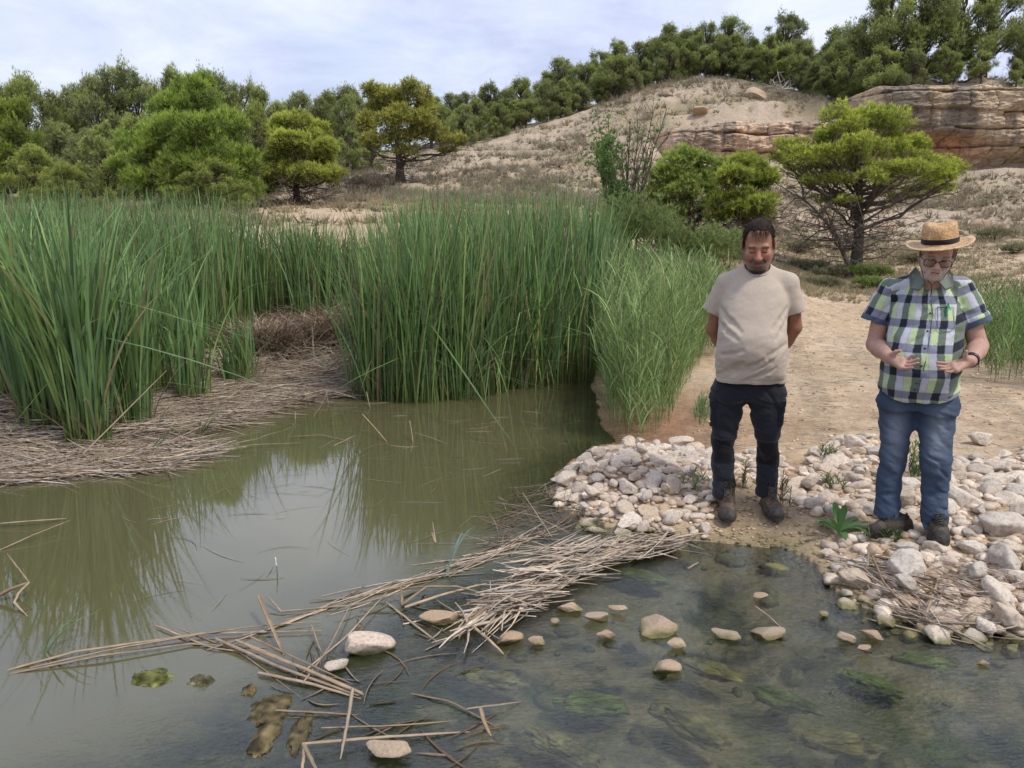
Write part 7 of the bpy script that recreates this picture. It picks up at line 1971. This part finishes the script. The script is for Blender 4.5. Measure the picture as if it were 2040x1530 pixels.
    for s in (-1, 1):
        ex = np.sign(np.cos(th)) * np.abs(np.cos(th)) ** .7; ez = np.sign(np.sin(th)) * np.abs(np.sin(th)) ** .75
        closed_ring(A, L(np.stack([s * .034 + .0255 * ex, -.1035 + .25 * np.abs(s * .034 + .0255 * ex) * .3 + 0 * th, -.006 + .0195 * ez], -1)), .0019, (.012, .011, .012), 6)
        tube(A, L([(s * .059, -.098, .004), (s * .073, -.075, .004), (s * .080, -.01, .006), (s * .080, .012, .000)]), .0018, (.012, .011, .012), 6)
    tube(A, L([(-.0095, -.1025, .001), (0, -.1085, .004), (.0095, -.1025, .001)]), .0019, (.012, .011, .012), 6)
    gl = A.build('glasses', M_DARKP, root)
    mg, ntg, outg = new_mat('spectacle_glass')
    s_ = node(ntg, 'ShaderNodeMixShader', {0: node(ntg, 'ShaderNodeFresnel', {'IOR': 1.5}).outputs[0], 1: node(ntg, 'ShaderNodeBsdfTransparent', {'Color': (.9, .92, .92, 1)}).outputs[0], 2: node(ntg, 'ShaderNodeBsdfGlossy', {'Roughness': .02}).outputs[0]})
    ntg.links.new(s_.outputs[0], outg.inputs['Surface'])
    for s in (-1, 1):
        ex = np.sign(np.cos(th)) * np.abs(np.cos(th)) ** .7; ez = np.sign(np.sin(th)) * np.abs(np.sin(th)) ** .75
        rim = L(np.stack([s * .034 + .0245 * ex, -.1035 + .25 * np.abs(s * .034 + .0245 * ex) * .3, -.006 + .0188 * ez], -1)); c0 = L([(s * .034, -.1035 + .0026, -.006)])
        Vg = np.concatenate([rim, c0]); n = len(rim); Fg = np.array([(i, (i + 1) % n, n) for i in range(n)])
        mk('lens', Vg, Fg, mg, gl, (1, 1, 1))
    # chin cord of the hat
    A = Acc()
    tube(A, L([(-.080, -.018, .045), (-.079, -.030, .0), (-.068, -.040, -.055), (-.045, -.065, -.100), (-.012, -.075, -.128), (0.0, -.078, -.142)]), .0018, (.015, .014, .014), 6)
    tube(A, L([(.080, -.018, .045), (.079, -.030, .0), (.068, -.040, -.055), (.045, -.065, -.100), (.012, -.075, -.128), (0.0, -.078, -.142)]), .0018, (.015, .014, .014), 6)
    p0 = L([(0, -.078, -.142)])[0]
    tube(A, np.array([p0, p0 + (.002, -.004, -.03), p0 + (0, .004, -.055)]), .0026, (.03, .012, .012), 6)
    A.build('chin_cord', M_DARKP, root)
    # ---- straw hat
    na = 96; prof = []
    def hatpt(r, z, th, top=0.0):
        x = r * np.cos(th) * .94; y = r * np.sin(th) * 1.06
        return np.stack([x, y, z], -1)
    th = np.linspace(0, 2 * PI, na, endpoint=False)
    V = []
    R_ = [(.176, -.0035), (.178, 0), (.176, .0035), (.15, .0), (.125, -.002), (.104, .002), (.0965, .010), (.0955, .028), (.0945, .05), (.092, .075), (.088, .098), (.078, .112), (.060, .112), (.040, .102), (.020, .095), (.004, .093)]
    for r, z in R_:
        zz3 = z + (.012 * (r / .18) ** 3 * np.cos(2 * th) * (1 if r > .11 else 0) + .006 * np.sin(th * 3) * (r > .12)) + (r > .1) * (.010 * (r / .18) ** 2 * np.clip(np.cos(th), 0, 1))
        if z > .09: zz3 = zz3 - .016 * np.abs(np.cos(th)) * (r < .08) * 0 + .008 * np.cos(2 * th) * (r > .03)
        rr3 = r + .0025 * np.sin(th * 5 + z * 60) * (r < .1)
        if z > .06: rr3 = rr3 - .012 * np.exp(-((np.abs(((th + PI / 2 + PI) % (2 * PI)) - PI) - .55) / .3) ** 2) * (z - .05) / .06
        V.append(hatpt(rr3, zz3, th))
    V = np.array(V)
    rows_ = len(R_)
    i = np.arange(rows_ - 1)[:, None] * na; j = np.arange(na)[None]; j2 = (j + 1) % na
    F = np.stack([i + j, i + j2, i + na + j2, i + na + j], -1).reshape(-1, 4)
    # underside of the brim back to the head opening
    Vu = []
    for r, z in ((.15, -.006), (.125, -.008), (.100, -.004), (.090, .02)):
        Vu.append(hatpt(r + 0 * th, z + (.012 * (r / .18) ** 3 * np.cos(2 * th) * (r > .11) + .006 * np.sin(th * 3) * (r > .12)) + (r > .1) * (.010 * (r / .18) ** 2 * np.clip(np.cos(th), 0, 1)), th))
    Vu = np.array(Vu); base = rows_ * na
    Fu = [np.stack([0 + j2[0], 0 + j[0], base + j[0], base + j2[0]], -1)]
    for q in range(3): Fu.append(np.stack([base + q * na + j2[0], base + q * na + j[0], base + (q + 1) * na + j[0], base + (q + 1) * na + j2[0]], -1))
    F = np.concatenate([F] + Fu); Vh = np.concatenate([V.reshape(-1, 3), Vu.reshape(-1, 3)])
    mh, nth, outh = new_mat('woven_straw')
    co = node(nth, 'ShaderNodeTexCoord').outputs['Object']; at = node(nth, 'ShaderNodeAttribute', attribute_name='Col').outputs['Color']
    wv = node(nth, 'ShaderNodeTexVoronoi', {'Vector': co, 'Scale': 85.0, 'Randomness': 0.75})
    cc = mixc(nth, mrange(nth, noise(nth, co, 32, 4, .7), .38, .62, 0, .6), at, (0.36, 0.19, 0.07))
    cc = mixc(nth, mrange(nth, wv.outputs['Distance'], .35, .75, 0, .5), cc, (.24, .13, .05))
    bm_ = node(nth, 'ShaderNodeBump', {'Height': wv.outputs['Distance'], 'Strength': .6, 'Distance': .003})
    ph = node(nth, 'ShaderNodeBsdfPrincipled', {'Base Color': cc, 'Roughness': .6, 'Specular IOR Level': .3, 'Normal': bm_.outputs[0]})
    nth.links.new(ph.outputs[0], outh.inputs['Surface'])
    Ch = np.tile(np.array([.60, .40, .20]), (len(Vh), 1))
    Ch[:3 * na] = (.66, .48, .30); Ch[3 * na:5 * na] = (.62, .44, .25)
    hat = mk('straw_hat', Vh @ TM.T * .90 + hb, F, mh, root, Ch)
    Vb = []
    for r, z in ((.0965, .008), (.0990, .010), (.0985, .034), (.0955, .036)):
        Vb.append(hatpt(r + .0025 * np.sin(th * 5 + z * 60), z + 0 * th, th))
    Vb = np.array(Vb); i = np.arange(3)[:, None] * na
    Fb = np.stack([i + j, i + j2, i + na + j2, i + na + j], -1).reshape(-1, 4)
    mk('hat_band', Vb.reshape(-1, 3) @ TM.T * .90 + hb, Fb, M_CLOTH, hat, (.018, .017, .022))
    # ---- checked shirt
    tx = lambda px, py: Wd(px, py)
    rows = []
    for py, xl, xr, cy, b in ((800, 1750, 1911, -.015, .145), (770, 1749, 1913, -.035, .165), (735, 1754, 1916, -.05, .178), (700, 1759, 1920, -.045, .172), (660, 1766, 1923, -.02, .155), (625, 1772, 1925, .0, .140), (592, 1782, 1918, .01, .122), (568, 1806, 1898, .015, .092), (552, 1822, 1884, .015, .066)):
        a_, b_ = tx(xl, py), tx(xr, py); rows.append((a_[2], (a_[0] + b_[0]) / 2, cy, (b_[0] - a_[0]) / 2, b))
    f = Field(lin(-.42, .48, .0038), lin(-.28, .20, .0042), lin(rows[0][0] - .05, rows[-1][0] + .06, .0038))
    f.op(torso_fn(rows, rows[0][0] - .03, rows[-1][0]), (-.34, -.28, rows[0][0] - .05), (.45, .2, rows[-1][0] + .02), .01)
    f.cap(Wd(1838, 558, .015), Wd(1772, 576, .02), .036, .058, .04); f.cap(Wd(1868, 558, .015), Wd(1914, 574, .02), .036, .058, .04)
    slv_ax = []
    for s_, e_ in ((Wd(1772, 580, .02), Wd(1743, 641, .015)), (Wd(1914, 578, .02), Wd(1948, 647, .015))):
        ax = (e_ - s_) / np.linalg.norm(e_ - s_); slv_ax.append((s_, e_, ax))
        slv = Field(f.x, f.y, f.z)
        slv.cap(s_, e_ + ax * .08, .066, .068, 0)
        slv.cap(e_ - ax * .026, e_ + ax * .08, .0715, .0715, .002)
        slv.op(lambda X, Y, Z, e_=e_, ax=ax: (X - e_[0]) * ax[0] + (Y - e_[1]) * ax[1] + (Z - e_[2]) * ax[2], np.minimum(s_, e_) - .17, np.maximum(s_, e_) + .17, .003, 'i')
        f.d = smin(f.d, slv.d, .02)
        f.cap(e_ - ax * .035, e_ + ax * .05, .057, .059, .004, 's')
    # curved hem: front tails low, sides high
    zh = Wd(1830, 795)[2]
    def hem(X, Y, Z):
        cx = float(tx(1830, 780)[0]); u = (X - cx) / .215
        return (zh + .072 * np.clip(np.abs(u), 0, 1) ** 2.5) - Z + 0 * Y
    f.op(hem, (-.4, -.3, zh - .1), (.5, .3, zh + .12), .004, 'i')
    # open neck
    nz_ = Wd(1852, 592)
    f.cap(Wd(1853, 590, -.125), Wd(1855, 558, -.085), .010, .062, .010, 's')
    f.cap(nb + (0, -.01, .02), nb + (0, -.02, .1), .064, .07, .004, 's')
    f.noise(lambda x, y, z: 0.0085 * fbm(x * 7 + z * 4, y * 7, z * 12 - x * 5, octs=3, seed=51) + 0.006 * np.maximum(0, 1 - 5 * np.abs(fbm(x * 5 + z * 3, y * 3, z * 8 - x * 5, octs=2, seed=55))) + .0018 * fbm(x * 28, y * 28, z * 30, octs=2, seed=52))
    V, F = f.mesh()
    # plaid: u runs round the body, v up
    cx, cy, aa, bb = rings(rows, V[:, 2])
    ang = np.arctan2(V[:, 0] - cx, -(V[:, 1] - cy)); u = ang * 0.185; v = V[:, 2].copy()
    u = u + .006 * np.sin(v * 20) + .035 * (v - rows[0][0]) * 0
    for (s_, e_, ax), sg in zip(slv_ax, (-1, 1)):
        rel = V - s_; tt = rel @ ax; perp = rel - tt[:, None] * ax; dist = np.linalg.norm(perp, axis=1)
        side_ = (sg * (V[:, 0] - (s_[0] - sg * .012)) > 0) & (tt > -.02)
        lat = np.array([1.0, 0, 0]) - ax * ax[0]; lat /= np.linalg.norm(lat)
        fwd = np.cross(ax, lat)
        an2 = np.arctan2(perp @ lat, -perp[:, 1])
        u = np.where(side_, an2 * .07 + .03, u); v = np.where(side_, -tt * 1.0 + .06, v)
    z1 = Wd(1850, 587)[2]
    pu = ((u + .0) / .116) % 1.0; pv = ((z1 - v) / .1195) % 1.0
    white = np.array([.52, .53, .60]); lime = np.array([.50, .60, .34]); greenish = np.array([.15, .19, .15]); greyb = np.array([.23, .24, .30]); blk = np.array([.022, .024, .038])
    lightcol = np.where((((u / .116) % 2.0) % 1.0 < .34)[:, None], lime, white)
    lightcol = np.where((((z1 - v) / .1195) % 2.0 < 1.0)[:, None], lightcol, np.where((((u / .116) % 1.0) < .34)[:, None], white, lime))
    dv_ = pu > .64; dh = pv < .34
    C = lightcol.copy()
    C[dv_ & ~dh] = greenish; C[~dv_ & dh] = greyb; C[dv_ & dh] = blk
    edge = (np.abs(pu - .32) < .02) & ~dv_; C[edge] *= .8
    for s_, e_, ax in slv_ax:
        tt = (V - e_) @ ax
        near_ = np.linalg.norm((V - e_) - tt[:, None] * ax, axis=1) < .084; near_ &= tt < .05
        C[near_ & (tt > -.028)] = (.085, .11, .165)
    plx = float(Wd(1846, 690)[0])
    front = (V[:, 1] < cy)
    C *= (1 + .06 * fbm(V[:, 0] * 12, V[:, 1] * 12, V[:, 2] * 12, octs=3, seed=9))[:, None]
    sh = mk('checked_shirt', V, F, M_CLOTH, root, C)
    def surf(px, py, out=.004):
        q = Wd(px, py)
        for _ in range(3):
            cx_, cy_, a_, b_ = [float(t) for t in rings(rows, q[2])]
            t = np.clip((q[0] - cx_) / a_, -.95, .95); yy = cy_ - b_ * (1 - abs(t) ** 2.3) ** (1 / 2.3); q = Wd(px, py, yy)
        return np.array([q[0], yy - out, q[2]])
    for px, py in ((1847, 587), (1853, 624), (1848, 659), (1843, 694), (1836, 729), (1826, 763), (1822, 776)):
        A = Acc(); c = surf(px, py, .003); tube(A, [c + (0, .004, 0), c + (0, -.0005, 0), c + (0, -.001, 0)], [.005, .005, .0005], (.02, .022, .035), 10); A.build('button', M_DARKP, sh)
    # collar wings
    A = Acc(); tube(A, np.array([surf(px, py, .0015) for px, py in ((1855, 596), (1858, 624), (1854, 659), (1849, 694), (1842, 729), (1833, 763), (1829, 782))]), .0022, (.10, .11, .14), 5); A.build('placket_edge', M_CLOTH, sh)
    for pts in ([(1824, 531, .03), (1835, 546, -.055), (1842, 562, -.105), (1831, 577, -.125), (1813, 573, -.105), (1811, 546, -.03)], [(1888, 533, .03), (1879, 547, -.055), (1872, 562, -.105), (1884, 576, -.125), (1899, 570, -.10), (1899, 546, -.03)]):
        p = np.array([Wd(*q) for q in pts]); Q = np.concatenate([p, p + (0, .006, -.007)])
        Fc = [[0, 1, 4, 5], [1, 2, 3, 4], [11, 10, 7, 6], [10, 9, 8, 7]] + [[i_, (i_ + 1) % 6, 6 + (i_ + 1) % 6, 6 + i_] for i_ in range(6)]
        mk('collar', Q, np.array(Fc), M_CLOTH, sh, np.array([(.12, .15, .13), (.13, .16, .14), (.13, .16, .15), (.15, .19, .15), (.17, .21, .17), (.12, .15, .14)] * 2), smooth=False)
    # breast pocket with a green pen
    P_ = [surf(1868, 611, .004), surf(1900, 613, .004), surf(1901, 652, .004), surf(1894, 660, .004), surf(1876, 660, .004), surf(1868, 652, .004)]
    A = Acc(); tube(A, np.array(P_ + [P_[0]]), .0016, (.12, .14, .16), 5); A.build('pocket', M_CLOTH, sh)
    A = Acc(); tube(A, [surf(1886, 628, .006), surf(1888, 612, .010), surf(1890, 604, .010)], .0045, (.02, .30, .16), 8); tube(A, [surf(1890, 605, .015), surf(1893, 618, .015)], .0018, (.02, .30, .16), 6)
    A.build('pen', M_DARKP, sh)
    # wrist band
    A = Acc(); d_ = (wr - er) / np.linalg.norm(wr - er); a_, b_ = frame_of(d_); th2 = np.linspace(0, 2 * PI, 25)[:-1]
    c = wr - d_ * .018
    for o_ in (-.008, 0, .008):
        closed_ring(A, c + d_ * o_ + (a_[None] * np.cos(th2)[:, None] + b_[None] * np.sin(th2)[:, None]) * .0315, .005, (.015, .015, .017), 6)
    A.build('wristband', M_DARKP, root)
    # ---- jeans
    f = Field(lin(-.26, .30, .0045), lin(-.24, .20, .0045), lin(.04, Wd(1830, 760)[2], .0045))
    rw = []
    for py, xl, xr, b in ((840, 1753, 1908, .10), (815, 1751, 1911, .122), (790, 1752, 1911, .130), (755, 1756, 1909, .130)):
        a_, b_ = tx(xl, py), tx(xr, py); rw.append((a_[2], (a_[0] + b_[0]) / 2, 0, (b_[0] - a_[0]) / 2, b))
    f.op(torso_fn(rw, Wd(1830, 812)[2], Wd(1830, 762)[2]), (-.3, -.2, .5), (.35, .2, 1.1), .03)
    cL, cR = Wd(1764, 1038, -.07), Wd(1861, 1054, -.06)
    LG = ((Wd(1790, 806), .096, Wd(1779, 905, -.03), .070, Wd(1771, 975, -.04), .062, cL, .066), (Wd(1866, 806), .100, Wd(1866, 908, -.05), .077, Wd(1861, 975, -.05), .066, cR, .068))
    for h, r0, k_, r1, m_, r2, c, r3 in LG:
        f.cap(h, k_, r0, r1, .05, flat=1.12); f.cap(k_, m_, r1, r2, .01, flat=1.08); f.cap(m_, c, r2, r3, .01, flat=1.1)
        f.op(lambda X, Y, Z, c=c: c[2] - Z + 0 * X + 0 * Y, c - (.12, .14, .2), c + (.095 if h[0] < .03 else .12, .14, .03), .003, 'i')
        f.cap(c - (0, 0, .05), c + (0, 0, .025), r3 - .012, r3 - .012, .002, 's')
        f.cap(k_ + (-.05, -.075, .01), k_ + (.03, -.085, -.015), .005, .005, .02, 's'); f.cap(m_ + (-.04, -.07, -.02), m_ + (.045, -.07, .0), .004, .005, .02, 's')
    f.cap(Wd(1824, 900), Wd(1827, 828), .020, .008, .02, 's')
    f.noise(lambda x, y, z: 0.0125 * fbm(x * 8, y * 8, z * 17 + x * 6, octs=3, seed=71) + 0.006 * np.maximum(0, 1 - 5 * np.abs(fbm(x * 5, y * 3, z * 11 + x * 5, octs=2, seed=75))) + .002 * fbm(x * 30, y * 30, z * 36, octs=2, seed=72))
    V, F = f.mesh()
    C = np.tile(np.array([0.055, 0.078, 0.122]), (len(V), 1))
    for h, r0, k_, r1, m_, r2, c, r3 in LG:
        mid = (h * .45 + k_ * .55)
        fade = np.exp(-((V[:, 0] - mid[0]) / .045) ** 2 - ((V[:, 2] - mid[2]) / .13) ** 2) * (V[:, 1] < 0)
        C += (np.array([.19, .225, .275]) - C) * np.clip(fade * 1.0, 0, 1)[:, None]
        nearc = (np.abs(V[:, 0] - c[0]) < .09); e1 = np.exp(-((V[:, 2] - c[2] - .004) / .004) ** 2) + .6 * np.exp(-((V[:, 2] - c[2] - .024) / .003) ** 2)
        C += (np.array([.20, .25, .33]) - C) * (np.clip(e1, 0, 1) * nearc * .6)[:, None]
        sx = mid[0] + (.055 if h[0] < .03 else -.062)
    wh = fbm(V[:, 0] * 10, V[:, 1] * 10, V[:, 2] * 26, octs=3, seed=74)
    C += (np.array([.11, .14, .19]) - C) * (sstep(.1, .5, wh) * .35)[:, None]
    je = mk('jeans', V, F, M_DENIM, root, C)
    # ---- shoes
    cols = [(.055, .046, .034), (.085, .073, .052), (.04, .036, .032), (.03, .026, .022)]
    boot(root, 'shoe', (tl[0], tl[1] + .02, fl[2] - O[2] + .022), R(-40), M_SHOE, cols, False, L=.29, seed=50)
    boot(root, 'shoe', (tr_[0], tr_[1], fr_[2] - O[2] + .035), R(4), M_SHOE, cols, False, L=.29, seed=51)
    tag(root, 'man in a straw hat, glasses and checked shirt holding both palms up', 'person')
build_man_two()
